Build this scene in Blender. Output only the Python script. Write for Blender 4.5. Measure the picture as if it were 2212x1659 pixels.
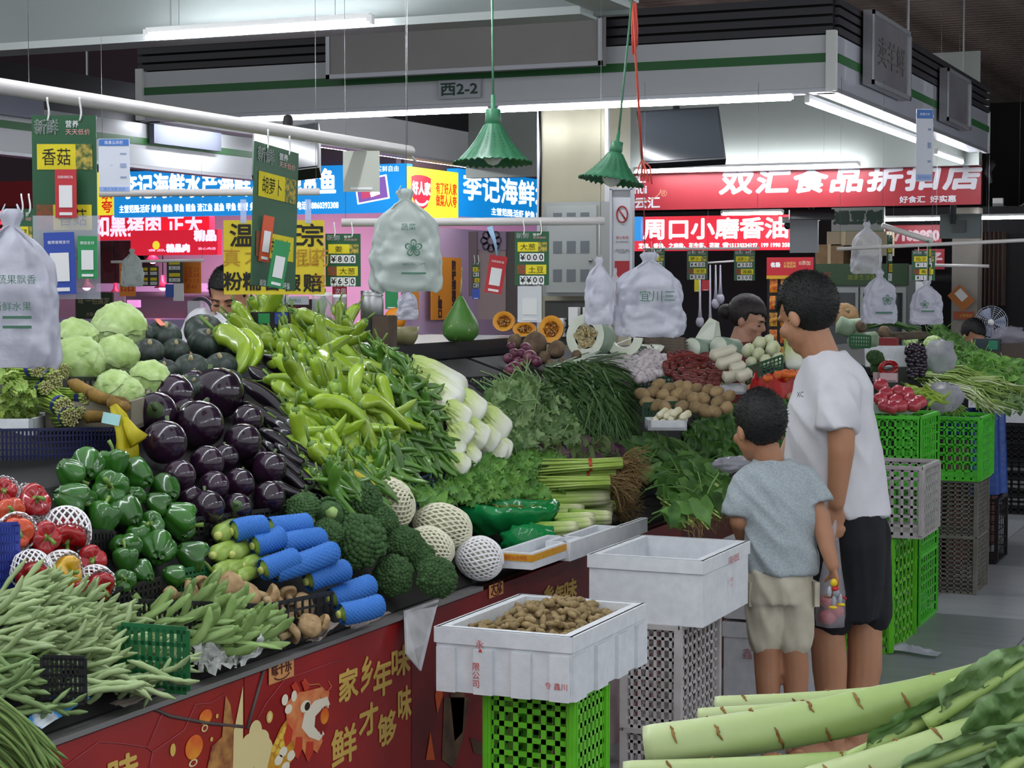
import bpy, math, random
import numpy as np
from mathutils import Matrix, Vector, noise as mnoise
for _o in list(bpy.data.objects): bpy.data.objects.remove(_o)
SC = bpy.context.scene; COL = SC.collection
R = random.Random(7); PI = math.pi
# ---------------------------------------------------------------- camera
F = 4000.; H = 1.66; CX = 1106.; CY = 829.5          # focal length in px of the 2212x1659 frame, eye height
PITCH = math.atan((CY - 620) / F); YAW = math.atan((2850 - CX) / F * math.cos(PITCH))
FW = np.array([-math.sin(YAW)*math.cos(PITCH), math.cos(YAW)*math.cos(PITCH), -math.sin(PITCH)])
RT = np.array([math.cos(YAW), math.sin(YAW), 0.]); UP = np.cross(RT, FW); EYE = np.array([0, 0, H])
cam = bpy.data.cameras.new('camera'); camo = bpy.data.objects.new('camera', cam); COL.objects.link(camo)
cam.lens = 36 * F / 2212; cam.sensor_width = 36; cam.clip_start = .05; cam.clip_end = 200
camo.matrix_world = Matrix(((RT[0], UP[0], -FW[0], 0), (RT[1], UP[1], -FW[1], 0), (RT[2], UP[2], -FW[2], H), (0, 0, 0, 1)))
SC.camera = camo
# ---------------------------------------------------------------- world and exposure
W = bpy.data.worlds.new('hall_ambient'); SC.world = W; W.use_nodes = True
W.node_tree.nodes['Background'].inputs[0].default_value = (.92, .96, 1, 1)
W.node_tree.nodes['Background'].inputs[1].default_value = .52
SC.view_settings.view_transform = 'Standard'; SC.view_settings.look = 'None'
SC.view_settings.gamma = 1; SC.view_settings.use_curve_mapping = False
SC.view_settings.exposure = 0.86
cy = SC.cycles; cy.max_bounces = 6; cy.diffuse_bounces = 3; cy.glossy_bounces = 2; cy.transmission_bounces = 3; cy.transparent_max_bounces = 6
TUBE = 40.0                                            # radiance of the fluorescent tubes
# pixel -> world: a direction, met with a plane, a depth or the display slope
def ray(x, y): return FW + RT*(x-CX)/F + UP*(CY-y)/F
def D(x, y, d): return EYE + ray(x, y)*d
def Zp(x, y, z): r = ray(x, y); return EYE + r*(z-H)/r[2]
def Xp(x, y, X): r = ray(x, y); return EYE + r*X/r[0]
def Yp(x, y, Y): r = ray(x, y); return EYE + r*Y/r[1]
XS = -2.33                                             # front line of the stalls
YL = 5.12                                              # beyond this the stand has a flat front ledge
def prof(X, Y=3.):                                     # height of the display slope
    t = XS - X
    if t < 0: return .78
    if t >= .42: return 1.20 + (t-.42)*.33
    if Y < YL: return .78 + t
    return .78 if t < .26 else .78 + (t-.26)*2.625
def S(x, y, off=0.):
    """where the line of sight through a pixel meets the display slope, raised by off"""
    r = ray(x, y); lo, hi = 1.5, 14.
    for m in np.arange(2., 14., .1):
        p = EYE + r*m
        if p[2] <= prof(p[0], p[1]) + off: hi = m; lo = m-.1; break
    for _ in range(14):
        m = (lo+hi)/2; p = EYE + r*m
        if p[2] > prof(p[0], p[1]) + off: lo = m
        else: hi = m
    return EYE + r*lo
def nrmS(p):
    t = XS - p[0]
    if t >= .42: return np.array([.313, 0, .95])
    if p[1] < YL: return np.array([.707, 0, .707])
    return np.array([0, 0, 1.]) if t < .26 else np.array([.93, 0, .36])
# ---------------------------------------------------------------- materials
def lin(c):
    if isinstance(c, str):
        c = c.lstrip('#'); c = [int(c[i:i+2], 16)/255 for i in (0, 2, 4)]
    return tuple(x/12.92 if x <= .04045 else ((x+.055)/1.055)**2.4 for x in c)
_M = {}
def M(name, c, rough=.5, c2=None, scale=6., bump=0., bscale=60., rand=0., metal=0., spec=.5, emit=0., trans=0., alpha=1., sss=0., coat=0., tex='noise', stretch=None, thresh=(.35, .65), sheen=0., ior=1.45, transl=0.):
    if name in _M: return _M[name]
    m = bpy.data.materials.new(name); m.use_nodes = True; nt = m.node_tree; N = nt.nodes; L = nt.links
    b = N['Principled BSDF']; c = lin(c); b.inputs['Base Color'].default_value = (*c, 1)
    b.inputs['Roughness'].default_value = rough; b.inputs['Metallic'].default_value = metal
    b.inputs['Specular IOR Level'].default_value = spec; b.inputs['IOR'].default_value = ior
    b.inputs['Transmission Weight'].default_value = trans; b.inputs['Alpha'].default_value = alpha
    b.inputs['Coat Weight'].default_value = coat; b.inputs['Coat Roughness'].default_value = .08
    if sss: b.inputs['Subsurface Weight'].default_value = sss; b.inputs['Subsurface Radius'].default_value = (.02, .012, .008)
    if sheen: b.inputs['Sheen Weight'].default_value = sheen
    tc = N.new('ShaderNodeTexCoord'); vec = tc.outputs['Object']
    if stretch:
        mp = N.new('ShaderNodeMapping'); mp.inputs['Scale'].default_value = stretch; L.new(vec, mp.inputs['Vector']); vec = mp.outputs[0]
    out = None
    if c2 is not None:
        if tex == 'wave':
            t = N.new('ShaderNodeTexWave'); t.inputs['Distortion'].default_value = 3.; t.inputs['Detail'].default_value = 2
        elif tex == 'voronoi':
            t = N.new('ShaderNodeTexVoronoi')
        else:
            t = N.new('ShaderNodeTexNoise'); t.inputs['Detail'].default_value = 4
        t.inputs['Scale'].default_value = scale; L.new(vec, t.inputs['Vector'])
        rp = N.new('ShaderNodeValToRGB'); rp.color_ramp.elements[0].position = thresh[0]; rp.color_ramp.elements[1].position = thresh[1]
        rp.color_ramp.elements[0].color = (*c, 1); rp.color_ramp.elements[1].color = (*lin(c2), 1)
        L.new(t.outputs['Distance' if tex == 'voronoi' else 0], rp.inputs[0]); out = rp.outputs[0]
    if rand:
        oi = N.new('ShaderNodeObjectInfo'); mr = N.new('ShaderNodeMapRange')
        mr.inputs['To Min'].default_value = 1-rand; mr.inputs['To Max'].default_value = 1+rand
        L.new(oi.outputs['Random'], mr.inputs[0]); hs = N.new('ShaderNodeHueSaturation'); hs.inputs['Color'].default_value = (*c, 1)
        L.new(mr.outputs[0], hs.inputs['Value'])
        if out: L.new(out, hs.inputs['Color'])
        out = hs.outputs[0]
    if out: L.new(out, b.inputs['Base Color'])
    if bump:
        t = N.new('ShaderNodeTexNoise'); t.inputs['Scale'].default_value = bscale; t.inputs['Detail'].default_value = 3; L.new(vec, t.inputs['Vector'])
        bp = N.new('ShaderNodeBump'); bp.inputs['Strength'].default_value = bump; bp.inputs['Distance'].default_value = .004
        L.new(t.outputs[0], bp.inputs['Height']); L.new(bp.outputs[0], b.inputs['Normal'])
    if emit:
        if emit < 5: m.cycles.emission_sampling = 'NONE'
        b.inputs['Emission Color'].default_value = (*c, 1); b.inputs['Emission Strength'].default_value = emit
        if out: L.new(out, b.inputs['Emission Color'])
    if transl:
        tr = N.new('ShaderNodeBsdfTranslucent'); tr.inputs[0].default_value = (*c, 1)
        if out: L.new(out, tr.inputs[0])
        mx = N.new('ShaderNodeMixShader'); mx.inputs[0].default_value = transl
        L.new(b.outputs[0], mx.inputs[1]); L.new(tr.outputs[0], mx.inputs[2]); L.new(mx.outputs[0], N['Material Output'].inputs[0])
    _M[name] = m; return m
# ---------------------------------------------------------------- mesh building
def nrm(v): v = np.asarray(v, float); return v/(np.linalg.norm(v)+1e-12)
def basis(x, z):
    x = nrm(x); z = np.asarray(z, float); z = nrm(z - x*(x@z)); y = np.cross(z, x)
    return np.stack([x, y, z], 1)
def rotm(ax, a):
    return np.array(Matrix.Rotation(a, 3, ax))
I3 = np.eye(3)
class MB:
    def __init__(s): s.v = []; s.f = []; s.m = []; s.n = 0
    def add(s, V, Fs, mi=0, Rm=None, t=None):
        V = np.asarray(V, float).reshape(-1, 3)
        if Rm is not None: V = V @ np.asarray(Rm).T
        if t is not None: V = V + np.asarray(t)
        o = s.n; s.v.append(V); s.n += len(V)
        s.f += [tuple(i+o for i in f) for f in Fs]; s.m += [mi]*len(Fs); return s
    def box(s, c, d, mi=0, Rm=None):
        d = np.asarray(d, float)/2
        V = np.array([(x, y, z) for x in (-1, 1) for y in (-1, 1) for z in (-1, 1)])*d
        return s.add(V, [(0, 1, 3, 2), (4, 6, 7, 5), (0, 4, 5, 1), (2, 3, 7, 6), (0, 2, 6, 4), (1, 5, 7, 3)], mi, Rm, c)
    def bar(s, a, b, w, h=None, mi=0, up=(0, 0, 1)):
        a = np.asarray(a, float); b = np.asarray(b, float); h = h or w
        if abs(nrm(b-a)@np.asarray(up)) > .98: up = (0, 1, 0)
        return s.box((a+b)/2, (np.linalg.norm(b-a), w, h), mi, basis(b-a, up))
    def tube(s, P, r, n=8, mi=0, cap=True, squash=1., zref=(0, 0, 1)):
        P = np.asarray(P, float); k = len(P); r = np.broadcast_to(np.asarray(r, float), (k,))
        T = np.gradient(P, axis=0); T /= np.linalg.norm(T, axis=1)[:, None]+1e-12
        z = np.asarray(zref, float)
        if abs(T[0]@z) > .95: z = np.array([0, 1., 0])
        V = []
        a = np.arange(n)*2*PI/n
        for i in range(k):
            z = nrm(z - T[i]*(T[i]@z)); y = np.cross(z, T[i])
            V.append(P[i] + r[i]*(np.cos(a)[:, None]*y + squash*np.sin(a)[:, None]*z))
        V = np.concatenate(V); Fs = []
        for i in range(k-1):
            for j in range(n):
                j2 = (j+1) % n; Fs.append((i*n+j, i*n+j2, (i+1)*n+j2, (i+1)*n+j))
        if cap: Fs += [tuple(range(n-1, -1, -1)), tuple(range((k-1)*n, k*n))]
        return s.add(V, Fs, mi)
    def surf(s, fn, nu, nv, mi=0, closed=True, Rm=None, t=None):
        V = [fn(j/(nu if closed else nu-1), i/(nv-1)) for i in range(nv) for j in range(nu)]
        Fs = []
        for i in range(nv-1):
            for j in range(nu if closed else nu-1):
                j2 = (j+1) % nu; Fs.append((i*nu+j, i*nu+j2, (i+1)*nu+j2, (i+1)*nu+j))
        return s.add(V, Fs, mi, Rm, t)
    def lathe(s, pr, n=16, mi=0, Rm=None, t=None, fn=None):
        k = len(pr)
        def f(u, v):
            r, z = pr[min(int(round(v*(k-1))), k-1)]; a = u*2*PI
            if fn: r, z = fn(a, r, z)
            return (r*math.cos(a), r*math.sin(a), z)
        return s.surf(f, n, k, mi, True, Rm, t)
    def ell(s, c, rad, n=12, m=8, mi=0, Rm=None, fn=None):
        rad = np.asarray(rad, float)
        def f(u, v):
            a = u*2*PI; b = (v-.5)*PI*.998; d = np.array([math.cos(b)*math.cos(a), math.cos(b)*math.sin(a), math.sin(b)])
            return d*rad*(fn(d) if fn else 1)
        return s.surf(f, n, m, mi, True, Rm, c)
    def poly(s, pts, mi=0, Rm=None, t=None): return s.add(pts, [tuple(range(len(pts)))], mi, Rm, t)
    def mesh(s, name, mats, smooth=True):
        me = bpy.data.meshes.new(name); V = np.concatenate(s.v) if s.v else np.zeros((0, 3))
        me.from_pydata(V.tolist(), [], s.f)
        for m in (mats if isinstance(mats, (list, tuple)) else [mats]): me.materials.append(m)
        if any(s.m): me.polygons.foreach_set('material_index', s.m)
        if smooth: me.polygons.foreach_set('use_smooth', [True]*len(s.f))
        me.validate(); me.update(); return me
def m4(Rm=I3, t=(0, 0, 0), sc=1.):
    A = np.eye(4); A[:3, :3] = np.asarray(Rm)*np.asarray(sc); A[:3, 3] = t; return Matrix(A.tolist())
def ob(name, me, parent=None, mw=None, label=None, cat=None, group=None, kind=None):
    o = bpy.data.objects.new(name, me); COL.objects.link(o)
    if parent is not None: o.parent = parent
    if mw is not None: o.matrix_basis = mw
    if label: o['label'] = label
    if cat: o['category'] = cat
    if group: o['group'] = group
    if kind: o['kind'] = kind
    return o
def thing(name, label, cat, loc=(0, 0, 0), Rm=I3, group=None, kind=None, sc=1.):
    return ob(name, None, None, m4(Rm, loc, sc), label, cat, group, kind)
def part(name, mb, mats, parent, smooth=True, mw=None, label=None, kind=None):
    return ob(name, mb.mesh(name, mats, smooth), parent, mw, label, None, None, kind)
def solo(name, mb, mats, label, cat, smooth=True, group=None, mw=None, kind=None):
    return ob(name, mb.mesh(name, mats, smooth), None, mw, label, cat, group, kind)
def spawn(proto, name, label, cat, mw, group=None):
    """proto: [(part name, mesh)], first is the body, a third field nests below a part"""
    root = ob(name, proto[0][1], None, mw, label, cat, group); last = root
    for it in proto[1:]:
        last = ob(it[0], it[1], root)
    return root
# ---------------------------------------------------------------- lettering
_T = {}
def text_mesh(body, mat, w=None, h=None, bold=0., shear=0., spacing=1., line=1.):
    cu = bpy.data.curves.new('lettering', 'FONT'); cu.body = body; cu.align_x = 'CENTER'; cu.align_y = 'CENTER'
    cu.shear = shear; cu.space_character = spacing; cu.space_line = line; cu.resolution_u = 2
    o = bpy.data.objects.new('lettering', cu)
    me = bpy.data.meshes.new_from_object(o)
    n = len(me.vertices); V = np.empty(n*3); me.vertices.foreach_get('co', V); V = V.reshape(-1, 3)
    Fs = [tuple(p.vertices) for p in me.polygons]
    bpy.data.objects.remove(o); bpy.data.curves.remove(cu); bpy.data.meshes.remove(me)
    if n == 0: return None
    lo, hi = V.min(0), V.max(0); c = (lo+hi)/2; V = V - c; V[:, 2] = 0; ext = np.maximum(hi-lo, 1e-6)
    if w and h: V[:, 0] *= w/ext[0]; V[:, 1] *= h/ext[1]
    elif w: V[:, :2] *= w/ext[0]
    elif h: V[:, :2] *= h/ext[1]
    mb = MB(); mb.add(V, Fs)
    if bold:
        for k, (dx, dy) in enumerate(((1, 0), (-1, 0), (0, 1), (0, -1), (.7, .7), (-.7, .7), (.7, -.7), (-.7, -.7))):
            mb.add(V + np.array([dx*bold, dy*bold, -.00006*(k+1)]), Fs)
    return mb.mesh('lettering', mat, False)
def write(parent, body, mat, x, y, z=.002, w=None, h=None, bold=0., shear=0., spacing=1., line=1., rot=0., name='lettering'):
    """lettering in the parent's own x-y plane"""
    me = text_mesh(body, mat, w, h, bold, shear, spacing, line)
    if me is None: return None
    return ob(name, me, parent, Matrix.Translation((x, y, z)) @ Matrix.Rotation(rot, 4, 'Z'))
def flat(parent, name, mat, x, y, w, h, z=.001, rot=0., d=.0008):
    mb = MB(); mb.box((0, 0, 0), (w, h, d)); return part(name, mb, mat, parent, False, Matrix.Translation((x, y, z)) @ Matrix.Rotation(rot, 4, 'Z'))
def board(name, label, cat, mat, c, w, h, right, up=(0, 0, 1), d=.01, group=None, kind=None):
    """a flat panel whose local x runs right, y up, z towards the viewer"""
    right = nrm(right); up = np.asarray(up, float); up = nrm(up - right*(right@up)); Rm = np.stack([right, up, np.cross(right, up)], 1)
    o = thing(name, label, cat, c, Rm, group, kind)
    mb = MB(); mb.box((0, 0, -d/2-.0005), (w, h, d)); part('panel', mb, mat, o, False); return o
def fbm(p, s=1., o=3):
    return mnoise.fractal(Vector((p[0]*s, p[1]*s, p[2]*s)), 1., 2., o)
LX = np.array([1., 0, 0]); LY = np.array([0, 1., 0]); LZ = np.array([0, 0, 1.])
# ---------------------------------------------------------------- shared materials
white = M('white_plastic', '#e8e8e6', .45); black = M('black_plastic', '#101012', .45, '#1b1b1d', 20.)
ink = M('black_ink', '#15130f', .7); redink = M('red_ink', '#c03a30', .7); whiteink = M('white_ink', '#f2f2f2', .6)
greenink = M('green_ink', '#2f6a40', .7); yellow_card = M('yellow_card', '#d8c81e', .6, '#c9b914', 12.)
tubem = M('tube_light', '#f4f8ff', .4, emit=TUBE); steel = M('galvanised_steel', '#9a9c9c', .35, metal=.9)
gboard = M('green_board', '#1f5232', .35); foam = M('foam_plastic', '#d6d8dc', .7, '#cbced3', 30., bump=.15, bscale=250.)
cardm = M('brown_card', '#8f7858', .8, '#7f694b', 12.); paper = M('white_paper', '#dfdfdf', .7)
skin = M('skin', '#b08062', .5, '#a57558', 8., sss=.08); hair = M('black_hair', '#060606', .6, '#0f0d0c', 60., bump=.8, bscale=180.)
# ================================================================ the hall
def rectY(x0, y0, x1, y1, Y):
    a = Yp(x0, (y0+y1)/2, Y); b = Yp(x1, (y0+y1)/2, Y); xm = (x0+x1)/2
    zt = Yp(xm, y0, Y)[2]; zb = Yp(xm, y1, Y)[2]
    return np.array([(a[0]+b[0])/2, Y, (zt+zb)/2]), abs(b[0]-a[0]), zt-zb
def rectX(x0, y0, x1, y1, X):
    a = Xp(x0, (y0+y1)/2, X); b = Xp(x1, (y0+y1)/2, X); xm = (x0+x1)/2
    zt = Xp(xm, y0, X)[2]; zb = Xp(xm, y1, X)[2]
    return np.array([X, (a[1]+b[1])/2, (zt+zb)/2]), abs(b[1]-a[1]), zt-zb
def boardY(name, label, cat, mat, px, Y, d=.02, group=None, kind=None):
    c, w, h = rectY(*px, Y); o = board(name, label, cat, mat, c, w, h, LX, LZ, d, group, kind); return o, w, h
def boardX(name, label, cat, mat, px, X, d=.02, group=None, kind=None):
    c, w, h = rectX(*px, X); o = board(name, label, cat, mat, c, w, h, LY, LZ, d, group, kind); return o, w, h
# floor of large grey stone tiles
fl = MB(); fl.box((-5, 9, -.06), (34, 38, .1))
floor = ob('floor', fl.mesh('floor', M('floor_grout', '#3b3d40', .7), False), kind='structure')
tm = [M('floor_tile_%d' % i, c, .38, c2, 3., bump=.06, bscale=30., stretch=(1, 4, 1), thresh=(.3, .7)) for i, (c, c2) in enumerate((('#9a9da0', '#868a8d'), ('#a5a8ab', '#95999c'), ('#8f9396', '#7f8386')))]
tmesh = []
for m_ in tm:
    mb = MB(); mb.box((0, 0, 0), (.594, .894, .02)); tmesh.append(mb.mesh('tile', m_, False))
for i in range(9):
    for j in range(16):
        X = -2.75 + i*.6; Y = 3.6 + j*.9 + (i % 2)*.45
        ob('tile', R.choice(tmesh), floor, Matrix.Translation((X, Y, -.011 + R.uniform(-.0006, .0006))))
# ceiling of metal slats
cb = MB(); cb.box((-5, 17, 4.3), (26, 22, .05))
ceil_ = ob('ceiling', cb.mesh('ceiling', M('dark_void', '#17120f', .9), False), kind='structure')
sl = MB(); sl.box((0, 0, 0), (26, .10, .03)); slm = sl.mesh('slat', M('ceiling_slat', '#a3948a', .4, '#6f6058', 2.2, metal=.2), False)
for i in range(118):
    ob('slat', slm, ceil_, Matrix.Translation((-6, 7 + i*.16, 4.1)))
# outer walls
wm = M('wall_paint', '#c9c9c6', .7); dk = M('dark_wall', '#1c1a1a', .7)
for nm, c, d, m_ in (('wall_back', (-4, 25.2, 2.1), (30, .2, 4.3), dk), ('wall_left', (-17, 14, 2.1), (.2, 22, 4.3), wm)):
    mb = MB(); mb.box(c, d); ob(nm, mb.mesh(nm, m_, False), kind='structure')
# ---------------------------------------------------------------- hanging canopies
fasc = M('canopy_panel', '#cfd1d4', .32, '#c8cace', 1.5); fgl = M('canopy_panel_gloss', '#cfd0dc', .1, coat=.5, bump=.05, bscale=2.5)
stripe = M('canopy_stripe', '#2c6a36', .4); louv = M('dark_louver', '#35333a', .4); alu = M('aluminium_frame', '#b8bac0', .35, metal=.6)
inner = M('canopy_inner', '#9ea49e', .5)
def fascia(root, a, b, out, zb, zt, ztop, mat, side, lou=True):
    a = np.array(a, float); b = np.array(b, float); out = np.array(out, float); mid = (a+b)/2; Ln = np.linalg.norm(b-a); di = (b-a)/Ln
    mb = MB(); mb.bar((*a, (zb+zt)/2), (*b, (zb+zt)/2), .04, zt-zb); part('fascia_panel', mb, mat, root, False)
    mb = MB(); q = out*.022; mb.bar((*(a+q), zb+(zt-zb)*.57), (*(b+q), zb+(zt-zb)*.57), .006, (zt-zb)*.17); part('stripe', mb, stripe, root, False)
    mb = MB(); q = -out*.04; mb.bar((*(a+q), zb-.012), (*(b+q), zb-.012), .12, .022); part('bottom_channel', mb, alu, root, False)
    if lou:
        n = 4; hh = (ztop-zt)/n
        for k in range(n):
            mb = MB(); z = zt + hh*(k+.5); o2 = out*(.012)
            mb.bar((*(a+o2), z), (*(b+o2), z), .03, hh*.72); part('louver', mb, louv, root, False)
        mb = MB(); q = -out*.02; mb.bar((*(a+q), (zt+ztop)/2), (*(b+q), (zt+ztop)/2), .01, ztop-zt); part('louver_backing', mb, M('louver_backing', '#1a191c', .6), root, False)
def tube_light(p, q, label, rod=True, group='fluorescent tube lights', mat=None, r=.013):
    p = np.array(p, float); q = np.array(q, float)
    t = thing('tube_light', label, 'light', (p+q)/2, group='tube lights out of view' if 'out of view' in label else None)
    for f_ in (.15, .85):
        e = (p+(q-p)*f_)-(p+q)/2; zt_ = (2.66 if p[2] < 2.64 and p[1] < 6.3 else 4.27)-(p[2]+q[2])/2
        mb = MB(); mb.tube([e+LZ*.03, e+LZ*max(zt_, .05)], .0012, 4); part('hanging_wire', mb, steel, t)
    P0 = p-(p+q)/2; P1 = -P0
    mb = MB(); mb.tube([P0, P1], r, 10); part('tube', mb, mat or tubem, t)
    mb = MB(); mb.bar(P0+LZ*.026, P1+LZ*.026, .022, .02); part('housing', mb, white, t, False)
    for e in (P0, P1):
        mb = MB(); mb.box(e+LZ*.012, (.024, .024, .036)); part('end_cap', mb, white, t, False)
    return t
XL = Yp(303, 200, 9.5)[0]
can2 = thing('canopy', 'long white hanging canopy with green stripe and dark louvers over the rear stall', 'canopy', (-4, 12, 0)); C2 = np.array([-4, 12])
def cpt(x, y): return (x-C2[0], y-C2[1])
fascia(can2, cpt(XL, 9.5), cpt(-2.33, 9.5), (0, -1), 2.69, 2.96, 3.16, fasc, 1)
fascia(can2, cpt(-2.33, 9.53), cpt(-2.33, 14.3), (1, 0), 2.69, 2.96, 3.16, fgl, 1)
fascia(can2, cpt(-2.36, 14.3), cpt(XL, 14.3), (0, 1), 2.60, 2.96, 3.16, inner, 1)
fascia(can2, cpt(XL, 14.3), cpt(XL, 9.53), (-1, 0), 2.69, 2.96, 3.16, fasc, 1)
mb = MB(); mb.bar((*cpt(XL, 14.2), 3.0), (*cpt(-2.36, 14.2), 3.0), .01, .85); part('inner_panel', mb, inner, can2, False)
for p in ((XL+.02, 9.48), (-2.33, 9.48), (-2.33, 14.32)):
    mb = MB(); mb.bar((*cpt(*p), 2.67), (*cpt(*p), 2.98), .05, .05); part('corner_post', mb, white, can2, False)
for x, y in ((-2.45, 10), (-2.45, 12), (-2.45, 14), (-4.5, 9.6), (-6.5, 9.6)):
    mb = MB(); mb.bar((*cpt(x, y), 3.1), (*cpt(x, y), 4.25), .012, .012); part('hanging_rod', mb, steel, can2, False)
can1 = thing('canopy', 'pale grey hanging canopy over the front vegetable stall, nearest the camera', 'canopy', (-2.33, 6.47, 0))
mb = MB(); mb.bar((-5.4, 0, 2.93), (0, 0, 2.93), .04, .54); part('fascia_panel', mb, M('canopy_grey', '#838a88', .5), can1, False)
mb = MB(); mb.bar((-5.4, -.07, 2.665), (-.15, -.07, 2.665), .17, .03); part('bottom_channel', mb, M('canopy_lip', '#b4bab8', .45), can1, False)
mb = MB(); mb.bar((0, .0, 2.95), (0, -6.4, 2.95), .04, .5); part('side_panel', mb, fasc, can1, False)
mb = MB(); mb.bar((-.07, -.05, 2.69), (-.07, -6.4, 2.69), .15, .03); part('side_channel', mb, M('canopy_lip', '#b4bab8', .45), can1, False)
for x in (-4.6, -3.3, -2.0):
    mb = MB(); mb.bar((x, -.022, 2.68), (x, -.022, 3.2), .004, .004); part('panel_seam', mb, M('seam', '#70736f', .6), can1, False)
# the side panel of the canopy carries on over the aisle edge of the stall; tubes hang inside it
for y0 in (.5, 1.8, 3.1, 4.4):
    tube_light((-2.52, y0, 2.62), (-2.52, y0+1.2, 2.62), 'tube light inside the near canopy above the stall front, out of view' if y0 < 4 else 'short end of a tube light under the near canopy corner at the top edge')
for y0 in range(0, 14, 2):                                # unseen tubes added across the aisle to brighten stall fronts and people
    tube_light((.75, y0, 2.62), (.75, y0+1.2, 2.62), 'fill tube light added over the facing stalls, out of view to the right')
can4 = thing('canopy', 'white canopy over the facing row of stalls, out of view to the right', 'canopy', (.95, 7, 0))
fascia(can4, (0, -8), (0, 7.5), (-1, 0), 2.69, 2.96, 3.16, fasc, 1, False)
a = Yp(318, 80, 6.24); b = Yp(800, 58, 6.24); tube_light((a[0], 6.24, a[2]), (b[0], 6.24, a[2]), 'long tube light along the lower edge of the near grey canopy')
# inner row of tubes over the back of the front stall
for y0 in (1.5, 2.9, 4.3):
    tube_light((-5.1, y0, 2.62), (-5.1, y0+1.2, 2.62), 'tube light over the back of the front stall, out of view')
def tl(x0, y0, x1, y1, Y, label):
    a = Yp(x0, y0, Y); b = Yp(x1, y1, Y); z = (a[2]+b[2])/2; return tube_light((a[0], Y, z), (b[0], Y, z), label)
def tlx(x0, y0, x1, y1, X, label):
    a = Xp(x0, y0, X); b = Xp(x1, y1, X); z = (a[2]+b[2])/2; return tube_light((X, a[1], z), (X, b[1], z), label)
tl(522, 256, 1052, 241, 9.66, 'tube light under the rear canopy left of the upright green lamp')
tl(1080, 237, 1708, 213, 9.66, 'tube light under the rear canopy right of the upright green lamp')
tlx(1744, 210, 1985, 314, -2.47, 'long tube light on the right side of the rear canopy')
tlx(2022, 330, 2078, 352, -2.47, 'short tube light at the far right corner of the rear canopy')
tl(1372, 369, 1855, 359, 14.05, 'tube light above the red shop sign with white characters')
tlx(382, 263, 527, 286, -7.05, 'short tube light behind the white pipe rail, upper left')
tlx(686, 312, 1080, 371, -7.05, 'tube light slanting away above the blue fish sign')
tl(1092, 377, 1160, 377, 15.2, 'short tube light beside the beige column above the blue sign')
tl(1560, 455, 1690, 468, 16.2, 'tube light above the red sesame oil sign')
tl(1706, 476, 1768, 476, 15.6, 'short tube light right of the red sesame oil sign')
tl(1912, 474, 2034, 474, 17.5, 'tube light below the right end of the red shop sign')
tl(2116, 471, 2216, 470, 17.5, 'tube light at the right edge of the picture')
wt = M('warm_tube', '#ffc38a', .4, emit=3.00)
a = Yp(162, 98, 16); b = Yp(292, 93, 16); tube_light(a, (b[0], 16, a[2]), 'distant warm orange tube light on the dark ceiling, upper left', mat=wt)
# canopy sign plate, blank boards
p, w, h = boardY('stall_number_plate', 'small white plate reading the stall number under the green stripe', 'sign', M('plate', '#b9bcc4', .5), (946, 172, 1038, 212), 9.46, .006)
write(p, '西2-2', M('dark_green_print', '#2c4a3a', .6), 0, 0, w=w*.86, h=h*.66, bold=.002)
def frame_board(px, Y=None, X=None, label='', mat=None):
    o, w, h = (boardY('blank_signboard', label, 'signboard', mat, px, Y, .05) if Y else boardX('blank_signboard', label, 'signboard', mat, px, X, .05))
    mb = MB()
    for sx in (-1, 1): mb.box((sx*(w/2-.012), 0, .004), (.024, h, .012))
    for sy in (-1, 1): mb.box((0, sy*(h/2-.012), .004), (w, .024, .012))
    part('frame', mb, alu, o, False); return o, w, h
bl = M('blank_board', '#a8a3a1', .5, '#a29d9b', 2.)
frame_board((705, 48, 1302, 156), Y=9.36, label='wide blank grey signboard in an aluminium frame on the rear canopy', mat=bl)
o, w, h = frame_board((1884, 45, 1966, 200), X=-2.24, label='clear signboard with ghostly lettering on the canopy side', mat=M('board_lilac', '#8d8a90', .2, '#7f7c82', 3.))
write(o, '卖羊鲜', M('ghost_print', '#6a6768', .5), 0, 0, .004, w=w*.7, h=h*.4)
frame_board((2046, 160, 2096, 272), X=-2.24, label='blank signboard near the far end of the canopy side', mat=M('board_lilac', '#8d8a90', .2))
# notice hanging below the canopy corner and the one beside the near price board
blue_head = M('notice_blue', '#3d6fb5', .5)
def notice(px, d, label, ang=0., title='信息公示栏'):
    c = D((px[0]+px[2])/2, (px[1]+px[3])/2, d); k = d/F; w = (px[2]-px[0])*k; h = (px[3]-px[1])*k
    o = board('notice_sheet', label, 'notice', M('notice_paper', '#c9cdd8', .45), c, w, h, RT*math.cos(ang)+np.array([FW[0], FW[1], 0])*math.sin(ang), LZ, .004)
    flat(o, 'header', blue_head, 0, h*.43, w*.96, h*.12); write(o, title, whiteink, 0, h*.43, w=w*.6)
    flat(o, 'footer', M('notice_footer', '#8fa6d8', .5), 0, -h*.44, w*.96, h*.08)
    write(o, '通过 监督 投诉', blue_head, 0, -h*.44, .0016, w=w*.7)
    for k_ in range(3): flat(o, 'text_block', M('notice_grey', '#8a97b5', .6), w*.3, h*(.22-.22*k_), w*.2, h*(.03 if k_ != 1 else .08))
    write(o, '价格公示\n经营户', M('notice_grey', '#8a97b5', .6), -w*.08, 0, w=w*.12); return o
notice((213, 300, 280, 415), 5.6, 'white notice sheet with blue header beside the near green price board')
notice((1978, 236, 2016, 392), 9.4, 'tall white notice with blue header hanging from the canopy corner', .2, '经营公示')
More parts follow.
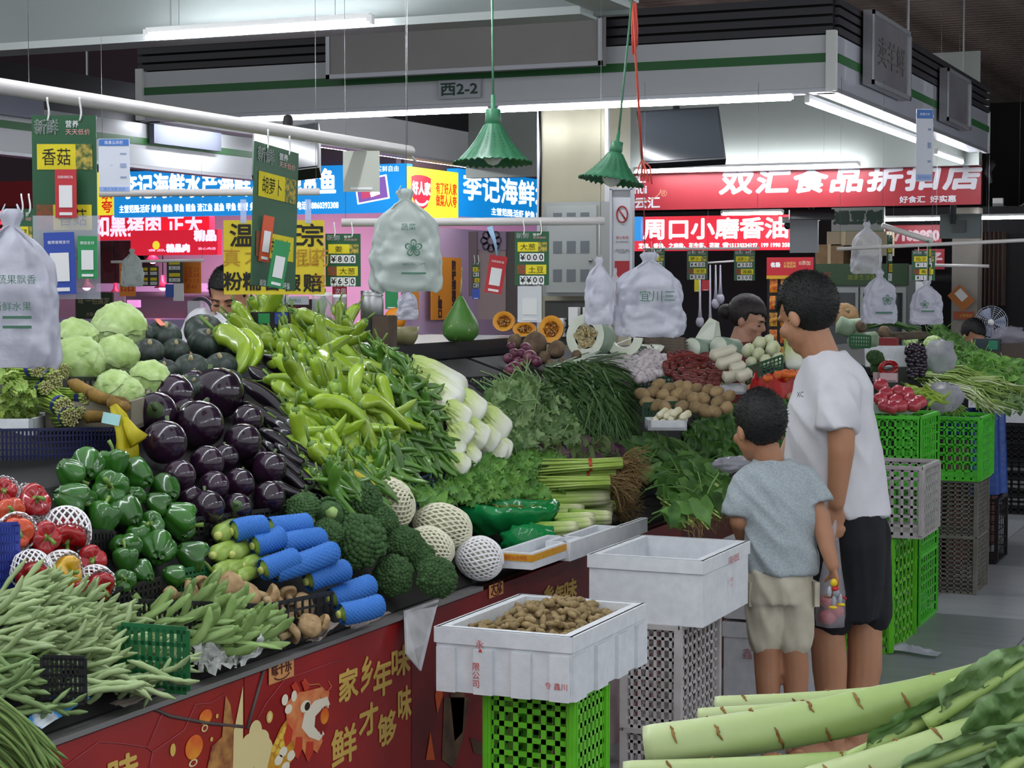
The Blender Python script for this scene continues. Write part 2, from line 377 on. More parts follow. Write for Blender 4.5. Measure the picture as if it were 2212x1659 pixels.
# ---------------------------------------------------------------- left canopy running away along the second aisle
X3 = -7.3; _a = Xp(0, 255, X3); _b = Xp(540, 345, X3); Z3 = (_a[2]+_b[2])/2; E3 = Xp(560, 345, X3)[1]-10.5
can3 = thing('canopy', 'white canopy with green stripe receding behind the pipe rail at left', 'canopy', (X3, 10.5, 0))
fascia(can3, (0, -4), (0, E3), (1, 0), Z3-.16, Z3+.12, Z3+.3, fasc, 1, False)
mb = MB(); mb.bar((-.06, -4, Z3+.26), (-.06, E3, Z3+.26), .03, .26); part('dark_top', mb, louv, can3, False)
for y in (-3, -.5, E3-.3):
    mb = MB(); mb.bar((-.06, y, Z3+.3), (-.06, y, 4.28), .012, .012); part('hanging_rod', mb, steel, can3, False)
a, w, h = boardX('blank_signboard', 'white hanging board with faint lettering at the upper left edge', 'signboard', M('board_faint', '#a9aec0', .5), (-30, 185, 95, 250), X3+.075, .04)
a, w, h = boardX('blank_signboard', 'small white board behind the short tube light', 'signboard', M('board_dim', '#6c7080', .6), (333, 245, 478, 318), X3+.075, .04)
# ---------------------------------------------------------------- monitors (dark screens hung from the canopies)
scr = M('dark_screen', '#24272a', .18)
def monitor(pxs, d, label):
    P = [D(x, y, dd) for (x, y), dd in zip(pxs, d)]; c = sum(P)/4
    right = nrm((P[1]+P[2]-P[0]-P[3])); upv = nrm((P[0]+P[1]-P[2]-P[3])); w = np.linalg.norm((P[1]+P[2]-P[0]-P[3])/2); h = np.linalg.norm((P[0]+P[1]-P[2]-P[3])/2)
    o = board('monitor', label, 'monitor', M('monitor_case', '#151618', .4), c, w, h, right, upv, .05)
    flat(o, 'screen', scr, 0, 0, w*.95, h*.93, .002)
    mb = MB(); mb.tube([np.array([0, h*.2, -.05]), np.array([0, h*.9, -.05])], .02, 8); part('bracket', mb, black, o); return o
monitor(((530, 283), (678, 265), (700, 360), (560, 376)), (7.2, 7.2, 7.0, 7.0), 'black monitor tilted behind the hanging price card at left')
monitor(((1372, 240), (1555, 230), (1566, 343), (1390, 354)), (10.4, 10.4, 10.2, 10.2), 'large dark monitor hung under the rear canopy right of the lamps')
monitor(((1706, 452), (1803, 452), (1803, 474), (1706, 474)), (15, 15, 15, 15), 'narrow dark monitor under the red shop sign')
# ---------------------------------------------------------------- beige clad column with meter cabinet
colm = M('column_cladding', '#a59f88', .3, '#98937e', 2., metal=.25)
c, w, h = rectY(1166, 300, 1312, 640, 10.4)
column = ob('wall_column', None, None, m4(I3, (c[0], 10.4, 0)), kind='structure')
mb = MB(); mb.box((0, .2, 2.1), (w, .4, 4.2)); part('cladding', mb, colm, column, False)
for x in (-w/2, w/2):
    mb = MB(); mb.bar((x, -.01, 0), (x, -.01, 4.2), .02, .02); part('corner_strip', mb, alu, column, False)
cab, w2, h2 = boardY('meter_cabinet', 'grey metal meter cabinet with nine little glass windows on the column', 'cabinet', M('cabinet_grey', '#8d8f8c', .45), (1172, 436, 1300, 640), 10.2, .16)
mb = MB(); mb.box((0, 0, .006), (w2*.84, h2*.92, .012)); door = part('door', mb, M('cabinet_door', '#979a97', .4), cab, False)
gl = M('cabinet_glass', '#5d6467', .08)
for i in range(3):
    for j in range(3):
        flat(door, 'window_pane', gl, (i-1)*w2*.23, h2*(.32-.3*j), w2*.15, h2*.13, .0135)
mb = MB(); mb.ell((w2*.33, -h2*.12, .02), (.012, .012, .012)); part('knob', mb, steel, door)
mb = MB(); mb.tube([(-w2*.5, h2*1.55, .05), (-w2*.5+.01, h2*1.0, .05), (-w2*.49, h2*.3, .05)], .008, 6); part('cable', mb, black, cab)
fb, w2, h2 = boardY('fuse_box', 'open dark fuse box below the meter cabinet', 'fuse box', M('fuse_back', '#3a3a38', .7), (1177, 650, 1300, 745), 10.22, .1)
for k in range(3):
    mb = MB(); mb.box(((-.2+.25*k)*w2, (-.1 if k == 0 else .15)*h2, .02), (w2*.16, h2*.42, .06)); part('breaker', mb, white, fb, False)
for k in range(5):
    mb = MB(); mb.tube([(-.3*w2+k*.13*w2, -.3*h2, .01), (-.1*w2+k*.05*w2, -.1*h2, .03), (.3*w2-k*.12*w2, .1*h2, .02)], .004, 5); part('wire', mb, black, fb)
# no smoking sign on a narrow post
ns, w, h = boardY('no_smoking_sign', 'tall narrow white sign with a no smoking symbol on the post', 'sign', M('sign_white', '#c9ccd0', .4), (1322, 408, 1366, 618), 9.9, .03)
mb = MB()
for sx in (-1, 1): mb.box((sx*w*.5, 0, 0), (.012, h, .04))
mb.box((0, h*.5, 0), (w+.02, .012, .04)); part('frame', mb, alu, ns, False)
ring = MB(); A = np.linspace(0, 2*PI, 25); ring.tube([(.032*math.cos(t), .045*math.sin(t), 0) for t in A], .004, 6); ring.bar((-.022, .032, 0), (.022, -.032, 0), .008, .003)
part('symbol', ring, M('sign_red', '#b03038', .5), ns, True, Matrix.Translation((0, h*.24, .003)))
write(ns, '禁止吸烟', M('sign_red', '#b03038', .5), 0, -h*.0, w=w*.6); write(ns, 'NO SMOKING', ink, 0, -h*.045, w=w*.6)
write(ns, '室内公共场所、室内\n工作场所、公共交通工具\n内禁止吸烟', ink, 0, -h*.14, w=w*.75); flat(ns, 'red_block', M('sign_red', '#b03038', .5), 0, -h*.34, w*.72, h*.2)
mb = MB(); mb.box((0, -h*1.6, -.05), (.06, h*4.6, .05)); part('post', mb, M('post_beige', '#b3ac92', .4), ns, False)
# ================================================================ lit shop signs at the back
blueL = M('led_blue', '#1489d8', .4, emit=0.42); wl = M('led_white', '#ffffff', .4, emit=0.75); yl = M('led_yellow', '#f5e53a', .4, emit=0.42)
redL = M('led_red', '#e02238', .4, emit=0.38); orl = M('led_orange', '#e2421e', .4, emit=0.35)
so, w, h = boardY('light_box_sign', 'long lit blue fish shop sign with white lettering', 'sign', blueL, (246, 362, 878, 464), 15., .12)
write(so, '李记海鲜水产海鲜冻品观赏鱼', wl, -w*.1, h*.17, w=w*.74, h=h*.52, bold=.008)
write(so, '主营范围:活虾 鲈鱼 鲤鱼 草鱼 鲢鱼 清江鱼 黑鱼 甲鱼 螃蟹 多宝鱼 小龙虾  联系电话 18860393308', wl, -w*.1, -h*.32, w=w*.76, h=h*.17, bold=.002)
write(so, '买鲜自由', wl, w*.44, h*.4, w=w*.07)
pp = M('led_purple', '#8a62b8', .4, emit=0.30); flat(so, 'printed_packet', wl, w*.39, -h*.02, w*.105, h*.5, .003, .15); flat(so, 'printed_packet', pp, w*.39, -h*.02, w*.095, h*.44, .004, .15)
flat(so, 'printed_packet', M('led_pink', '#d84f78', .4, emit=0.30), w*.385, -h*.08, w*.06, h*.2, .005, .15); flat(so, 'printed_packet', wl, w*.40, -h*.1, w*.03, h*.1, .006, .3)
so2, w, h = boardY('light_box_sign', 'short lit yellow sign piece left of the long blue sign', 'sign', yl, (196, 372, 246, 464), 15., .12)
write(so2, '家\n夸', orl, w*.2, -h*.15, h=h*.6, bold=.004)
XC = Yp(880, 400, 15.)[0]
so3, w, h = boardX('light_box_sign', 'lit yellow sign with a red shield emblem between the blue signs', 'sign', yl, (881, 366, 990, 470), XC, .12)
mb = MB(); sh = [(-.5, .42), (-.3, .47), (0, .49), (.3, .47), (.5, .42), (.47, -.1), (.3, -.38), (0, -.52), (-.3, -.38), (-.47, -.1)]
mb.poly([(x*w*.38, y*h*.72, 0) for x, y in sh]); part('emblem', mb, M('led_red', '#e02238'), so3, False, Matrix.Translation((-w*.25, 0, .003)))
write(so3, '好人家', wl, -w*.25, h*.08, .005, w=w*.34, h=h*.26, bold=.006)
mb = MB(); mb.tube([(w*.13*math.cos(t), h*.16*math.sin(t), 0) for t in np.linspace(PI*1.15, PI*1.85, 9)], .012, 4); part('smile_line', mb, wl, so3, False, Matrix.Translation((-w*.25, -h*.1, .004)))
write(so3, '有了好人家\n做菜人人夸', orl, w*.25, 0, w=w*.42, h=h*.5, bold=.004)
so4, w, h = boardX('light_box_sign', 'lit blue sign with large white lettering beside the column', 'sign', blueL, (990, 380, 1230, 476), XC, .12)
write(so4, '李记海鲜水产', wl, 0, h*.14, w=w*.92, h=h*.56, bold=.008); write(so4, '主营范围:活虾 鲈鱼 鲤鱼 草鱼 鲢鱼', wl, w*.12, -h*.34, w=w*.7, h=h*.16, bold=.002)
so5, w, h = boardY('light_box_sign', 'lit red pork shop sign with pinkish white lettering', 'sign', redL, (150, 462, 452, 518), 16.6, .1)
lav = M('led_lavender', '#e6d8ff', .4, emit=0.65)
write(so5, '用如黑猪肉 正大', lav, 0, h*.05, w=w*.9, h=h*.8, bold=.008)
so6, w, h = boardY('light_box_sign', 'lower lit red pork sign with small lettering', 'sign', redL, (282, 497, 470, 551), 16.3, .08)
write(so6, '精品', lav, w*.36, h*.27, w=w*.24, h=h*.4, bold=.01); write(so6, '精品肉', lav, w*.05, -h*.22, w=w*.26, h=h*.3, bold=.008)
write(so6, '放心肉店', lav, w*.38, -h*.25, w=w*.2, h=h*.1); mb = MB(); mb.lathe([(0, 0), (.045, 0)], 16); part('yellow_emblem', mb, yl, so6, False, Matrix.Translation((-w*.2, -h*.1, .004)))
write(so6, '食品', lav, -w*.2, -h*.3, w=w*.2, h=h*.1)
so7, w, h = boardY('light_box_sign', 'lit red character sign at the left edge', 'sign', M('dark_red_box', '#5c1018', .5), (-12, 446, 46, 508), 14.2, .08)
write(so7, '色佢', M('led_neon_red', '#ff3040', .4, emit=1.10), 0, 0, w=w*.9, h=h*.7, bold=.006)
so8, w, h = boardY('shop_fascia', 'red shop fascia strip at the left edge behind the price board', 'fascia', M('fascia_red', '#a01420', .5), (-20, 392, 72, 450), 14.3, .08)
so9, w, h = boardY('light_box_sign', 'lit red sesame oil shop sign with white brush lettering', 'sign', redL, (1352, 466, 1712, 541), 17., .12)
write(so9, '周口小磨香油', wl, w*.04, h*.13, w=w*.86, h=h*.58, bold=.007); write(so9, '芝麻、香油、之麻盐、花生酱、花椒  ☎15138334197  199 1990 3589', wl, w*.04, -h*.36, w=w*.92, h=h*.16, bold=.002)
so10, w, h = boardY('light_box_sign', 'narrow lit blue sign piece left of the red oil sign', 'sign', blueL, (1366, 468, 1384, 520), 16.8, .06)
# unlit red shop sign hung on the far side of the rear canopy
shm = M('banner_red', '#9c2630', .45); wf = M('banner_white', '#d7d3d8', .5)
so11, w, h = boardY('shop_sign', 'large red hanging shop sign with bold white lettering', 'sign', shm, (1352, 356, 2119, 448), 14.36, .05)
write(so11, '双汇食品折扣店', wf, w*.14, h*.12, w=w*.72, h=h*.52, bold=.010, shear=.12, spacing=1.12)
write(so11, '好食汇  好实惠', wf, w*.36, -h*.36, w=w*.15, h=h*.15, bold=.002); write(so11, '云汇', wf, -w*.435, -h*.32, w=w*.075, h=h*.26, bold=.003)
write(so11, '汇\nhui', wf, -w*.455, h*.16, h=h*.5, bold=.003); write(so11, '®', M('tan_print', '#c08a6a', .5), -w*.385, -h*.1, h=h*.16)
mb = MB(); mb.tube([(.1*math.cos(t)*1.6, .09*math.sin(t), 0) for t in np.linspace(-PI, 0, 13)], .004, 4); part('emblem_outline', mb, M('tan_print', '#c08a6a', .5), so11, False, Matrix.Translation((-w*.45, 0, .003)))
# ================================================================ shops behind the stalls
def cubY(name, label, cat, mat, px, Y, depth, kind=None, group=None):
    c, w, h = rectY(*px, Y); mb = MB(); mb.box((0, depth/2, 0), (w, depth, h))
    return ob(name, mb.mesh(name, mat, False), None, m4(I3, c), label, cat, group, kind), w, h
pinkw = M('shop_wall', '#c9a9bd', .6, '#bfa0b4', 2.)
def wallY(nm, x0, x1, Y, mat, z1=4.2, z0=0.):
    mb = MB(); mb.box(((x0+x1)/2, Y+.05, (z0+z1)/2), (x1-x0, .1, z1-z0)); return ob(nm, mb.mesh(nm, mat, False), kind='structure')
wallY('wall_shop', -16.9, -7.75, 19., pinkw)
mb = MB(); mb.box((XC-.12, 19.5, 1.11), (.1, 8.6, 2.22)); ob('wall_corner', mb.mesh('wall_corner', M('shop_wall_lilac', '#c3a6c6', .6), False), kind='structure')
mb = MB(); mb.box((XC-.18, 19.5, 3.45), (.1, 8.6, 1.5)); ob('wall_corner_top', mb.mesh('wall_corner_top', M('plum_wall', '#5a4650', .7), False), kind='structure')
mb = MB(); mb.box((XC-4.3, 15.12, 3.4), (8.3, .1, 1.5)); ob('wall_above_sign', mb.mesh('wall_above_sign', M('plum_wall', '#5a4650', .7), False), kind='structure')
# pink meat lamps
pk = M('meat_lamp_glow', '#ff9ad8', .4, emit=7.00)
def meat_lamp(x, y, Y, label):
    p = Yp(x, y, Y); t = thing('meat_lamp', label, 'lamp', p)
    mb = MB(); mb.lathe([(0, .12), (.02, .12), (.03, .05), (.1, -.02), (.09, -.02)], 14); part('shade', mb, M('lamp_red', '#a03050', .4), t)
    mb = MB(); mb.ell((0, 0, 0), (.05, .05, .05)); part('bulb', mb, pk, t)
    mb = MB(); mb.tube([(0, 0, .12), (0, 0, 4.2-p[2])], .006, 5); part('cord', mb, black, t)
for x, y, n in ((187, 618, 'glowing pink meat lamp left of the dark food poster'), (250, 634, 'glowing pink meat lamp over the cabbages'), (352, 618, 'small glowing pink meat lamp right of the orange card'), (330, 560, 'pink meat lamp high over the meat counter'), (800, 560, 'pink meat lamp behind the hanging bag'), (60, 600, 'pink meat lamp at the left edge')):
    meat_lamp(x, y, 17.2 if x < 700 else 19.2, n)
pl = bpy.data.lights.new('meat_glow', 'AREA'); pl.energy = 70; pl.size = 3; pl.size_y = .4; pl.shape = 'RECTANGLE'; pl.color = (1, .66, .88)
plo = bpy.data.objects.new('meat_glow', pl); COL.objects.link(plo); plo.location = (-10.5, 16.8, 2.6); plo.rotation_euler = (.3, 0, 0)
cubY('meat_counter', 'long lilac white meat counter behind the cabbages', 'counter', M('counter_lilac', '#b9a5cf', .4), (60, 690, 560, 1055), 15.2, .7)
# pork mural, cards and clutter along the meat shop
mu, w, h = boardY('wall_mural', 'dark window mural of hanging meat behind the cards', 'mural', M('mural_dark', '#4a2a2c', .4, '#2a1618', 5.), (212, 520, 330, 612), 18.6, .05)
pig = MB()
for cx, cy, rx, ry in ((.16, 0, .2, .2), (.33, .12, .12, .12), (.04, -.16, .05, .16), (.26, -.2, .05, .16), (-.3, .02, .12, .22)):
    pig.poly([(w*(cx+rx*math.cos(t)), h*(cy+ry*1.3*math.sin(t)), 0) for t in np.linspace(0, 2*PI, 15)[:-1]])
part('meat_print', pig, M('mural_red', '#3a1416', .5), mu, False, Matrix.Translation((0, 0, .004)))
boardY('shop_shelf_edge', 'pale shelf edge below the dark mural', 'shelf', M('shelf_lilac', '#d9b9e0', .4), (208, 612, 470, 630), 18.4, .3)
oc = M('orange_card', '#e0832c', .6)
def card(px, Y, label, mat, txt=None, ink_=None, tw=.8):
    o, w, h = boardY('hanging_card', label, 'card', mat, px, Y, .006)
    if txt: write(o, txt, ink_ or ink, 0, 0, w=w*tw, h=h*.72)
    return o, w, h
card((394, 566, 434, 634), 12.2, 'orange price card hanging right of the small dark price boards', oc, '土豆 2.5\n白菜 0.8\n萝卜 1.0\n蒜 4.0', redink)
card((258, 566, 292, 640), 12.0, 'orange card partly behind the small hanging bag', oc, '肉\n品', redink)
gb2 = M('small_board', '#2c3330', .5)
def mini(px, Y, label, rows=2, cols=1):
    o, w, h = boardY('small_price_board', label, 'price board', gb2, px, Y, .006)
    for r_ in range(rows):
        for c_ in range(cols):
            xx = w*((c_+.5)/cols-.5); yy = h*(.5-(r_+.5)/rows)
            flat(o, 'yellow_strip', yellow_card, xx, yy+h*.2/rows, w*.7/cols, h*.3/rows, .001); flat(o, 'number_strip', paper, xx, yy-h*.22/rows, w*.7/cols, h*.3/rows, .001)
            write(o, '¥5.00', ink, xx, yy-h*.22/rows, .002, w=w*.5/cols)
    return o
mini((302, 575, 342, 618), 12.1, 'small dark price board beside the hanging bag', 2, 2)
mini((360, 560, 394, 612), 12.1, 'small dark price board left of the orange card', 2)
card((357, 614, 375, 642), 12.1, 'small blue payment card under the dark price board', M('pay_blue', '#3555a8', .5)); card((374, 612, 396, 650), 12.1, 'small white payment card under the dark price board', paper)
def pipe(p, q, label, r=.014, mat=None, cat='rail'):
    p = np.array(p, float); q = np.array(q, float); t = thing('pipe_rail', label, cat, (p+q)/2); mb = MB(); mb.tube([p-(p+q)/2, q-(p+q)/2], r, 12); part('pipe', mb, mat or M('rail_white', '#c9c4c2', .35), t)
    for e in (p, q):
        mb = MB(); mb.tube([(e-(p+q)/2)*.97, (e-(p+q)/2)*.97+LZ*(2.68-e[2])], .0009, 4); part('wire', mb, steel, t)
    return t
pipe(D(240, 566, 12.4), D(440, 562, 12.4), 'thin white rail carrying the small cards at the meat shop', .01)
pb, w, h = boardY('food_poster', 'dark green food poster with pale lettering above the cabbages', 'poster', M('poster_green', '#33402e', .5), (163, 632, 243, 691), 15.3, .03)
write(pb, '味 一包搞定', M('poster_cream', '#b9b08a', .6), 0, h*.2, w=w*.85); write(pb, '炒菜/烧肉/拌面', M('poster_cream', '#b9b08a', .6), w*.1, -h*.3, w=w*.6)
boardY('small_screen', 'small glowing pink scale screen above the cabbages', 'screen', M('screen_pink', '#f29be0', .4, emit=0.45), (274, 648, 298, 664), 15., .05)
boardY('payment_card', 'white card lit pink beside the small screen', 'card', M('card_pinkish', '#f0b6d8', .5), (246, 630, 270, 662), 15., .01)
# grey fan-like cutter and shelf behind the vendor in the white shirt
cubY('slicer_machine', 'white slicing machine with dark blade guard behind the seated vendor', 'machine', white, (405, 650, 432, 691), 15.35, .3)
bg = MB(); bg.tube([(.14*math.cos(t), 0, .16*math.sin(t)) for t in np.linspace(0, PI, 12)], .02, 8); solo('blade_guard', bg, M('guard_grey', '#5a5b5e', .4), 'dark curved blade guard on the white slicing machine', 'machine', mw=m4(I3, Yp(434, 680, 15.4)))
pw, w, h = boardY('hotpot_poster', 'dark hot pot food poster behind the pepper pile', 'poster', M('poster_maroon', '#3a2326', .5), (548, 646, 692, 694), 12.2, .02)
for k, (x, c_) in enumerate(((-.33, '#7a2a20'), (-.1, '#5a4028'), (.15, '#8a3320'), (.36, '#48382a'))):
    mb = MB(); mb.lathe([(0, 0), (h*.34, 0)], 18); part('printed_bowl', mb, M('bowl_print_%d' % k, c_, .5, '#2c1c18', 20.), pw, False, Matrix.Translation((w*x, -h*.12, .003+k*.0005)))
sg, w, h = boardY('sign_card', 'white card with a small green emblem above the hot pot poster', 'sign', M('card_white2', '#c9ced2', .5), (588, 640, 666, 658), 11.9, .01); write(sg, '▲绿色PRO', M('teal_print', '#4f8f80', .5), 0, 0, w=w*.6)
rp, w, h = boardY('red_poster', 'red poster with white characters left of the glass jar shelf', 'poster', M('poster_red2', '#a3232f', .5), (718, 618, 748, 680), 12.2, .01); write(rp, '次用\n也用\n一次\n一百', whiteink, w*.1, 0, h=h*.85)
on, w, h = boardX('orange_notice', 'tall orange notice with two columns of dark characters', 'notice', M('notice_orange', '#d98a2e', .6), (934, 556, 996, 690), XC+.02, .02)
write(on, '防\n护\n措\n施\n不', M('notice_ink', '#3c2c30', .6), w*.24, h*.06, h=h*.78, bold=.006); write(on, '勤\n洗\n手\n，\n戴\n口', M('notice_ink', '#3c2c30', .6), -w*.24, -.02*h, h=h*.9, bold=.006)
boardX('orange_notice', 'narrow orange panel behind the hanging bag', 'notice', M('notice_orange', '#d98a2e', .6), (893, 600, 905, 690), XC+.02, .02)
for k, (px, m_, lb) in enumerate((((1012, 500, 1030, 640), '#6d5a60', 'dark doorway strip beside the lilac wall'), ((1030, 500, 1092, 540), '#8d7a90', 'grey lilac tile panel with a dark emblem'), ((1032, 542, 1092, 690), '#9a8584', 'beige tile panel below the emblem panel'), ((1092, 500, 1120, 690), '#544a48', 'dark tile strip left of the column'))):
    o, w, h = boardY('wall_tile_panel', lb, 'panel', M('tile_panel_%d' % k, m_, .35), px, 13.4+.01*k, .05)
    if k == 1:
        mb = MB()
        for t in np.linspace(0, 2*PI, 9)[:-1]: mb.lathe([(.02, 0), (.035, 0)], 10, t=(.06*math.cos(t), .06*math.sin(t), 0))
        part('emblem', mb, M('emblem_dark', '#3c3440', .5), o, False, Matrix.Translation((0, 0, .004)))
# ---------------------------------------------------------------- right hand background
wallY('wall_dark_shop', -7.6, -1.5, 18.6, M('shop_dark', '#141216', .7), 2.45)
wallY('wall_far_panel', -3.5, 9, 24.9, M('far_white', '#c3c6c8', .6), 3.25, 2.7)
wallY('wall_far_grey', -3.5, 9, 24.8, M('far_greyblue', '#8d93b0', .6), 2.62, 2.3)
ck = MB()
for k in range(60):
    if True: ck.box((-1.6+k*.09, 24.8, 2.82 + (k % 2)*.05), (.09, .02, .05))
part('checker_border', ck, M('checker_black', '#17181a', .6), ob('trim_checker', None, kind='structure'), False)
wallY('wall_right_shop', -1.45, 6, 19.5, M('shop_brownish', '#4b4140', .7, '#3a3234', 3.), 2.45)
def pillar(px, Y, label):
    c, w, h = rectY(*px, Y); mb = MB(); mb.box((0, w/2, 1.2), (w, w, 2.4)); return ob('wall_pillar', mb.mesh('wall_pillar', M('pillar_tile', '#8f8880', .35, '#857f78', 4.), False), None, m4(I3, (c[0], Y, 0)), kind='structure')
pillar((2056, 500, 2112, 690), 17.6, '')
o, w, h = boardY('wall_pennant', 'white and orange paper pennant on the tiled pillar', 'decoration', M('pennant_orange', '#b06a30', .6), (2058, 620, 2094, 668), 17.5, .01)
o.matrix_basis = o.matrix_basis @ Matrix.Rotation(.75, 4, 'Z'); flat(o, 'white_patch', paper, w*.14, h*.1, w*.5, h*.5)
o, w, h = boardY('pillar_sticker', 'small orange sticker strip low on the tiled pillar', 'sticker', M('sticker_orange', '#a4512e', .6), (2060, 673, 2104, 690), 17.5, .01); write(o, '火警电话', M('sticker_yellow', '#e0b040', .6), w*.1, 0, w=w*.6)
cur = MB()
cc, w, h = rectY(2112, 500, 2172, 660, 18.4)
cur.surf(lambda u, v: ((u-.5)*w, .04*math.sin(u*40), (v-.5)*h), 60, 4, closed=False); solo('brown_curtain', cur, M('curtain_brown', '#4a3a34', .8), 'brown pleated curtain beside the tiled pillar', 'curtain', mw=m4(I3, cc))
o, w, h = boardY('stationery_sign', 'white lettered sign strip at the right edge', 'sign', M('sign_white3', '#c9ccd2', .5), (2166, 562, 2240, 588), 18.6, .03); write(o, 'G晨光', ink, -w*.12, 0, w=w*.68, h=h*.6, bold=.006)
for k in range(3):
    cubY('shop_shelf', ['upper shelf of goods at the right edge', 'middle shelf of goods at the right edge', 'lower shelf of goods at the right edge'][k], 'shelf', M('shelf_grey', '#6d6e78', .5), (2172, 636+k*48, 2260, 641+k*48), 18.7, .4)
    for j in range(5):
        x = 2176+j*14; cubY('packaged_item', 'small packaged item standing on the right edge shop shelves', 'package', M('pkg_%d' % ((k*5+j) % 6), ['#8d8f98', '#b07090', '#6f7f98', '#c2c2c8', '#5a5c66', '#98685a'][(k*5+j) % 6], .5), (x, 606+k*48, x+10+R.random()*4, 636+k*48), 18.75, .15, group='goods on the right edge shelves')
cubY('phone_poster', 'red shop panel with pale phone digits behind the hanging bags', 'poster', M('panel_red3', '#93222e', .5), (1912, 486, 2030, 530), 18.2, .05)
o, w, h = boardY('phone_sign', 'red panel lettering with pale phone digits', 'sign', M('panel_red3', '#93222e', .5), (1912, 488, 2034, 530), 18.0, .02); write(o, '87102880', M('pale_print', '#c8aab0', .5), 0, 0, w=w*.9, h=h*.5, bold=.008)
o, w, h = boardY('character_sign', 'small dark red panel with one white character below the phone digits', 'sign', M('panel_red3', '#93222e', .5), (1975, 538, 2040, 582), 18.0, .02); write(o, '子', M('pale_print', '#c8aab0', .5), w*.2, 0, h=h*.6, bold=.006)
o, w, h = boardY('tofu_sign', 'pale sign with dark green characters below the red shop sign', 'sign', M('tofu_white', '#9aa09c', .5), (1796, 448, 1910, 512), 17.4, .04); write(o, '通豆制', M('tofu_green', '#2b4438', .6), 0, h*.16, w=w*.9, h=h*.42, bold=.012); flat(o, 'green_band', stripe, 0, -h*.34, w, h*.1)
# fridge with a green header
fr = rectY(1755, 572, 1962, 800, 17.2); c, w, h = fr
fg = thing('display_fridge', 'tall glass door fridge with dark green lettered header', 'fridge', (c[0], 17.2, 0))
zt = c[2]+h/2
mb = MB(); mb.box((0, .3, zt/2), (w, .6, zt)); part('body', mb, M('fridge_grey', '#7d8280', .4), fg, False)
hd = ob('header', None, fg, m4(np.stack([LX, LZ, -LY], 1), (0, -.02, zt-.09))); mb = MB(); mb.box((0, 0, 0), (w, .2, .05)); part('header_panel', mb, M('fridge_green', '#2a4a26', .4), hd, False); write(hd, '绿色食品\n健康生活选择', M('header_yellow', '#8f9a3a', .5), .05, 0, .03, w=w*.35); write(hd, '双汇', M('header_red', '#b05048', .5), -w*.33, 0, .03, w=w*.1)
for k in (-1, 1):
    mb = MB(); mb.box((k*w*.245, -.02, (zt-.22)/2+.05), (w*.47, .03, zt-.3)); d_ = part('door', mb, M('fridge_frame', '#9aa09e', .35), fg, False)
    mb = MB(); mb.box((k*w*.245, -.04, (zt-.22)/2+.05), (w*.4, .01, zt-.4)); part('glass', mb, M('fridge_glass', '#33393a', .06), d_, False)
    mb = MB(); mb.bar((k*w*.03, -.07, zt*.45), (k*w*.03, -.07, zt*.62), .02, .02); part('handle', mb, white, d_, False)
for px, n in (((1761, 528, 1822, 574), 'brown carton on top of the green headed fridge'), ((1786, 500, 1860, 530), 'beige carton stacked behind on the fridge'), ((1860, 500, 1915, 552), 'pale carton on the fridge right side')):
    o, w, h = cubY('carton', n, 'box', cardm if 'brown' in n else M('carton_pale', '#a59a80', .7), px, 17.3, .35)
    tp = MB(); tp.box((0, -.002, 0), (w*.12, .004, h)); part('tape', tp, M('tape_tan', '#b9a880', .4), o, False)
# red snack rack
sr, w, h = boardY('snack_rack', 'red headed hot pot seasoning rack with hanging packets', 'rack', M('rack_black', '#1a1618', .6), (1657, 556, 1757, 800), 14.6, .06)
flat(sr, 'header', M('rack_red', '#b52430', .45), 0, h*.42, w, h*.16, .006, d=.03)
write(sr, '名扬', whiteink, -w*.31, h*.435, .023, w=w*.2, bold=.003); write(sr, '火锅底料\n高端品牌', M('rack_yel', '#e8c86a', .5), 0, h*.435, .023, w=w*.26); write(sr, '0添加', M('rack_yel2', '#e8e0c0', .5), w*.32, h*.45, .023, w=w*.24)
pk1 = [M('packet_%d' % i, c_, .3, c2_, 30.) for i, (c_, c2_) in enumerate((('#d88a2a', '#a03a1c'), ('#b4282c', '#d8a03a'), ('#d8a83a', '#7a3a20')))]
for r_ in range(5):
    for c_ in range(4):
        mb = MB(); ww = w*.17; hh = h*.12
        mb.surf(lambda u, v: ((u-.5)*ww, (v-.5)*hh, .012*math.sin(u*PI)*math.sin(v*PI)), 5, 5, closed=False)
        o = part('packet', mb, pk1[(r_+c_) % 3], sr, True, Matrix.Translation((w*(-.36+.24*c_), h*(.25-.15*r_), .006)))
mb = MB(); mb.box((0, -h*.5-.5, -.03), (w*.8, 1.1, .06)); part('rack_stand', mb, M('rack_black', '#1a1618'), sr, False)
flat(sr, 'shelf_strip', M('rack_yel3', '#c89c2a', .5), 0, h*.325, w, h*.03, .02, d=.01)
# hanging ladles
lm = M('ladle_white', '#a9a6b4', .4)
rail = pipe(Yp(1528, 568, 14.4), Yp(1585, 564, 14.4), 'thin rail with ladles in the dark shop', .008)
for k, (x, y1, lb) in enumerate(((1534, 700, 'long handled pale ladle hanging leftmost in the dark shop'), (1546, 650, 'second hanging pale ladle'), (1556, 640, 'striped bag hanging right of the ladles'), (1512, 690, 'pale stick hanging beside the price board in the dark shop'))):
    a = Yp(x, 572, 14.4); b = Yp(x, y1, 14.4); mb = MB(); mb.tube([a-b, LZ*.1, LZ*0], [.006, .01, .02], 8); mb.ell((0, 0, -.02), (.035, .03, .045)); solo('hanging_ladle', mb, lm, lb, 'ladle', mw=m4(I3, b))
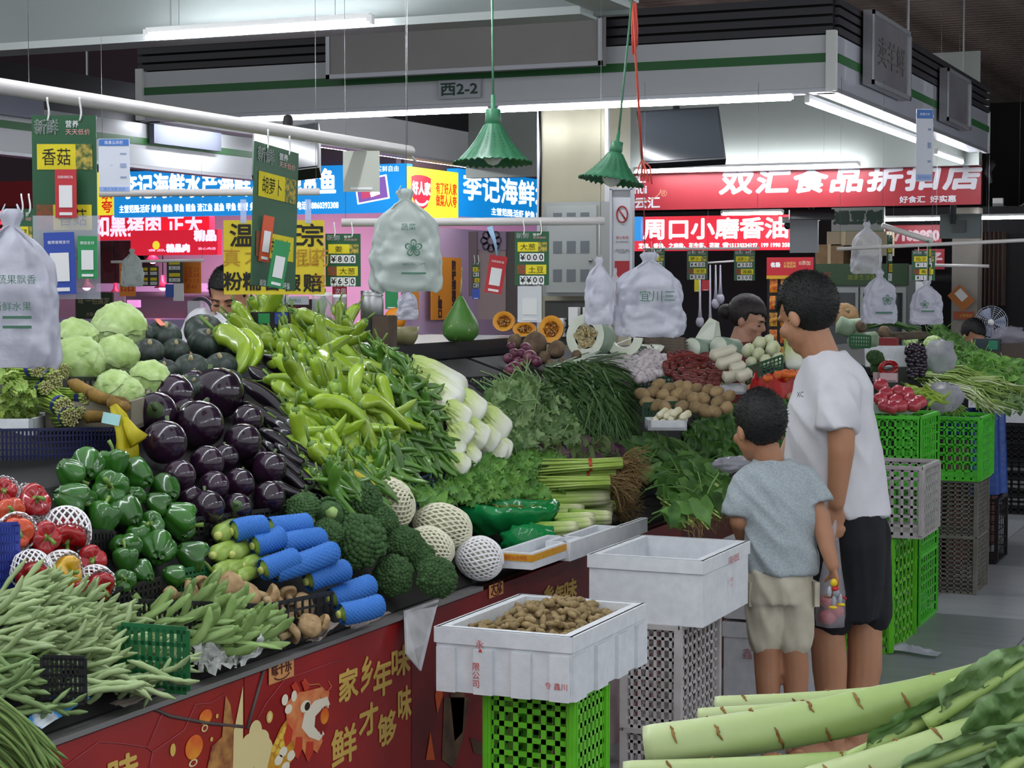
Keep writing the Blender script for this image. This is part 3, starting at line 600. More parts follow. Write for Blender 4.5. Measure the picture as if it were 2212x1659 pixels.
# fan, camera, wall screen
fan = thing('desk_fan', 'grey round caged desk fan by the right counter', 'fan', Yp(2142, 696, 14.6)); A = np.linspace(0, 2*PI, 29)
mb = MB()
for r_ in np.linspace(.02, .125, 8): mb.tube([(r_*math.cos(t), -.02, r_*math.sin(t)) for t in A], .0022, 4)
for t in A[::2]: mb.tube([(0, -.025, 0), (.125*math.cos(t), -.018, .125*math.sin(t))], .002, 4)
part('cage', mb, M('fan_grey', '#a9adba', .4), fan)
mb = MB(); mb.ell((0, -.03, 0), (.025, .02, .025)); part('hub', mb, white, fan)
for t in (0, 2.1, 4.2):
    mb = MB(); mb.surf(lambda u, v: ((.02+.09*v)*math.cos(t+(u-.5)*.9), .01*math.sin(u*6), (.02+.09*v)*math.sin(t+(u-.5)*.9)), 5, 4, closed=False); part('blade', mb, M('fan_blade', '#9aa6c0', .3), fan)
mb = MB(); mb.tube([(0, .03, 0), (0, .03, -.16)], .012, 8); mb.box((0, .03, -.17), (.14, .12, .02)); part('stand', mb, M('fan_grey', '#a9adba', .4), fan)
ms, w, h = boardY('monitor', 'grey back of a wall screen on a pole beneath the red shop sign', 'monitor', M('monitor_back', '#6f7a7a', .4), (2030, 462, 2118, 515), 15.2, .05)
mb = MB(); mb.tube([(-.05, .02, .03), (-.05, .4, .03)], .025, 8); part('pole', mb, M('pole_grey', '#4c5252', .4), ms); mb = MB(); mb.box((0, 0, .02), (w*.3, h*.5, .03)); part('bracket', mb, M('pole_grey', '#4c5252', .4), ms, False)
cm_ = thing('security_camera', 'small dark dome camera beside the red sesame oil sign', 'camera', Yp(1701, 487, 15.4)); mb = MB(); mb.ell((0, 0, 0), (.03, .03, .035)); part('dome', mb, M('dome_dark', '#22232c', .1), cm_); mb = MB(); mb.lathe([(0, .07), (.045, .07), (.045, .02), (.03, .02)], 14); part('housing', mb, white, cm_)
ab, w, h = cubY('wireless_router', 'small white wireless box with cable at the far right', 'device', white, (2144, 428, 2166, 448), 18.9, .06); mb = MB(); mb.tube([(.05, 0, -.03), (.15, 0, -.07), (.25, 0, -.02), (.3, 0, .05)], .006, 6); part('cable', mb, white, ab)
clo = MB(); cp = Yp(2136, 355, 17.8); clo.tube([(0, 0, .08), (.02, 0, 0), (-.01, 0, -.08), (.03, 0, -.17)], [.02, .05, .04, .012], 8); solo('black_bag', clo, black, 'small black cloth bundle hanging at the canopy end', 'bag', mw=m4(I3, cp))
# ================================================================ front stall stand with its printed banner
deckm = M('stand_dark', '#0d0c0c', .7, '#151313', 5.)
def stand(y0, y1, label, ledge=False, dp=1.6):
    zb = .78+.42+(dp-.42)*.33-.015
    t = thing('display_stand', label, 'stand', (XS, (y0+y1)/2, 0)); L_ = (y1-y0)/2
    pts = [(0, .765), (-.42, 1.185), (-dp, zb), (-dp, zb-.025), (-.44, 1.15), (-.02, .735)]
    if ledge: pts = [(0, .775), (-.26, .775), (-.42, 1.185), (-dp, zb), (-dp, zb-.025), (-.44, 1.15), (-.28, .74), (-.02, .74)]
    mb = MB(); V = [(x, s_*L_, z) for s_ in (-1, 1) for x, z in pts]; n = len(pts)
    mb.add(V, [tuple(range(n-1, -1, -1)), tuple(range(n, 2*n))] + [(i, (i+1) % n, n+(i+1) % n, n+i) for i in range(n)]); part('sloped_deck', mb, deckm, t, False)
    for s_ in (-1, 1):
        mb = MB(); mb.poly([(-.02, s_*(L_-.01), 0), (-.02, s_*(L_-.01), .73), (-.28, s_*(L_-.01), .73), (-.44, s_*(L_-.01), 1.14), (-dp, s_*(L_-.01), zb-.03), (-dp, s_*(L_-.01), 0)]); part('end_panel', mb, deckm, t, False)
    mb = MB(); mb.box((-dp+.01, 0, zb/2-.01), (.02, 2*L_, zb-.03)); part('back_panel', mb, deckm, t, False)
    mb = MB(); mb.box((-.04, 0, .37), (.04, 2*L_, .74)); part('front_board', mb, M('stand_board', '#4a1a1a', .6), t, False)
    return t
st1 = stand(1.6, YL-.02, 'dark sloped display stand of the front vegetable stall', False, 1.42)
stb = stand(YL, 7.05, 'dark stand with a flat front ledge under the celery', True, .95)
st2 = stand(7.1, 9.4, 'dark display stand beyond the celery at the end of the front stall', True, .95)
mb = MB(); mb.box((.012, 0, .752), (.05, 3.4, .012)); part('edge_trim', mb, M('edge_trim', '#8d8a8a', .35, metal=.5), st1, False)
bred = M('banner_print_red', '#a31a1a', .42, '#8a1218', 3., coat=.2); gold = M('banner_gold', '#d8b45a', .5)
def bpos(x, y): p = Xp(x, y, XS); return p[1], p[2]
def banner(y0, y1, label, mat=None):
    o = board('stall_banner', label, 'banner', mat or bred, (XS+.02, (y0+y1)/2, .37), y1-y0-.004, .735, LY, LZ, .006); o['yc'] = (y0+y1)/2; return o
ys = [1.7, bpos(512, 1500)[0], bpos(875, 1500)[0], bpos(1262, 1300)[0], 7.0]
ba = banner(ys[0], ys[1], 'red printed banner on the stall front with lanterns, nearest panel'); bb = banner(ys[1], ys[2], 'red printed banner panel with a dragon and gold characters')
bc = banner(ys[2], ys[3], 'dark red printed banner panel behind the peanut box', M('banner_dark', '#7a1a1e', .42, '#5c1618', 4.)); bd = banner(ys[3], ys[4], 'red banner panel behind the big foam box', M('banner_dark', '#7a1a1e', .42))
def bl(o, x, y): a = bpos(x, y); return a[0]-o['yc'], a[1]-.37
def bchar(o, ch, x0, y0, x1, y1, mat=gold):
    x, y = bl(o, (x0+x1)/2, (y0+y1)/2); w = abs(bl(o, x1, y0)[0]-bl(o, x0, y0)[0]); h = abs(bl(o, (x0+x1)/2, y0)[1]-bl(o, (x0+x1)/2, y1)[1]); write(o, ch, mat, x, y, .0015, w=w*.95, h=h*.84, bold=.003)
for ch, r_ in zip('家乡年味鲜才够味', ((716, 1437, 759, 1516), (764, 1411, 790, 1496), (791, 1418, 832, 1508), (831, 1390, 872, 1464), (700, 1562, 756, 1655), (760, 1514, 802, 1591), (801, 1531, 842, 1613), (845, 1476, 874, 1560))): bchar(bb, ch, *r_)
bchar(ba, '味', 215, 1625, 282, 1700)
for ch, r_ in zip('乡年味', ((1160, 1262, 1184, 1300), (1186, 1260, 1206, 1300), (1206, 1248, 1234, 1296))): bchar(bc, ch, *r_)
def bell_(o, x, y, rx, ry, mat, z=.0015, name='printed_shape', n=20, rot=0.):
    cx, cy = bl(o, x, y); w = abs(bl(o, x+rx, y)[0]-cx); h = abs(bl(o, x, y+ry)[1]-cy); mb = MB()
    mb.poly([(w*math.cos(t)*math.cos(rot)-h*math.sin(t)*math.sin(rot), w*math.cos(t)*math.sin(rot)+h*math.sin(t)*math.cos(rot), 0) for t in np.linspace(0, 2*PI, n+1)[:-1]]); return part(name, mb, mat, o, False, Matrix.Translation((cx, cy, z)))
def bpoly(o, pts, mat, z=.0015, name='printed_shape'):
    mb = MB(); mb.poly([(*bl(o, x, y), 0) for x, y in pts]); return part(name, mb, mat, o, False, Matrix.Translation((0, 0, z)))
lant = M('print_orange', '#d8501e', .5, '#e8942a', 12.); cream = M('print_cream', '#e2cf96', .5); pcoral = M('print_coral', '#d2603a', .5, '#e0925a', 25.)
pwhite = M('print_offwhite', '#e8ddc8', .5); pdark = M('print_dark', '#2a1412', .6); pyel = M('print_yellow', '#d9a632', .5, '#b9781e', 40.)
for x, y, rx, ry in ((427, 1547, 14, 16), (402, 1612, 19, 26)):
    bell_(ba, x, y, rx, ry, lant, name='printed_lantern'); bell_(ba, x-2, y+ry+8, rx*.5, 8, cream, name='printed_tassel'); bell_(ba, x-2, y+ry+8, rx*.3, 5, M('banner_print_red', ''), .002, 'printed_hole')
for x, y, rx, ry in ((356, 1618, 6, 14), (452, 1545, 3, 5), (440, 1595, 3, 5)): bell_(ba, x, y, rx, ry, gold, name='printed_coin')
bell_(bb, 566, 1547, 7, 13, gold, name='printed_coin'); bell_(bb, 566, 1547, 4, 9, cream, .002, 'printed_coin')
bpoly(ba, ((508, 1480), (508, 1659), (470, 1659), (478, 1610), (490, 1570)), cream, name='printed_cloud')
bpoly(ba, ((430, 1659), (440, 1610), (462, 1590), (470, 1500), (480, 1520), (488, 1570), (486, 1659)), M('print_tan', '#c08a4a', .6, '#7a3a24', 20.), .002, 'printed_plant')
for x, y, rx, ry in ((535, 1580, 14, 26), (520, 1625, 22, 42), (552, 1630, 22, 40), (545, 1600, 20, 25)): bell_(bb, x, y, rx, ry, cream, .0012+x*1e-6, 'printed_cloud')
bpoly(bb, ((560, 1659), (572, 1610), (590, 1570), (612, 1540), (640, 1580), (630, 1620), (600, 1659)), pyel, .002, 'printed_dragon_body')
for x, y in ((585, 1640), (600, 1655), (612, 1630), (595, 1622)): bell_(bb, x, y, 9, 11, pwhite, .0024, 'printed_dragon_scale')
bpoly(bb, ((600, 1520), (620, 1495), (650, 1490), (680, 1482), (694, 1500), (690, 1530), (675, 1560), (680, 1600), (668, 1625), (655, 1612), (648, 1642), (636, 1615), (622, 1635), (616, 1600), (604, 1590)), pcoral, .0026, 'printed_dragon_mane')
for x, y, rx, ry in ((598, 1510, 7, 12), (618, 1502, 6, 12), (606, 1530, 8, 10)): bell_(bb, x, y, rx, ry, pwhite, .003, 'printed_dragon_horn')
bpoly(bb, ((640, 1540), (662, 1512), (690, 1503), (696, 1520), (680, 1525), (668, 1545), (664, 1570), (680, 1588), (672, 1598), (650, 1590), (634, 1570)), pwhite, .0032, 'printed_dragon_lips')
bpoly(bb, ((664, 1545), (684, 1524), (692, 1530), (690, 1570), (676, 1585), (662, 1568)), M('print_mouth', '#8a1c1c', .5), .0034, 'printed_dragon_mouth')
bell_(bb, 684, 1545, 9, 17, lant, .0036, 'printed_dragon_tongue'); bell_(bb, 642, 1524, 11, 13, pwhite, .0038, 'printed_eye'); bell_(bb, 646, 1524, 6, 9, pdark, .004, 'printed_pupil'); bell_(bb, 684, 1498, 10, 7, pcoral, .0038, 'printed_nose')
for pts in (((676, 1520), (682, 1519), (680, 1530)), ((688, 1518), (693, 1520), (691, 1530)), ((668, 1588), (674, 1590), (672, 1578)), ((678, 1588), (683, 1584), (679, 1576))): bpoly(bb, pts, M('print_tooth', '#f0ead8', .5), .0042, 'printed_tooth')
for pts in (((604, 1560), (596, 1590), (600, 1612), (612, 1600), (616, 1575)), ((622, 1590), (618, 1620), (626, 1640), (636, 1615), (636, 1590)), ((645, 1600), (642, 1628), (650, 1644), (660, 1620), (660, 1600)), ((612, 1480), (622, 1470), (632, 1490), (622, 1502)), ((634, 1472), (644, 1464), (652, 1484), (642, 1494))): bpoly(bb, pts, M('print_flame_red', '#c23a24', .5), .0028, 'printed_mane_lock')
for q in ((582, 1600), (590, 1588), (598, 1576), (574, 1616), (584, 1622), (592, 1606)): bell_(bb, q[0], q[1], 5, 7, M('print_gold_scale', '#e6bf4e', .5), .0023, 'printed_dragon_scale')
crk = M('banner_crease', '#b05058', .5)
def crease(o, pts, r=.0012, mat=None, name='crease_line'):
    mb = MB(); mb.tube([(*bl(o, x, y), .0015) for x, y in pts], r, 4); part(name, mb, mat or crk, o)
crease(ba, ((120, 1655), (195, 1600), (245, 1604), (300, 1612), (312, 1622), (345, 1600), (380, 1575), (405, 1520), (440, 1516), (470, 1495))); crease(ba, ((312, 1622), (305, 1659))); crease(ba, ((300, 1615), (330, 1545), (335, 1540)))
crease(bb, ((540, 1550), (560, 1515), (600, 1465), (640, 1452), (700, 1430), (735, 1424))); crease(ba, ((303, 1524), (350, 1545), (430, 1560), (508, 1568)), .004, M('grey_tape', '#5d5250', .5), 'tape_strip')
crease(bb, ((684, 1490), (672, 1476), (652, 1478), (640, 1466)), .0016, M('print_whisker', '#d8874a', .5), 'printed_whisker'); crease(bb, ((690, 1494), (700, 1482), (694, 1470)), .0014, M('print_whisker', '#d8874a', .5), 'printed_whisker')
crease(bb, ((552, 1447), (536, 1505), (517, 1572)), .005, M('grey_tape', '#5d5250', .5), 'tape_strip')
for k, (o, px, tx) in enumerate(((bb, (560, 1408, 620, 1490), '味十乐'), (bc, (1040, 1246, 1074, 1300), '大众'))):
    a0 = bl(o, px[0], px[3]); a1 = bl(o, px[2], px[1]); w = a1[0]-a0[0]; h = (a1[1]-a0[1])*.66; cx = (a0[0]+a1[0])/2; cy = (a0[1]+a1[1])/2
    s_ = flat(o, 'orange_sticker', M('sticker_tan', '#d0935a', .5), cx, cy, w*.9, h, .003)
    write(s_, tx, M('sticker_ink', '#5a2418', .6), 0, h*.2, .002, w=w*.7, bold=.001); mb = MB(); mb.tube([(w*.28*math.cos(t), h*.3*math.sin(t)-.005, 0) for t in np.linspace(PI*1.1, PI*1.9, 9)], .0016, 4); part('smile_line', mb, M('sticker_ink', '#5a2418', .6), s_, True, Matrix.Translation((0, 0, .002)))
for pts in (((958, 1500), (975, 1440), (990, 1500), (985, 1580), (968, 1600)), ((945, 1505), (1000, 1505), (985, 1600), (965, 1659), (940, 1640)), ((1000, 1590), (1050, 1615), (1060, 1640), (1010, 1625))): bpoly(bc, pts, M('print_rock', '#6a5038', .6, '#2c1c16', 8.), .0015, 'printed_rock')
for pts in (((925, 1500), (935, 1460), (942, 1500), (930, 1540)), ((905, 1640), (915, 1580), (925, 1640))): bpoly(bc, pts, M('print_flame', '#c0501e', .5), .002, 'printed_flame')
# torn white flap of paper at the banner corner
fl_ = MB(); P = [D(x, y, d) for x, y, d in ((875, 1320, 5.10), (948, 1295, 5.32), (935, 1345, 5.2), (910, 1450, 5.05), (878, 1412, 5.06))]; c_ = sum(P)/5
fl_.poly([p-c_ for p in P]); fl_.poly([p-c_+np.array([-.004, 0, 0]) for p in P][::-1]); solo('torn_paper_flap', fl_, M('flap_paper', '#c3c3c6', .6, '#a5a5a6', 14.), 'torn white paper flap hanging from the banner corner', 'paper', False, mw=m4(I3, c_))
# ================================================================ pipe rails
XR = -2.66; a = Xp(0, 181, XR); b = Xp(886, 327, XR)
t = thing('pipe_rail', 'thick white pipe rail hung above the front stall', 'rail', (XR, (a[1]+b[1])/2, a[2]))
mb = MB(); mb.tube([(0, -2.2, 0), (0, b[1]-(a[1]+b[1])/2, b[2]-a[2])], .018, 14); part('pipe', mb, M('rail_white', '#c9c4c2', .35), t)
for y in (-.9, b[1]-(a[1]+b[1])/2-.02):
    mb = MB(); mb.tube([(0, y, 0), (0, y, 2.66-a[2])], .001, 4); part('wire', mb, steel, t)
mb = MB(); mb.tube([(0, b[1]-(a[1]+b[1])/2-.02, b[2]-a[2]), (.0, b[1]-(a[1]+b[1])/2+.04, b[2]-a[2]-.03)], .004, 6); part('cable_tie', mb, white, t)
pipe(D(215, 418, 6.2), D(690, 414, 6.2), 'thin white pipe rail crossing in front of the blue sign', .012)
pipe(D(738, 481, 6.35), D(1306, 477, 6.35), 'white pipe rail between the bags and the column', .014)
pipe(D(1388, 538, 9.28), D(1640, 536, 9.28), 'thin rail carrying the price boards in the dark shop', .006)
pipe(D(1905, 487, 9.2), D(2015, 522, 9.2), 'short slanting white rail under the red shop sign', .014)
pipe(D(1808, 538, 9.05), D(2230, 518, 9.05), 'long thin white rail at the right', .009)
pipe(D(2020, 573, 13.5), D(2136, 575, 13.5), 'short white rail before the brown curtain', .012)
# ================================================================ price boards
phm = M('veg_photo_print', '#5a4a22', .5, '#8a3a26', 90., thresh=(.4, .6)); phm2 = M('veg_photo_print2', '#3a5a2a', .5, '#b9a040', 70., thresh=(.4, .6))
hook = M('hook_white', '#d9d9d6', .4)
def price_board(px, d, label, rows, ang=0., hooks=True, tilt=0., sparkle=True, group=None, layout=0):
    k = d/F; cxp, cyp = (px[0]+px[2])/2, (px[1]+px[3])/2; c = D(cxp, cyp, d); h = (px[3]-px[1])*k; w = h*.64 if ang else (px[2]-px[0])*k
    r_ = RT*math.cos(ang)+np.array([FW[0], FW[1], 0])*math.sin(ang); u_ = LZ*math.cos(tilt)+r_*math.sin(tilt)
    r_ = r_*math.cos(tilt)-LZ*math.sin(tilt)
    o = board('price_board', label, 'price board', gboard, c, w, h, r_, u_, .004, group)
    write(o, '新鲜', whiteink, -w*.27, h*.42, w=w*.36, h=h*.1, bold=w*.004); write(o, '新鲜', M('dark_green_print', '#2c4a3a'), -w*.27, h*.42, .0026, w=w*.36, h=h*.1)
    write(o, '营养', whiteink, w*.13, h*.44, w=w*.2, h=h*.05); write(o, '天天低价', M('pink_print', '#e0a0a0', .5), w*.22, h*.385, w=w*.38, h=h*.04)
    n = len(rows)
    for i, (nm, pr) in enumerate(rows):
        yy = h*(.33-.84*(i+.5)/n+.0); rh = h*.84/n; fl2 = 1 if (i % 2 == 0) else -1
        flat(o, 'yellow_card', yellow_card, -w*.12*fl2, yy+rh*.22, w*.6, rh*.42); flat(o, 'photo_print', phm if i % 2 else phm2, w*.31*fl2, yy+rh*.22, w*.26, rh*.42)
        write(o, nm, ink, -w*.12*fl2, yy+rh*.22, .002, w=w*(.22*min(len(nm), 2)), h=rh*.28)
        if pr:
            m_ = len(pr)
            for j, ch in enumerate(pr):
                xx = w*(-.36+.72*(j+.5)/(m_+.0)); s_ = flat(o, 'number_card', paper, xx, yy-rh*.24, w*.68/m_, rh*.36, .0016); write(s_, ch, ink, 0, 0, .001, h=rh*.26, bold=.0006)
    write(o, '诚信 公平 健康 环保', whiteink, 0, -h*.475, w=w*.7)
    if hooks:
        for sx in (-.25, .25):
            mb = MB(); mb.tube([(w*sx+.006*math.sin(q*3.2)*(1-q), h*.5-.012+q*.05, .002) for q in np.linspace(0, 1, 9)], .0022, 6); part('hook', mb, hook, o)
    return o
def blank_card(px, d, label, mat, inner_, ang=0., tilt=0., txt=None, name='payment_card', ht=.24):
    k = d/F; c = D((px[0]+px[2])/2, (px[1]+px[3])/2, d); w = (px[2]-px[0])*k; h = (px[3]-px[1])*k
    r_ = RT*math.cos(ang)+np.array([FW[0], FW[1], 0])*math.sin(ang); u_ = LZ*math.cos(tilt)+r_*math.sin(tilt); r2 = r_*math.cos(tilt)-LZ*math.sin(tilt)
    o = board(name, label, 'card', mat, c, w, h, r2, u_, .003)
    if inner_: flat(o, 'blank_square', paper, 0, -h*.06, w*.62, h*.46)
    if txt: write(o, txt, whiteink, 0, h*.34, .002, w=w*.72)
    flat(o, 'foot_strip', paper, 0, -h*.42, w*.6, h*.06); return o
pb1 = price_board((70, 250, 209, 560), 3.95, 'large near green price board with handwritten yellow cards on the pipe rail', [('香菇', ''), ('香菇', '')])
pr_ = M('pay_red', '#b82c34', .45); pbl = M('pay_blue2', '#2c48a0', .45); pgr = M('pay_green', '#2a8a50', .45)
blank_card((119, 366, 165, 470), 3.92, 'red card clipped on the near green price board', pr_, True, txt='扫码领红包')
slv = M('clear_sleeve', '#c9c9d4', .2, alpha=.35)
sv = board('plastic_sleeve', 'clear plastic sleeve over the lower part of the near price board', 'sleeve', slv, D(144, 556, 3.93), 145*3.93/F, 180*3.93/F, RT, LZ, .001)
blank_card((96, 502, 162, 636), 3.90, 'blue payment card in the clear sleeve at left', pbl, True, txt='推荐使用支付', tilt=-.03); blank_card((168, 510, 210, 602), 3.90, 'green payment card beside the blue one in the clear sleeve', pgr, True, txt='微信支付')
price_board((560, 318, 632, 622), 4.75, 'green price board turned almost edge on, dangling in front of the yellow paper', [('胡萝卜', ''), ('胡萝卜', '')], ang=1.2, tilt=.07)
blank_card((562, 466, 590, 566), 4.68, 'orange red payment card clipped to the turned price board', M('pay_orange', '#c8502c', .45), True, ang=.75, tilt=.16); blank_card((584, 520, 622, 622), 4.66, 'green edged payment card at the foot of the turned price board', pgr, True, ang=.6, tilt=.2)
price_board((703, 505, 779, 619), 6.2, 'green price board showing 8.00 and 6.50 beside the yellow paper', [('姜', '¥800'), ('大葱', '¥650')])
price_board((1112, 500, 1186, 616), 6.3, 'green price board showing 0.00 in front of the meter cabinet', [('大葱', '¥000'), ('土豆', '¥¥00')])
price_board((40, 452, 72, 640), 4.6, 'green price board half hidden behind the near board', [('香菜', '¥4'), ('蒜', '¥5')])
price_board((1484, 541, 1529, 604), 9.3, 'green price board above the red card in the dark shop, left of the vendor', [('萝卜', '¥400'), ('洋葱', '¥300')]); price_board((1586, 541, 1631, 606), 9.3, 'green price board above the woman in red', [('胡萝卜', '¥300'), ('莲藕', '¥500')])
price_board((1397, 538, 1436, 606), 9.1, 'green price board behind the big white hanging bag', [('蒜', '¥300'), ('姜', '¥400')]); price_board((1970, 541, 2020, 606), 10.5, 'green price board above the right hanging bags showing 1.5', [('茄子', '¥15'), ('黄瓜', '¥17')])
price_board((1915, 508, 1930, 608), 9.25, 'narrow edge on green price board left under the slanting rail', [('菜', '¥1'), ('菜', '¥2')], ang=1.2); price_board((2003, 520, 2014, 612), 9.25, 'narrow edge on green price board right under the slanting rail', [('菜', '¥1'), ('菜', '¥2')], ang=1.25)
price_board((1020, 566, 1037, 622), 10.2, 'tiny dark price board left of the red hanging card', [('菜', '¥1'), ('菜', '¥2')])
blank_card((1052, 552, 1090, 634), 6.5, 'tilted red payment card hanging by a blue strap', pr_, True, tilt=.16, txt='扫码领红包')
sp = MB(); A_ = D(1058, 490, 6.45); B_ = D(1074, 552, 6.45); sp.tube([A_-B_, (A_-B_)*.5+RT*.004, A_*0], [.012, .006, .003], 6); solo('blue_strap', sp, M('strap_blue', '#9dc0e0', .5), 'pale blue strap tied to the rail above the red card', 'strap', mw=m4(I3, B_))
blank_card((1118, 618, 1170, 696), 6.6, 'white payment stand card below the 0.00 price board', M('stand_card', '#cfd2d6', .4), True)
for px, n, m_ in (((832, 624, 860, 668), 'small green payment card behind the glass jars', pgr), ((1500, 604, 1510, 630), 'small yellow card below the 4.00 price board', yellow_card), ((1516, 605, 1532, 628), 'small red card below the 4.00 price board', pr_), ((1978, 608, 1998, 640), 'small white payment card below the 1.5 price board', paper), ((1020, 624, 1036, 646), 'tiny blue payment card below the tiny price board', pbl)):
    blank_card(px, 9.2 if px[0] > 1400 else 8.2, n, m_, False)
# yellow hand lettered paper
yp_, d_ = D(592, 556, 6.1), 6.1
yo = board('yellow_paper_sign', 'large yellow paper sign with brush lettering hung from the thin rail', 'sign', M('yellow_paper', '#c9b62a', .65, '#bda820', 8.), yp_, 218*d_/F, 160*d_/F, RT, LZ, .002)
w, h = 218*d_/F, 160*d_/F
for ch, x, y, s_ in (('温', -.32, .3, .3), ('县', -.05, .3, .26), ('正', .18, .3, .26), ('宗', .38, .3, .3), ('粉', -.41, -.32, .24), ('糯', -.22, -.32, .24), ('香', -.02, -.32, .24), ('假', .18, -.34, .22), ('赔', .38, -.34, .24)): write(yo, ch, ink, w*x, h*y, h=h*s_, bold=.0016)
for ch, x in (('真', -.42), ('才', -.2), ('铁', .1), ('棍', .25), ('山', .36), ('药', .46)): write(yo, ch, M('ochre_ink', '#a87a1c', .7), w*x, h*.0, h=h*.24)
write(yo, '包', M('ochre_ink', '#a87a1c', .7), w*.45, -h*.3, h=h*.18)
for sx in (-.3, .34):
    mb = MB(); mb.box((w*sx, h*.62, .001), (.02, h*.32, .001)); part('clear_tape', mb, M('tape_clear', '#b9c9e8', .3, alpha=.5), yo, False)
# white card hung on the rail
blank_card((741, 326, 820, 414), 5.6, 'plain pale card hanging from the end of the thick pipe rail', M('pale_card', '#b5b8ac', .5), False, name='hanging_card')
for px, Y_, lb in (((1706, 474, 1766, 546), 15.2, 'pale blank panel right of the sesame oil sign'),): boardY('blank_board', lb, 'panel', M('pale_panel', '#9fa6aa', .5), px, Y_, .04)
# ================================================================ green pendant lamps
lgm = M('lamp_green', '#2f6e4c', .4, '#2a6444', 10.); ldot = M('lamp_hole', '#173a28', .7)
def pendant(top, bottom, d, w_px, h_px, cord_top, label):
    k = d/F; T_ = D(*top, d); B_ = D(*bottom, d); ax = nrm(T_-B_); Rm = basis(np.cross(ax, FW), ax); Rm = np.stack([Rm[:, 0], np.cross(ax, Rm[:, 0]), ax], 1)
    o = thing('pendant_lamp', label, 'lamp', B_, Rm); hh = np.linalg.norm(T_-B_); r0 = w_px*k/2
    sh = [(.165, .62), (.24, .59), (.32, .5), (.45, .36), (.62, .22), (.8, .1), (.93, .03), (1.0, 0.)]
    hs = hh*.58; n = 96
    def scal(a_, r_, z_):
        if z_ < hs*.12: z_ += -.004+.008*abs(math.sin(a_*17))*(1-z_/(hs*.12)); 
        return r_*(1+.012*math.cos(a_*17)), z_
    dense = []
    for (a0, b0), (a1, b1) in zip(sh[:-1], sh[1:]):
        for q in (0, .5): dense.append(((a0+(a1-a0)*q)*r0, (b0+(b1-b0)*q)*hs/.62))
    dense.append((r0, 0)); inn = [(max(r_-.004, .002), z_-.003) for r_, z_ in dense[::-1]]
    mb = MB(); mb.lathe(dense+inn, n, fn=scal); part('shade', mb, lgm, o)
    mb = MB(); mb.lathe([(0, hh), (.05*r0, hh), (.06*r0, hh*.8), (.19*r0, hh*.78), (.20*r0, hh*.60), (.17*r0, hh*.57), (.17*r0, hs*.98)], 24); part('socket', mb, lgm, o)
    mb = MB(); mb.ell((0, 0, hs*.35), (.035, .035, .05), 12, 8); part('bulb', mb, M('bulb_off', '#d9dcd4', .2), o)
    mb = MB()
    for i in range(17):
        a_ = (i+.5)/17*2*PI
        for r_, z_ in ((.40, .42), (.46, .36), (.52, .305), (.585, .25), (.65, .20)):
            q = np.array([math.cos(a_)*r_*r0*1.01, math.sin(a_)*r_*r0*1.01, z_*hs/.62+.0015]); nn = nrm([math.cos(a_), math.sin(a_), 1.]); Rb = basis(np.cross(nn, LZ), nn)
            mb.add([tuple(.0024*math.cos(t)*Rb[:, 0]+.0024*math.sin(t)*Rb[:, 1]+q+nn*.001) for t in np.linspace(0, 2*PI, 7)[:-1]], [(0, 1, 2, 3, 4, 5)])
    part('perforations', mb, ldot, o, False, kind='stuff')
    mb = MB(); ct = D(*cord_top, d*1.02); loc = lambda p: np.array(Rm).T @ (p-B_)
    mb.tube([loc(T_), loc(T_*.5+ct*.5), loc(ct)], .0035, 6); part('cord', mb, M('cord_green', '#3c6a50', .5), o); return o
pendant((1065, 205), (1065, 352), 5.6, 172, 147, (1063, -25), 'green scalloped pendant lamp hanging straight on its cord')
pendant((1337, 283), (1320, 392), 5.75, 142, 118, (1366, -10), 'green scalloped pendant lamp hanging tilted to the right')
rs = MB(); P = [D(1366, -5, 5.9), D(1372, 110, 5.9), D(1380, 230, 6.0), D(1387, 345, 6.1)]; rs.tube([p-P[0] for p in P[3:]+[D(1391, 450, 6.25), D(1394, 552, 6.4)]], .0015, 5); rs.tube([p-P[0] for p in P], .004, 5)
for q in range(4): rs.tube([D(1367+q*2, 5, 5.9)-P[0], D(1365+q*4, 60, 5.9)-P[0], D(1367+q*3, 118-q*6, 5.9)-P[0]], .003, 4)
for q in range(5): rs.tube([P[3]-P[0], D(1380+q*6, 360+q % 2*10, 5.9)-P[0], D(1376+q*8, 378+q*5, 5.9)-P[0]], .0025, 4)
solo('red_string', rs, M('red_string', '#c04a3c', .6), 'red plastic string hanging beside the tilted lamp', 'string', mw=m4(I3, P[0]))
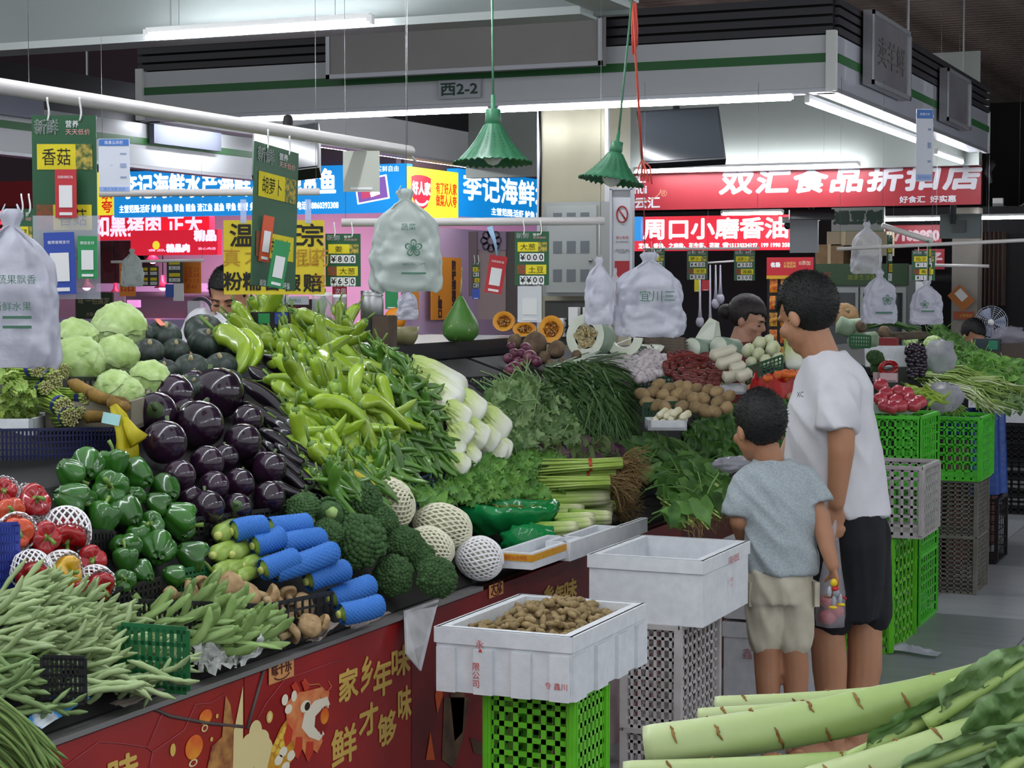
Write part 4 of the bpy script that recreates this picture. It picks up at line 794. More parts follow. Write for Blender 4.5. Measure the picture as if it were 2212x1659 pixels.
# ================================================================ plastic carrier bags
bagm = M('bag_plastic', '#c9d2cc', .3, '#bcc7c2', 6., bump=.6, bscale=28., transl=.35, rand=.04); bagw = M('bag_white', '#d3d3de', .32, '#c5c6d4', 8., bump=.7, bscale=40., transl=.3); bagprint = M('bag_print', '#45705a', .6)
def bag(px, d, label, mat=bagm, seed=0, knot=.12, prints=None, depth=.35, lean=0., handles=True, hang=0.):
    k = d/F; x0, y0, x1, y1 = px; w = (x1-x0)*k; h = (y1-y0)*k; c = D((x0+x1)/2, y1, d)
    Rm = np.stack([RT, nrm(np.array([FW[0], FW[1], 0])), LZ], 1); o = thing('plastic_bag', label, 'bag', c, Rm)
    prof_ = [(0., .86), (.02, .97), (.1, 1.), (.3, .97), (.5, .92), (.65, .84), (.76, .58), (.84, .3), (.88, .16), (.92, .2), (.97, .26), (1., .1)]
    zs = np.linspace(0, 1, 46); ws = np.interp(zs, [p[0] for p in prof_], [p[1] for p in prof_])
    def f(u, v):
        a = u*2*PI; i = v*(len(zs)-1); z = v; r_ = np.interp(v, zs, ws)
        sx = math.copysign(abs(math.cos(a))**.55, math.cos(a)); sy = math.copysign(abs(math.sin(a))**.8, math.sin(a))
        n_ = fbm((sx*2+seed*7, sy*2, z*4), 1.1); pl_ = .09*math.sin(a*9+seed+z*3)*max(0, min(1, (z-.45)*3))
        r2 = r_*(1+.14*n_+pl_)
        return (w*.5*sx*r2+lean*w*z, depth*w*.5*sy*(r2*.8+.25*r_*n_*2), h*z+.03*h*n_*(1-abs(2*z-1))-(.04*h*abs(n_) if z < .02 else 0))
    mb = MB(); mb.surf(f, 64, 46); part('bag_body', mb, mat, o)
    mb = MB()
    for sx in (-1, 1):
        mb.tube([(sx*w*.28, 0, h*.7), (sx*w*.14, -.01, h*.84), (0, 0, h*.9), (-sx*w*.1, 0, h*.97), (-sx*w*.06, 0, h*1.03)], [w*.05, w*.03, w*.02, w*.035, w*.01], 7, squash=.5)
    part('handles', mb, mat, o)
    if hang:
        mb = MB(); mb.tube([(0, 0, h*1.0), (0, 0, h*1.0+hang)], .0012, 4); part('string', mb, white, o)
    for tx, xx, zz, ww in (prints or []):
        me = text_mesh(tx, bagprint, w=ww*w)
        ob('print', me, o, m4(np.stack([LX, LZ, -LY], 1), (xx*w, -depth*w*.5*1.02-.004, zz*h)))
    return o
bag((-75, 452, 132, 790), 3.5, 'near white carrier bag cut off by the left edge', bagw, 1, prints=[('蔬果飘香', .1, .55, .4), ('新鲜水果', .05, .38, .4), ('▬▬▬\n▬▬▬', .1, .28, .3)])
bag((798, 408, 955, 628), 5.2, 'large pale carrier bag with green leaf print hanging on a wire', bagm, 2, prints=[('蔬菜', .05, .62, .2), ('❀', .12, .42, .24), ('PEOTECOM', .12, .26, .3), ('▬▬▬▬', .12, .17, .34)])
wr = MB(); a = D(876, -10, 5.2); b = D(878, 412, 5.2); wr.tube([a-b, a*0], .0009, 4); solo('hanging_wire', wr, steel, 'thin wire holding the large pale carrier bag', 'wire', mw=m4(I3, b))
bag((1326, 545, 1478, 726), 6.4, 'wide white carrier bag stack with faint red print', bagw, 3, lean=-.0, prints=[('宜川三', .1, .48, .5)])
bag((1262, 556, 1326, 700), 6.36, 'slim folded white carrier bags left of the no smoking sign', bagw, 4, hang=.13)
bag((1312, 580, 1345, 690), 6.8, 'clear thin plastic bag between the two white bag bundles', M('bag_clear', '#d5d5da', .15, alpha=.45, bump=.6, bscale=30.), 9)
bag((1862, 585, 1936, 698), 9.05, 'bundle of white carrier bags with green print left of the pair at right', bagw, 5, hang=.13, prints=[('❀', .2, .45, .3), ('▬▬▬', .1, .2, .5)]); bag((1966, 606, 2036, 700), 9.05, 'bundle of white carrier bags right of the pair at right', bagw, 6, hang=.18, prints=[('❀', -.1, .45, .25), ('▬▬▬', .0, .3, .4)])
bag((1838, 480, 1905, 590), 9.9, 'clear bag of packets hanging above the fridge header', M('bag_clear', '#d5d5da', .15, alpha=.45), 7); bag((262, 538, 310, 618), 10.5, 'small grey white bag hanging in front of the orange card', bagm, 8)
bag((858, 622, 904, 690), 7.6, 'silvery white bag behind the big hanging bag', bagw, 10)
# ================================================================ produce builders
def MG(name, stops, axis='X', rough=.5, rand=0., bump=0., bscale=60., c2=None, sss=0., coat=0., nscale=8., namt=.06):
    """colour running along one axis of the thing itself (a stalk that is white at its foot and green at its leaf)"""
    if name in _M: return _M[name]
    m = M(name, stops[0][1], rough, rand=0., bump=bump, bscale=bscale, sss=sss, coat=coat); nt = m.node_tree; N = nt.nodes; L = nt.links
    tc = N.new('ShaderNodeTexCoord'); sx = N.new('ShaderNodeSeparateXYZ'); L.new(tc.outputs['Object'], sx.inputs[0])
    nz = N.new('ShaderNodeTexNoise'); nz.inputs['Scale'].default_value = nscale*4; L.new(tc.outputs['Object'], nz.inputs['Vector'])
    ma = N.new('ShaderNodeMath'); ma.operation = 'MULTIPLY_ADD'; ma.inputs[1].default_value = namt; L.new(nz.outputs[0], ma.inputs[0]); L.new(sx.outputs[axis], ma.inputs[2])
    lo, hi = stops[0][0], stops[-1][0]; mr = N.new('ShaderNodeMapRange'); mr.inputs['From Min'].default_value = lo; mr.inputs['From Max'].default_value = hi; L.new(ma.outputs[0], mr.inputs[0])
    rp = N.new('ShaderNodeValToRGB'); el = rp.color_ramp.elements
    while len(el) < len(stops): el.new(.5)
    for e, (p, c) in zip(el, stops): e.position = (p-lo)/(hi-lo); e.color = (*lin(c), 1)
    L.new(mr.outputs[0], rp.inputs[0]); out = rp.outputs[0]
    if rand:
        oi = N.new('ShaderNodeObjectInfo'); m2 = N.new('ShaderNodeMapRange'); m2.inputs['To Min'].default_value = 1-rand; m2.inputs['To Max'].default_value = 1+rand; L.new(oi.outputs['Random'], m2.inputs[0])
        hs = N.new('ShaderNodeHueSaturation'); L.new(out, hs.inputs['Color']); L.new(m2.outputs[0], hs.inputs['Value']); out = hs.outputs[0]
    L.new(out, N['Principled BSDF'].inputs['Base Color']); return m
def wtube(mb, P, rf, n=10, mi=0, tip=True):
    """tube whose radius follows rf(t, angle)"""
    P = np.asarray(P, float); k = len(P); T = np.gradient(P, axis=0); T /= np.linalg.norm(T, axis=1)[:, None]+1e-12; z = np.array([0, 0, 1.])
    if abs(T[0]@z) > .95: z = np.array([0, 1., 0])
    V = []
    for i in range(k):
        z = nrm(z - T[i]*(T[i]@z)); y = np.cross(z, T[i])
        for j in range(n):
            a = j*2*PI/n; V.append(P[i]+rf(i/(k-1), a)*(math.cos(a)*y+math.sin(a)*z))
    Fs = [(i*n+j, i*n+(j+1) % n, (i+1)*n+(j+1) % n, (i+1)*n+j) for i in range(k-1) for j in range(n)]
    Fs += [tuple(range(n-1, -1, -1)), tuple(range((k-1)*n, k*n))]; mb.add(V, Fs, mi)
def curve_path(L_, bend, k, wig=0., seed=0, S_=0.):
    t = np.linspace(0, 1, k); x = (t-.5)*L_; y = bend*L_*(4*(t-.5)**2)+S_*L_*np.sin(t*2*PI); z = wig*L_*np.sin(t*7+seed)*.3
    return np.stack([x, y, z], 1)
def onS(x, y, off=0., ang=0., roll=0., bb=.6, sc=1., flip=False, d=None):
    p = S(x, y, off) if d is None else D(x, y, d); v = nrm(EYE-p); n = nrm(nrmS(p)+bb*v); a = math.radians(ang); dr = RT*math.cos(a)-UP*math.sin(a)
    Rm = basis(dr, n) @ rotm('X', roll); return m4(Rm, p, sc)
def pxm(p): return np.linalg.norm((np.asarray(p)-EYE) @ FW)/F      # metres per pixel at a point
def inpoly(x, y, poly):
    c = False; j = len(poly)-1
    for i in range(len(poly)):
        (xi, yi), (xj, yj) = poly[i], poly[j]
        if (yi > y) != (yj > y) and x < (xj-xi)*(y-yi)/(yj-yi)+xi: c = not c
        j = i
    return c
def scatter(poly, n, seed, mind=0.):
    r = random.Random(seed); xs = [p[0] for p in poly]; ys_ = [p[1] for p in poly]; out = []; tr = 0
    while len(out) < n and tr < n*60:
        tr += 1; x = r.uniform(min(xs), max(xs)); y = r.uniform(min(ys_), max(ys_))
        if inpoly(x, y, poly) and all((x-a)**2+(y-b)**2 > mind*mind for a, b in out): out.append((x, y))
    return out
# ---- cabbage
cabm = M('cabbage_leaf', '#8aa658', .45, '#b4ca8c', 14., rand=.07, bump=.5, bscale=38.); cabv = M('cabbage_inner', '#9fba70', .45, '#bccf96', 8., rand=.05)
def cabbage_proto(seed):
    r = random.Random(seed); mb = MB(); mb.ell((0, 0, 0), (.078, .078, .068), 24, 16, fn=lambda d: 1+.015*fbm(d*2+seed, 1.)); out = [('cabbage_head', mb.mesh('cabbage_head', cabv))]
    for k in range(6):
        a0 = k*2*PI/6+r.uniform(-.3, .3); tilt = r.uniform(.25, .75); Rm = rotm('Z', a0) @ rotm('Y', tilt); off = .0015+.0022*k; sp = r.uniform(1.2, 1.55)
        def f(u, v):
            th = v*sp; ph = u*2*PI; edge = 1+.03*math.sin(ph*7+seed)+.06*fbm((math.cos(ph)*2, math.sin(ph)*2, seed+k), 1.); th *= edge
            vein = -.0022*math.exp(-((ph % (PI/4))-PI/8)**2/.01)*(1 if v > .15 else 0)
            rr = .079+off+.0015*v*v*(1+math.sin(ph*9+k))*(v > .8)+.0032*abs(math.cos(ph*4.5+1.2*v))**14*(.3+v)+.0016*abs(math.sin(v*11+abs(math.sin(ph*4.5))*5))**6*v+.0018*fbm((th*3+k, ph*2, seed), 1.5)
            d = np.array([math.sin(th)*math.cos(ph), math.sin(th)*math.sin(ph), math.cos(th)]); return d*rr*np.array([1, 1, .88])
        mb = MB(); mb.surf(f, 64, 18, Rm=Rm); out.append(('outer_leaf', mb.mesh('outer_leaf', cabm)))
    return out
cabs = [cabbage_proto(s) for s in (1, 2, 3)]
# ---- kabocha
kabm = M('kabocha_skin', '#1f2a24', .5, '#34443a', 22., rand=.12, bump=.2, bscale=90., thresh=(.45, .75)); kstem = M('kabocha_stem', '#a59a76', .7, '#7c7456', 30.)
def kabocha_proto(seed):
    mb = MB(); pr = []
    for i in range(19):
        b = -PI/2+PI*i/18; r_ = .075*math.cos(b)**.8 if math.cos(b) > 1e-4 else .001; z = .055*math.sin(b)-.016*math.exp(-(r_/.022)**2)*math.copysign(1, b); pr.append((r_, z))
    mb.lathe(pr, 60, fn=lambda a, r_, z: (r_*(1-.075*(1-abs(math.sin(a*5)))**3+.02*math.sin(a*2+seed)), z)); out = [('kabocha_body', mb.mesh('kabocha_body', kabm))]
    mb = MB(); wtube(mb, [(0, 0, .035), (.002, 0, .048), (.006, .002, .062)], lambda t, a: (.013-.006*t)*(1+.15*math.cos(5*a)), 10); out.append(('stem', mb.mesh('stem', kstem))); return out
kabs = [kabocha_proto(s) for s in (1, 2)]
# ---- eggplants
eggm = M('eggplant_skin', '#190c1d', .18, '#2a1429', 5., rand=.3, coat=.5); eggb = M('long_eggplant_skin', '#120d16', .2, '#1e1420', 6., rand=.2, coat=.5); cal = M('calyx_green', '#5a7040', .55, '#44583a', 30., rand=.1)
def calyx(R0, L_, n=5, stem=.05, seed=0, r_s=.006):
    mb = MB(); mb.lathe([(R0*1.0, 0), (R0*.9, .006), (R0*.45, .016), (r_s, .024)], 20, fn=lambda a, r_, z: (r_, z-(L_*(.5+.5*math.cos(n*a))**1.5 if z < .003 else 0)))
    mb.tube([(0, 0, .018), (.003, .002, .018+stem*.5), (.012, .004, .018+stem)], [r_s*1.2, r_s*.85, r_s], 7); return mb
def egg_proto(seed):
    mb = MB(); mb.ell((0, 0, 0), (.058, .058, .055), 28, 18, fn=lambda d: 1+.025*fbm(d*1.5+seed, 1.)-.05*max(0, d[2]-.9)*4); out = [('eggplant_body', mb.mesh('eggplant_body', eggm))]
    c_ = calyx(.024, .014, 5, .03, seed); c_.v = [v+np.array([0, 0, .047]) for v in c_.v]; out.append(('calyx', c_.mesh('calyx', cal))); return out
eggs = [egg_proto(s) for s in (1, 2, 3)]
def longegg_proto(seed):
    r = random.Random(seed); P = curve_path(.22, r.uniform(-.06, .06), 16); mb = MB()
    wtube(mb, P, lambda t, a: .026*min(1, (math.sin(min(t*3.2, PI/2)))**.6, )*(1-.22*t)*(1 if t < .97 else .7)+.001*fbm((t*4, a, seed), 1.) if t > .01 else .004, 16); out = [('eggplant_body', mb.mesh('eggplant_body', eggb))]
    c_ = calyx(.023, .02, 5, .055, seed, .006); Rm = basis(np.cross(LZ, LX), LX); Rm = np.stack([LY, LZ, LX], 1); c_.v = [v @ Rm.T+np.array([.105, P[-1][1], P[-1][2]]) for v in c_.v]; out.append(('calyx', c_.mesh('calyx', cal))); return out
leggs = [longegg_proto(s) for s in (1, 2, 3)]
# ---- peppers
lpm = M('light_pepper', '#90ab30', .25, '#7b9a26', 14., rand=.16, coat=.4, bump=.15, bscale=50.); dpm = M('dark_pepper', '#3f6a22', .25, '#557f2c', 16., rand=.2, coat=.4); ypm = M('yellow_pepper', '#a8a42c', .25, '#b09a2c', 10., rand=.1, coat=.4); pst = M('pepper_stem', '#6f8f3a', .5, '#5c7c34', 20.)
def pepper_proto(seed, L_, R0, mat, wrk, bend):
    r = random.Random(seed); P = curve_path(L_, r.uniform(-bend, bend), 20, .05, seed, r.uniform(-.05, .05)); ph = r.uniform(0, 6)
    def rf(t, a):
        base = R0*(min(1, .62+t*5) if t < .08 else 1)*(1-.55*t**1.6)*(1 if t < .9 else max(.08, (1-t)*9)**.6)
        return base*(1+wrk*(.5*math.cos(3*a+ph+t*2)+.6*fbm((t*7+seed, math.cos(a)*1.3, math.sin(a)*1.3), 1.)))
    mb = MB(); wtube(mb, P, rf, 14); out = [('pepper_body', mb.mesh('pepper_body', mat))]
    mb = MB(); q = P[0]; d0 = nrm(P[0]-P[2]); mb.tube([q+d0*-.004, q+d0*.003, q+d0*.008], [R0*.66, R0*.55, R0*.22], 8); mb.tube([q+d0*.006, q+d0*.02+LZ*.004, q+d0*.04+LZ*.014], [.0035, .003, .0036], 6); out.append(('stem', mb.mesh('stem', pst))); return out
lpep = [pepper_proto(s, .17, .0185, lpm, .26, .34) for s in range(1, 7)]; dpep = [pepper_proto(s, .13, .0125, dpm, .34, .3) for s in range(11, 17)]; ypep = [pepper_proto(21, .16, .017, ypm, .16, .12)]
# ---- bell peppers
belm = {c: M('bell_'+c, h1, .2, h2, 9., rand=.13, coat=.5) for c, h1, h2 in (('green', '#326a20', '#28561b'), ('red', '#a3161c', '#8a1016'), ('orange', '#c2481c', '#b83a18'), ('yellow', '#d6a81e', '#c8921a'))}
def bell_proto(seed, c):
    r = random.Random(seed); mb = MB(); pr = []; ph = r.uniform(0, 6); nl = r.choice((3, 4, 4))
    for i in range(20):
        t = i/19; pr.append((.043*(math.sin(min(1, t*1.25+.02)*PI/2)**.7)*(1 if t < .78 else math.cos((t-.78)/.22*PI/2)**.55 if t < 1 else .0)*(.82+.18*t)+1e-4, -.042+.084*t))
    def f(a, r_, z):
        g = abs(math.cos(nl*(a+ph)/2)); lob = .82+.22*g**.6; k = r_/.043
        return r_*lob*(1+.05*fbm((math.cos(a)*1.5+seed, math.sin(a)*1.5, z*20), 1.)), z+(.012*(1-k)*(-1 if z > .02 else 1)*(1.2 if abs(z) > .03 else 0))+(.008*g if z > .03 else (-.006*g if z < -.03 else 0))
    mb.lathe(pr, 36, fn=f); out = [('bell_pepper_body', mb.mesh('bell_pepper_body', belm[c]))]
    mb = MB(); mb.lathe([(.001, .026), (.012, .028), (.011, .033), (.005, .037)], 12, fn=lambda a, r_, z: (r_*(1+.2*math.cos(5*a)), z)); mb.tube([(0, 0, .032), (.003, 0, .05), (.012, .003, .066)], [.005, .0042, .0055], 8); out.append(('stem', mb.mesh('stem', pst))); return out
bells = {c: [bell_proto(s, c) for s in (1, 2, 3)] for c in belm}
# ---- foam nets
netw = M('foam_net_white', '#e4e2e4', .7); netb = M('foam_net_blue', '#2f6fc0', .6); netc = M('foam_net_cream', '#dcd9c0', .7)
def net_mesh(fn, mat, nh=16, seg=18, r_=.0022, name='foam_net', twist=1.2):
    """two families of helical strands lying on the surface fn(u, v)"""
    mb = MB()
    for s_ in (-1, 1):
        for k in range(nh):
            mb.tube([fn((k/nh+s_*twist*t/ (2*PI)*1.) % 1., t) for t in np.linspace(0, 1, seg)], r_, 4, cap=False)
    return mb.mesh(name, mat)
def blobfn(rx, ry, rz, seed, v0=.06, v1=.94, k=1.04, fray=0.):
    def f(u, v):
        a = u*2*PI; b = (v0+(v1-v0)*v-.5)*PI; d = np.array([math.cos(b)*math.cos(a), math.cos(b)*math.sin(a), math.sin(b)]); q = k*(1+.04*fbm(d*1.5+seed, 1.)); e = fray*max(0, v-.85)*(1+.6*math.sin(a*8))
        return d*np.array([rx, ry, rz])*q+np.array([d[0], d[1], .3])*e
    return f
# ---- zucchini
zucm = M('zucchini_skin', '#7f9c3c', .4, '#a3b866', 40., rand=.1, tex='noise', stretch=(.2, 1, 1)); zend = M('zucchini_end', '#b9c06a', .6)
def zuc_proto(seed, sleeve):
    L_ = .2; P = curve_path(L_, .02*(seed-2), 18); mb = MB()
    wtube(mb, P, lambda t, a: .023*(1 if .06 < t < .94 else .62 if .02 < t < .98 else .3)*(1+.03*math.cos(6*a)), 18); out = [('zucchini_body', mb.mesh('zucchini_body', zucm))]
    mb = MB(); mb.tube([P[0]+LX*.004, P[0]-LX*.008, P[0]-LX*.012], [.011, .009, .008], 8); out.append(('stem_end', mb.mesh('stem_end', zend)))
    if sleeve:
        mb = MB(); n = 80
        def f(u, v):
            a = u*2*PI; t = v; x = (-.46+.97*t)*L_; rr = .0262+.0009*math.cos((a*15+v*70))+.0009*math.cos(a*15-v*70)-.006*max(0, t-.93)/.07-.002*max(0, .06-t)/.06
            return (x, rr*math.cos(a)+curve_y(P, x), rr*math.sin(a))
        mb.surf(f, n, 44); out.append(('foam_sleeve', mb.mesh('foam_sleeve', netb)))
    return out
def curve_y(P, x): return np.interp(x, P[:, 0], P[:, 1])
zucs = [zuc_proto(s, True) for s in (1, 2, 3)]; zucp = [zuc_proto(s, False) for s in (1, 3)]
# ---- broccoli
brm = M('broccoli_crown', '#2a4a20', .75, '#3f6032', 55., rand=.1, bump=.7, bscale=240.); brs = M('broccoli_stalk', '#8fae62', .5, '#a9c27c', 14.)
def broc_proto(seed):
    r = random.Random(seed); mb = MB(); mb.ell((0, 0, .01), (.062, .062, .048), 20, 10)
    bumps = []
    for i in range(230):
        z = 1-(i+.5)/230*1.25; a = i*2.39996; q = math.sqrt(max(0, 1-z*z)); d = np.array([q*math.cos(a), q*math.sin(a), z]); cl = 1+.13*fbm(d*2.6+seed, 1.)
        c_ = d*np.array([.066, .066, .052])*cl+np.array([0, 0, .012]); s_ = r.uniform(.0075, .0115); mb.ell(c_, (s_, s_, s_*.9), 7, 5, fn=lambda e: 1+.15*fbm(e*3+c_*200, 1.))
    out = [('floret_crown', mb.mesh('floret_crown', brm))]; mb = MB(); wtube(mb, [(0, 0, .0), (0, 0, -.03), (.004, 0, -.075)], lambda t, a: (.034-.014*min(t*1.6, 1))*(1+.1*math.cos(5*a)), 14)
    for k in range(7):
        a = k*2*PI/7; mb.tube([(0, 0, -.04), (.02*math.cos(a), .02*math.sin(a), -.02), (.045*math.cos(a), .045*math.sin(a), .004)], [.009, .009, .012], 7)
    out.append(('stalk', mb.mesh('stalk', brs))); return out
brocs = [broc_proto(s) for s in (1, 2, 3)]
# ---- mushrooms
capm = M('mushroom_cap', '#8a6e4c', .8, '#b0946c', 34., rand=.18, bump=1., bscale=70.); mstem = M('mushroom_stem', '#c2aa82', .8, '#a89068', 30.)
def mush_proto(seed):
    mb = MB(); mb.lathe([(.001, .018), (.012, .0165), (.022, .011), (.028, .002), (.0285, -.005), (.024, -.008), (.019, -.004), (.006, -.001)], 22, fn=lambda a, r_, z: (r_*(1+.07*math.sin(a*2+seed)+.03*math.sin(5*a)), z+.002*math.sin(3*a+seed)*(r_/.028))); out = [('mushroom_cap', mb.mesh('mushroom_cap', capm))]
    mb = MB(); mb.tube([(0, 0, .0), (.001, 0, -.014), (.005, .002, -.034)], [.009, .008, .0095], 10); out.append(('mushroom_stem', mb.mesh('mushroom_stem', mstem))); return out
mushs = [mush_proto(s) for s in (1, 2, 3)]
# ---- beans
gbm = M('green_bean', '#90a56e', .5, '#a3b684', 30., rand=.14); fbm_ = M('flat_bean', '#74914c', .5, '#87a260', 30., rand=.14); dbm = M('dark_bean', '#66804a', .5, '#7b945c', 30., rand=.12); lbm = M('long_bean', '#566f34', .5, '#6c8644', 30., rand=.12)
def bean_proto(seed, L_, r0, mat, sq=1., name='bean_pod', bend=.14):
    r = random.Random(seed); P = curve_path(L_, r.uniform(-bend, bend), 16, .06, seed, r.uniform(-.06, .06)); mb = MB(); nb = r.randint(5, 7)
    mb.tube(P, [r0*(.25 if i in (0, 15) else .7 if i in (1, 14) else 1+.13*math.sin(i/15*nb*2*PI)) for i in range(16)], 7, squash=sq)
    return [(name, mb.mesh(name, mat))]
gbeans = [bean_proto(s, .16, .0069, gbm, .8, bend=.1) for s in range(8)]; fbeans = [bean_proto(s, .19, .0115, fbm_, .28, bend=.05) for s in range(20, 26)]; dbeans = [bean_proto(s, .13, .0065, dbm, .75) for s in range(30, 35)]
# ---- chinese cabbage
napm = MG('napa_leaf', ((-.13, '#9fb858'), (-.03, '#bccd80'), (.04, '#d5dbb8'), (.09, '#dcdfd2')), 'X', .4, rand=.04, bump=.35, bscale=40.)
def napa_proto(seed):
    r = random.Random(seed); mb = MB()
    wtube(mb, curve_path(.24, .02, 18), lambda t, a: .062*(math.sin(min(1, t*1.6+.25)*PI/2))*(1 if t < .8 else math.sqrt(max(.01, 1-((t-.8)/.21)**2)))*(1+.03*math.cos(4*a)), 18); out = [('napa_heart', mb.mesh('napa_heart', napm))]
    for k in range(5):
        a0 = k*2*PI/5+r.uniform(-.2, .2)
        def f(u, v):
            a = a0+(u-.5)*(1.15+.5*(1-v)); t = v; x = .125-.25*t*(1+.06*math.sin(u*5+seed)); rr = .068*(math.sin(min(1, (1-t)*1.6+.3)*PI/2))*(1 if t > .2 else math.sqrt(max(.03, 1-((.2-t)/.205)**2)))+.002*k*.4; fr = (t > .5)*(.006*math.sin(u*26+t*12)+.004*math.sin(u*51))*(t-.45)*2+.014*max(0, t-.7)*3*(.4+abs(u-.5)); rib = .003*math.exp(-((u-.5)/.12)**2)
            return (x, (rr+fr+rib)*math.cos(a), (rr+fr+rib)*math.sin(a))
        mb = MB(); mb.surf(f, 20, 20, closed=False); out.append(('outer_leaf', mb.mesh('outer_leaf', napm)))
    return out
napas = [napa_proto(s) for s in (1, 2, 3)]
# ---- loose leaf foliage
def leaf_geo(kind, r):
    if kind == 'blade': return None
    if kind == 'lobed':
        n = 13; out = []
        for i in range(n):
            t = i/(n-1); w_ = .34*math.sin(PI*min(t*1.05, 1))**.7*(1 if i % 2 else .5); out.append((t, w_))
    elif kind == 'round': out = [(t, .42*math.sin(PI*t)**.6) for t in np.linspace(0, 1, 7)]
    else: out = [(t, .26*math.sin(PI*t**.8)**.8) for t in np.linspace(0, 1, 7)]
    return out
def foliage(name, label, cat, poly, n, k, kind, size, mats, seed, off=(.0, .05), dirang=None, stems=True, group=None, bb=.8, curl=.35, lean=0., dfun=None):
    """leaves scattered over the display slope, split into k bunches"""
    r = random.Random(seed); pts = scatter(poly, n, seed); seeds = scatter(poly, k, seed+1, 14); mbs = [MB() for _ in seeds]; pos = (lambda x, y, o: S(x, y, o)) if dfun is None else (lambda x, y, o: D(x, y, dfun(x, y)-o*2)); cents = [pos(*q, off[0]) for q in seeds]
    for (x, y) in pts:
        i = min(range(len(seeds)), key=lambda j: (seeds[j][0]-x)**2+((seeds[j][1]-y)*1.3)**2); p = pos(x, y, r.uniform(*off)); v = nrm(EYE-p); nn = nrm(nrmS(p)+bb*v+np.array([r.uniform(-.5, .5) for _ in range(3)]))
        a = math.radians(dirang+r.gauss(0, 40)) if dirang is not None else r.uniform(0, 2*PI); dr = RT*math.cos(a)-UP*math.sin(a)+np.array([0, 0, lean]); Rm = basis(dr, nn); sz = size*r.uniform(.7, 1.3); pr = leaf_geo(kind, r); V = []; m_ = len(pr); cu = curl*r.uniform(.4, 1.6); tw = r.uniform(-.5, .5)
        for t, w_ in pr:
            z = -cu*t*t*.6+.06*math.sin(t*9+a); ww = w_*r.uniform(.9, 1.1)
            V += [(t, -ww, z+ww*.35+tw*ww*t), (t, 0, z), (t, ww, z+ww*.35-tw*ww*t)]
        V = np.array(V)*sz; V[:, 0] -= sz*.4; Fs = []
        for q in range(m_-1): b = q*3; Fs += [(b, b+1, b+4, b+3), (b+1, b+2, b+5, b+4)]
        mi = r.choice(range(len(mats))); mbs[i].add(V, Fs, mi, Rm, p-cents[i])
        if stems and r.random() < .25:
            q = p-cents[i]; mbs[i].tube([q-Rm[:, 0]*sz*.4, q-Rm[:, 0]*sz*.7-Rm[:, 2]*sz*.2, q-Rm[:, 0]*sz*1.0-Rm[:, 2]*sz*.5], size*.035, 4, 0, False)
    res = []
    for mb, c_ in zip(mbs, cents):
        if mb.n: res.append(solo(name, mb, mats, label, cat, True, group, m4(I3, c_)))
    return res
def LM(name, c, c2, rough=.5, tr=.15): return M(name, c, rough, c2, 25., transl=tr)
# ================================================================ produce of the front stall
def put(proto, name, label, cat, x, y, rpx, off, rbase, tilt=None, spin=None, group=None, seed=0, d=None):
    """a roundish thing whose outline is rpx pixels in radius; z axis of the thing tilted"""
    r = random.Random(int(x*31+y*17+seed)); p = S(x, y, off) if d is None else D(x, y, d); sc = rpx*pxm(p)/rbase
    n = nrmS(p) if tilt is None else nrm(tilt); n = nrm(n+np.array([r.uniform(-.25, .25), r.uniform(-.25, .25), 0])); Rm = basis(np.cross(n, [r.uniform(-1, 1), r.uniform(-1, 1), .3]), n)
    return spawn(proto, name, label, cat, m4(Rm, p, sc), group)
# cabbages
for i, (x, y, r_, lb) in enumerate(((258, 708, 53, 'large pale green cabbage at the very top of the heap'), (164, 734, 45, 'pale cabbage at the back left of the heap'), (172, 778, 50, 'pale cabbage beside the hanging bag on the left'), (253, 768, 43, 'cabbage below the topmost one'), (324, 822, 42, 'cabbage beside the dark squashes at the heap foot'), (248, 842, 40, 'cabbage behind the small black basket'), (274, 850, 34, 'cabbage peeping out behind the black basket'))):
    put(cabs[i % 3], 'cabbage', lb, 'cabbage', x, y, r_, .085, .083, tilt=(.5, -.45, .8))
for i, (x, y, r_, lb) in enumerate(((441, 716, 42, 'dark green squash at the back top of the squash heap'), (446, 742, 39, 'dark green squash with pale stem, front of the top pair'), (353, 726, 38, 'dark green squash with an orange sticker'), (322, 760, 33, 'dark green squash left of the heap middle, leaning on a cabbage'), (380, 757, 29, 'small dark squash in the heap middle'), (493, 752, 25, 'dark squash touching the light peppers'), (413, 797, 38, 'broad dark squash low in the heap'), (478, 790, 34, 'dark squash above the round eggplants at right'), (358, 800, 26, 'dark squash half hidden beside the lowest cabbage'), (495, 824, 30, 'dark squash just above the long eggplants'), (314, 862, 25, 'lowest dull squash by the basket'), (312, 722, 22, 'dark squash peeping between the cabbages'), (420, 834, 26, 'dark squash wedged behind the round eggplants'))):
    put(kabs[i % 2], 'kabocha_squash', lb, 'squash', x, y, r_*1.06, .07, .075, tilt=(.35, -.4, .9) if i != 0 else (.2, -.2, 1))
    if i == 2:
        st_ = flat([o for o in COL.objects if o.get('label') == lb][0], 'orange_sticker', M('sticker_red_orange', '#d8521e', .4), -.02, .01, .025, .06, .058)
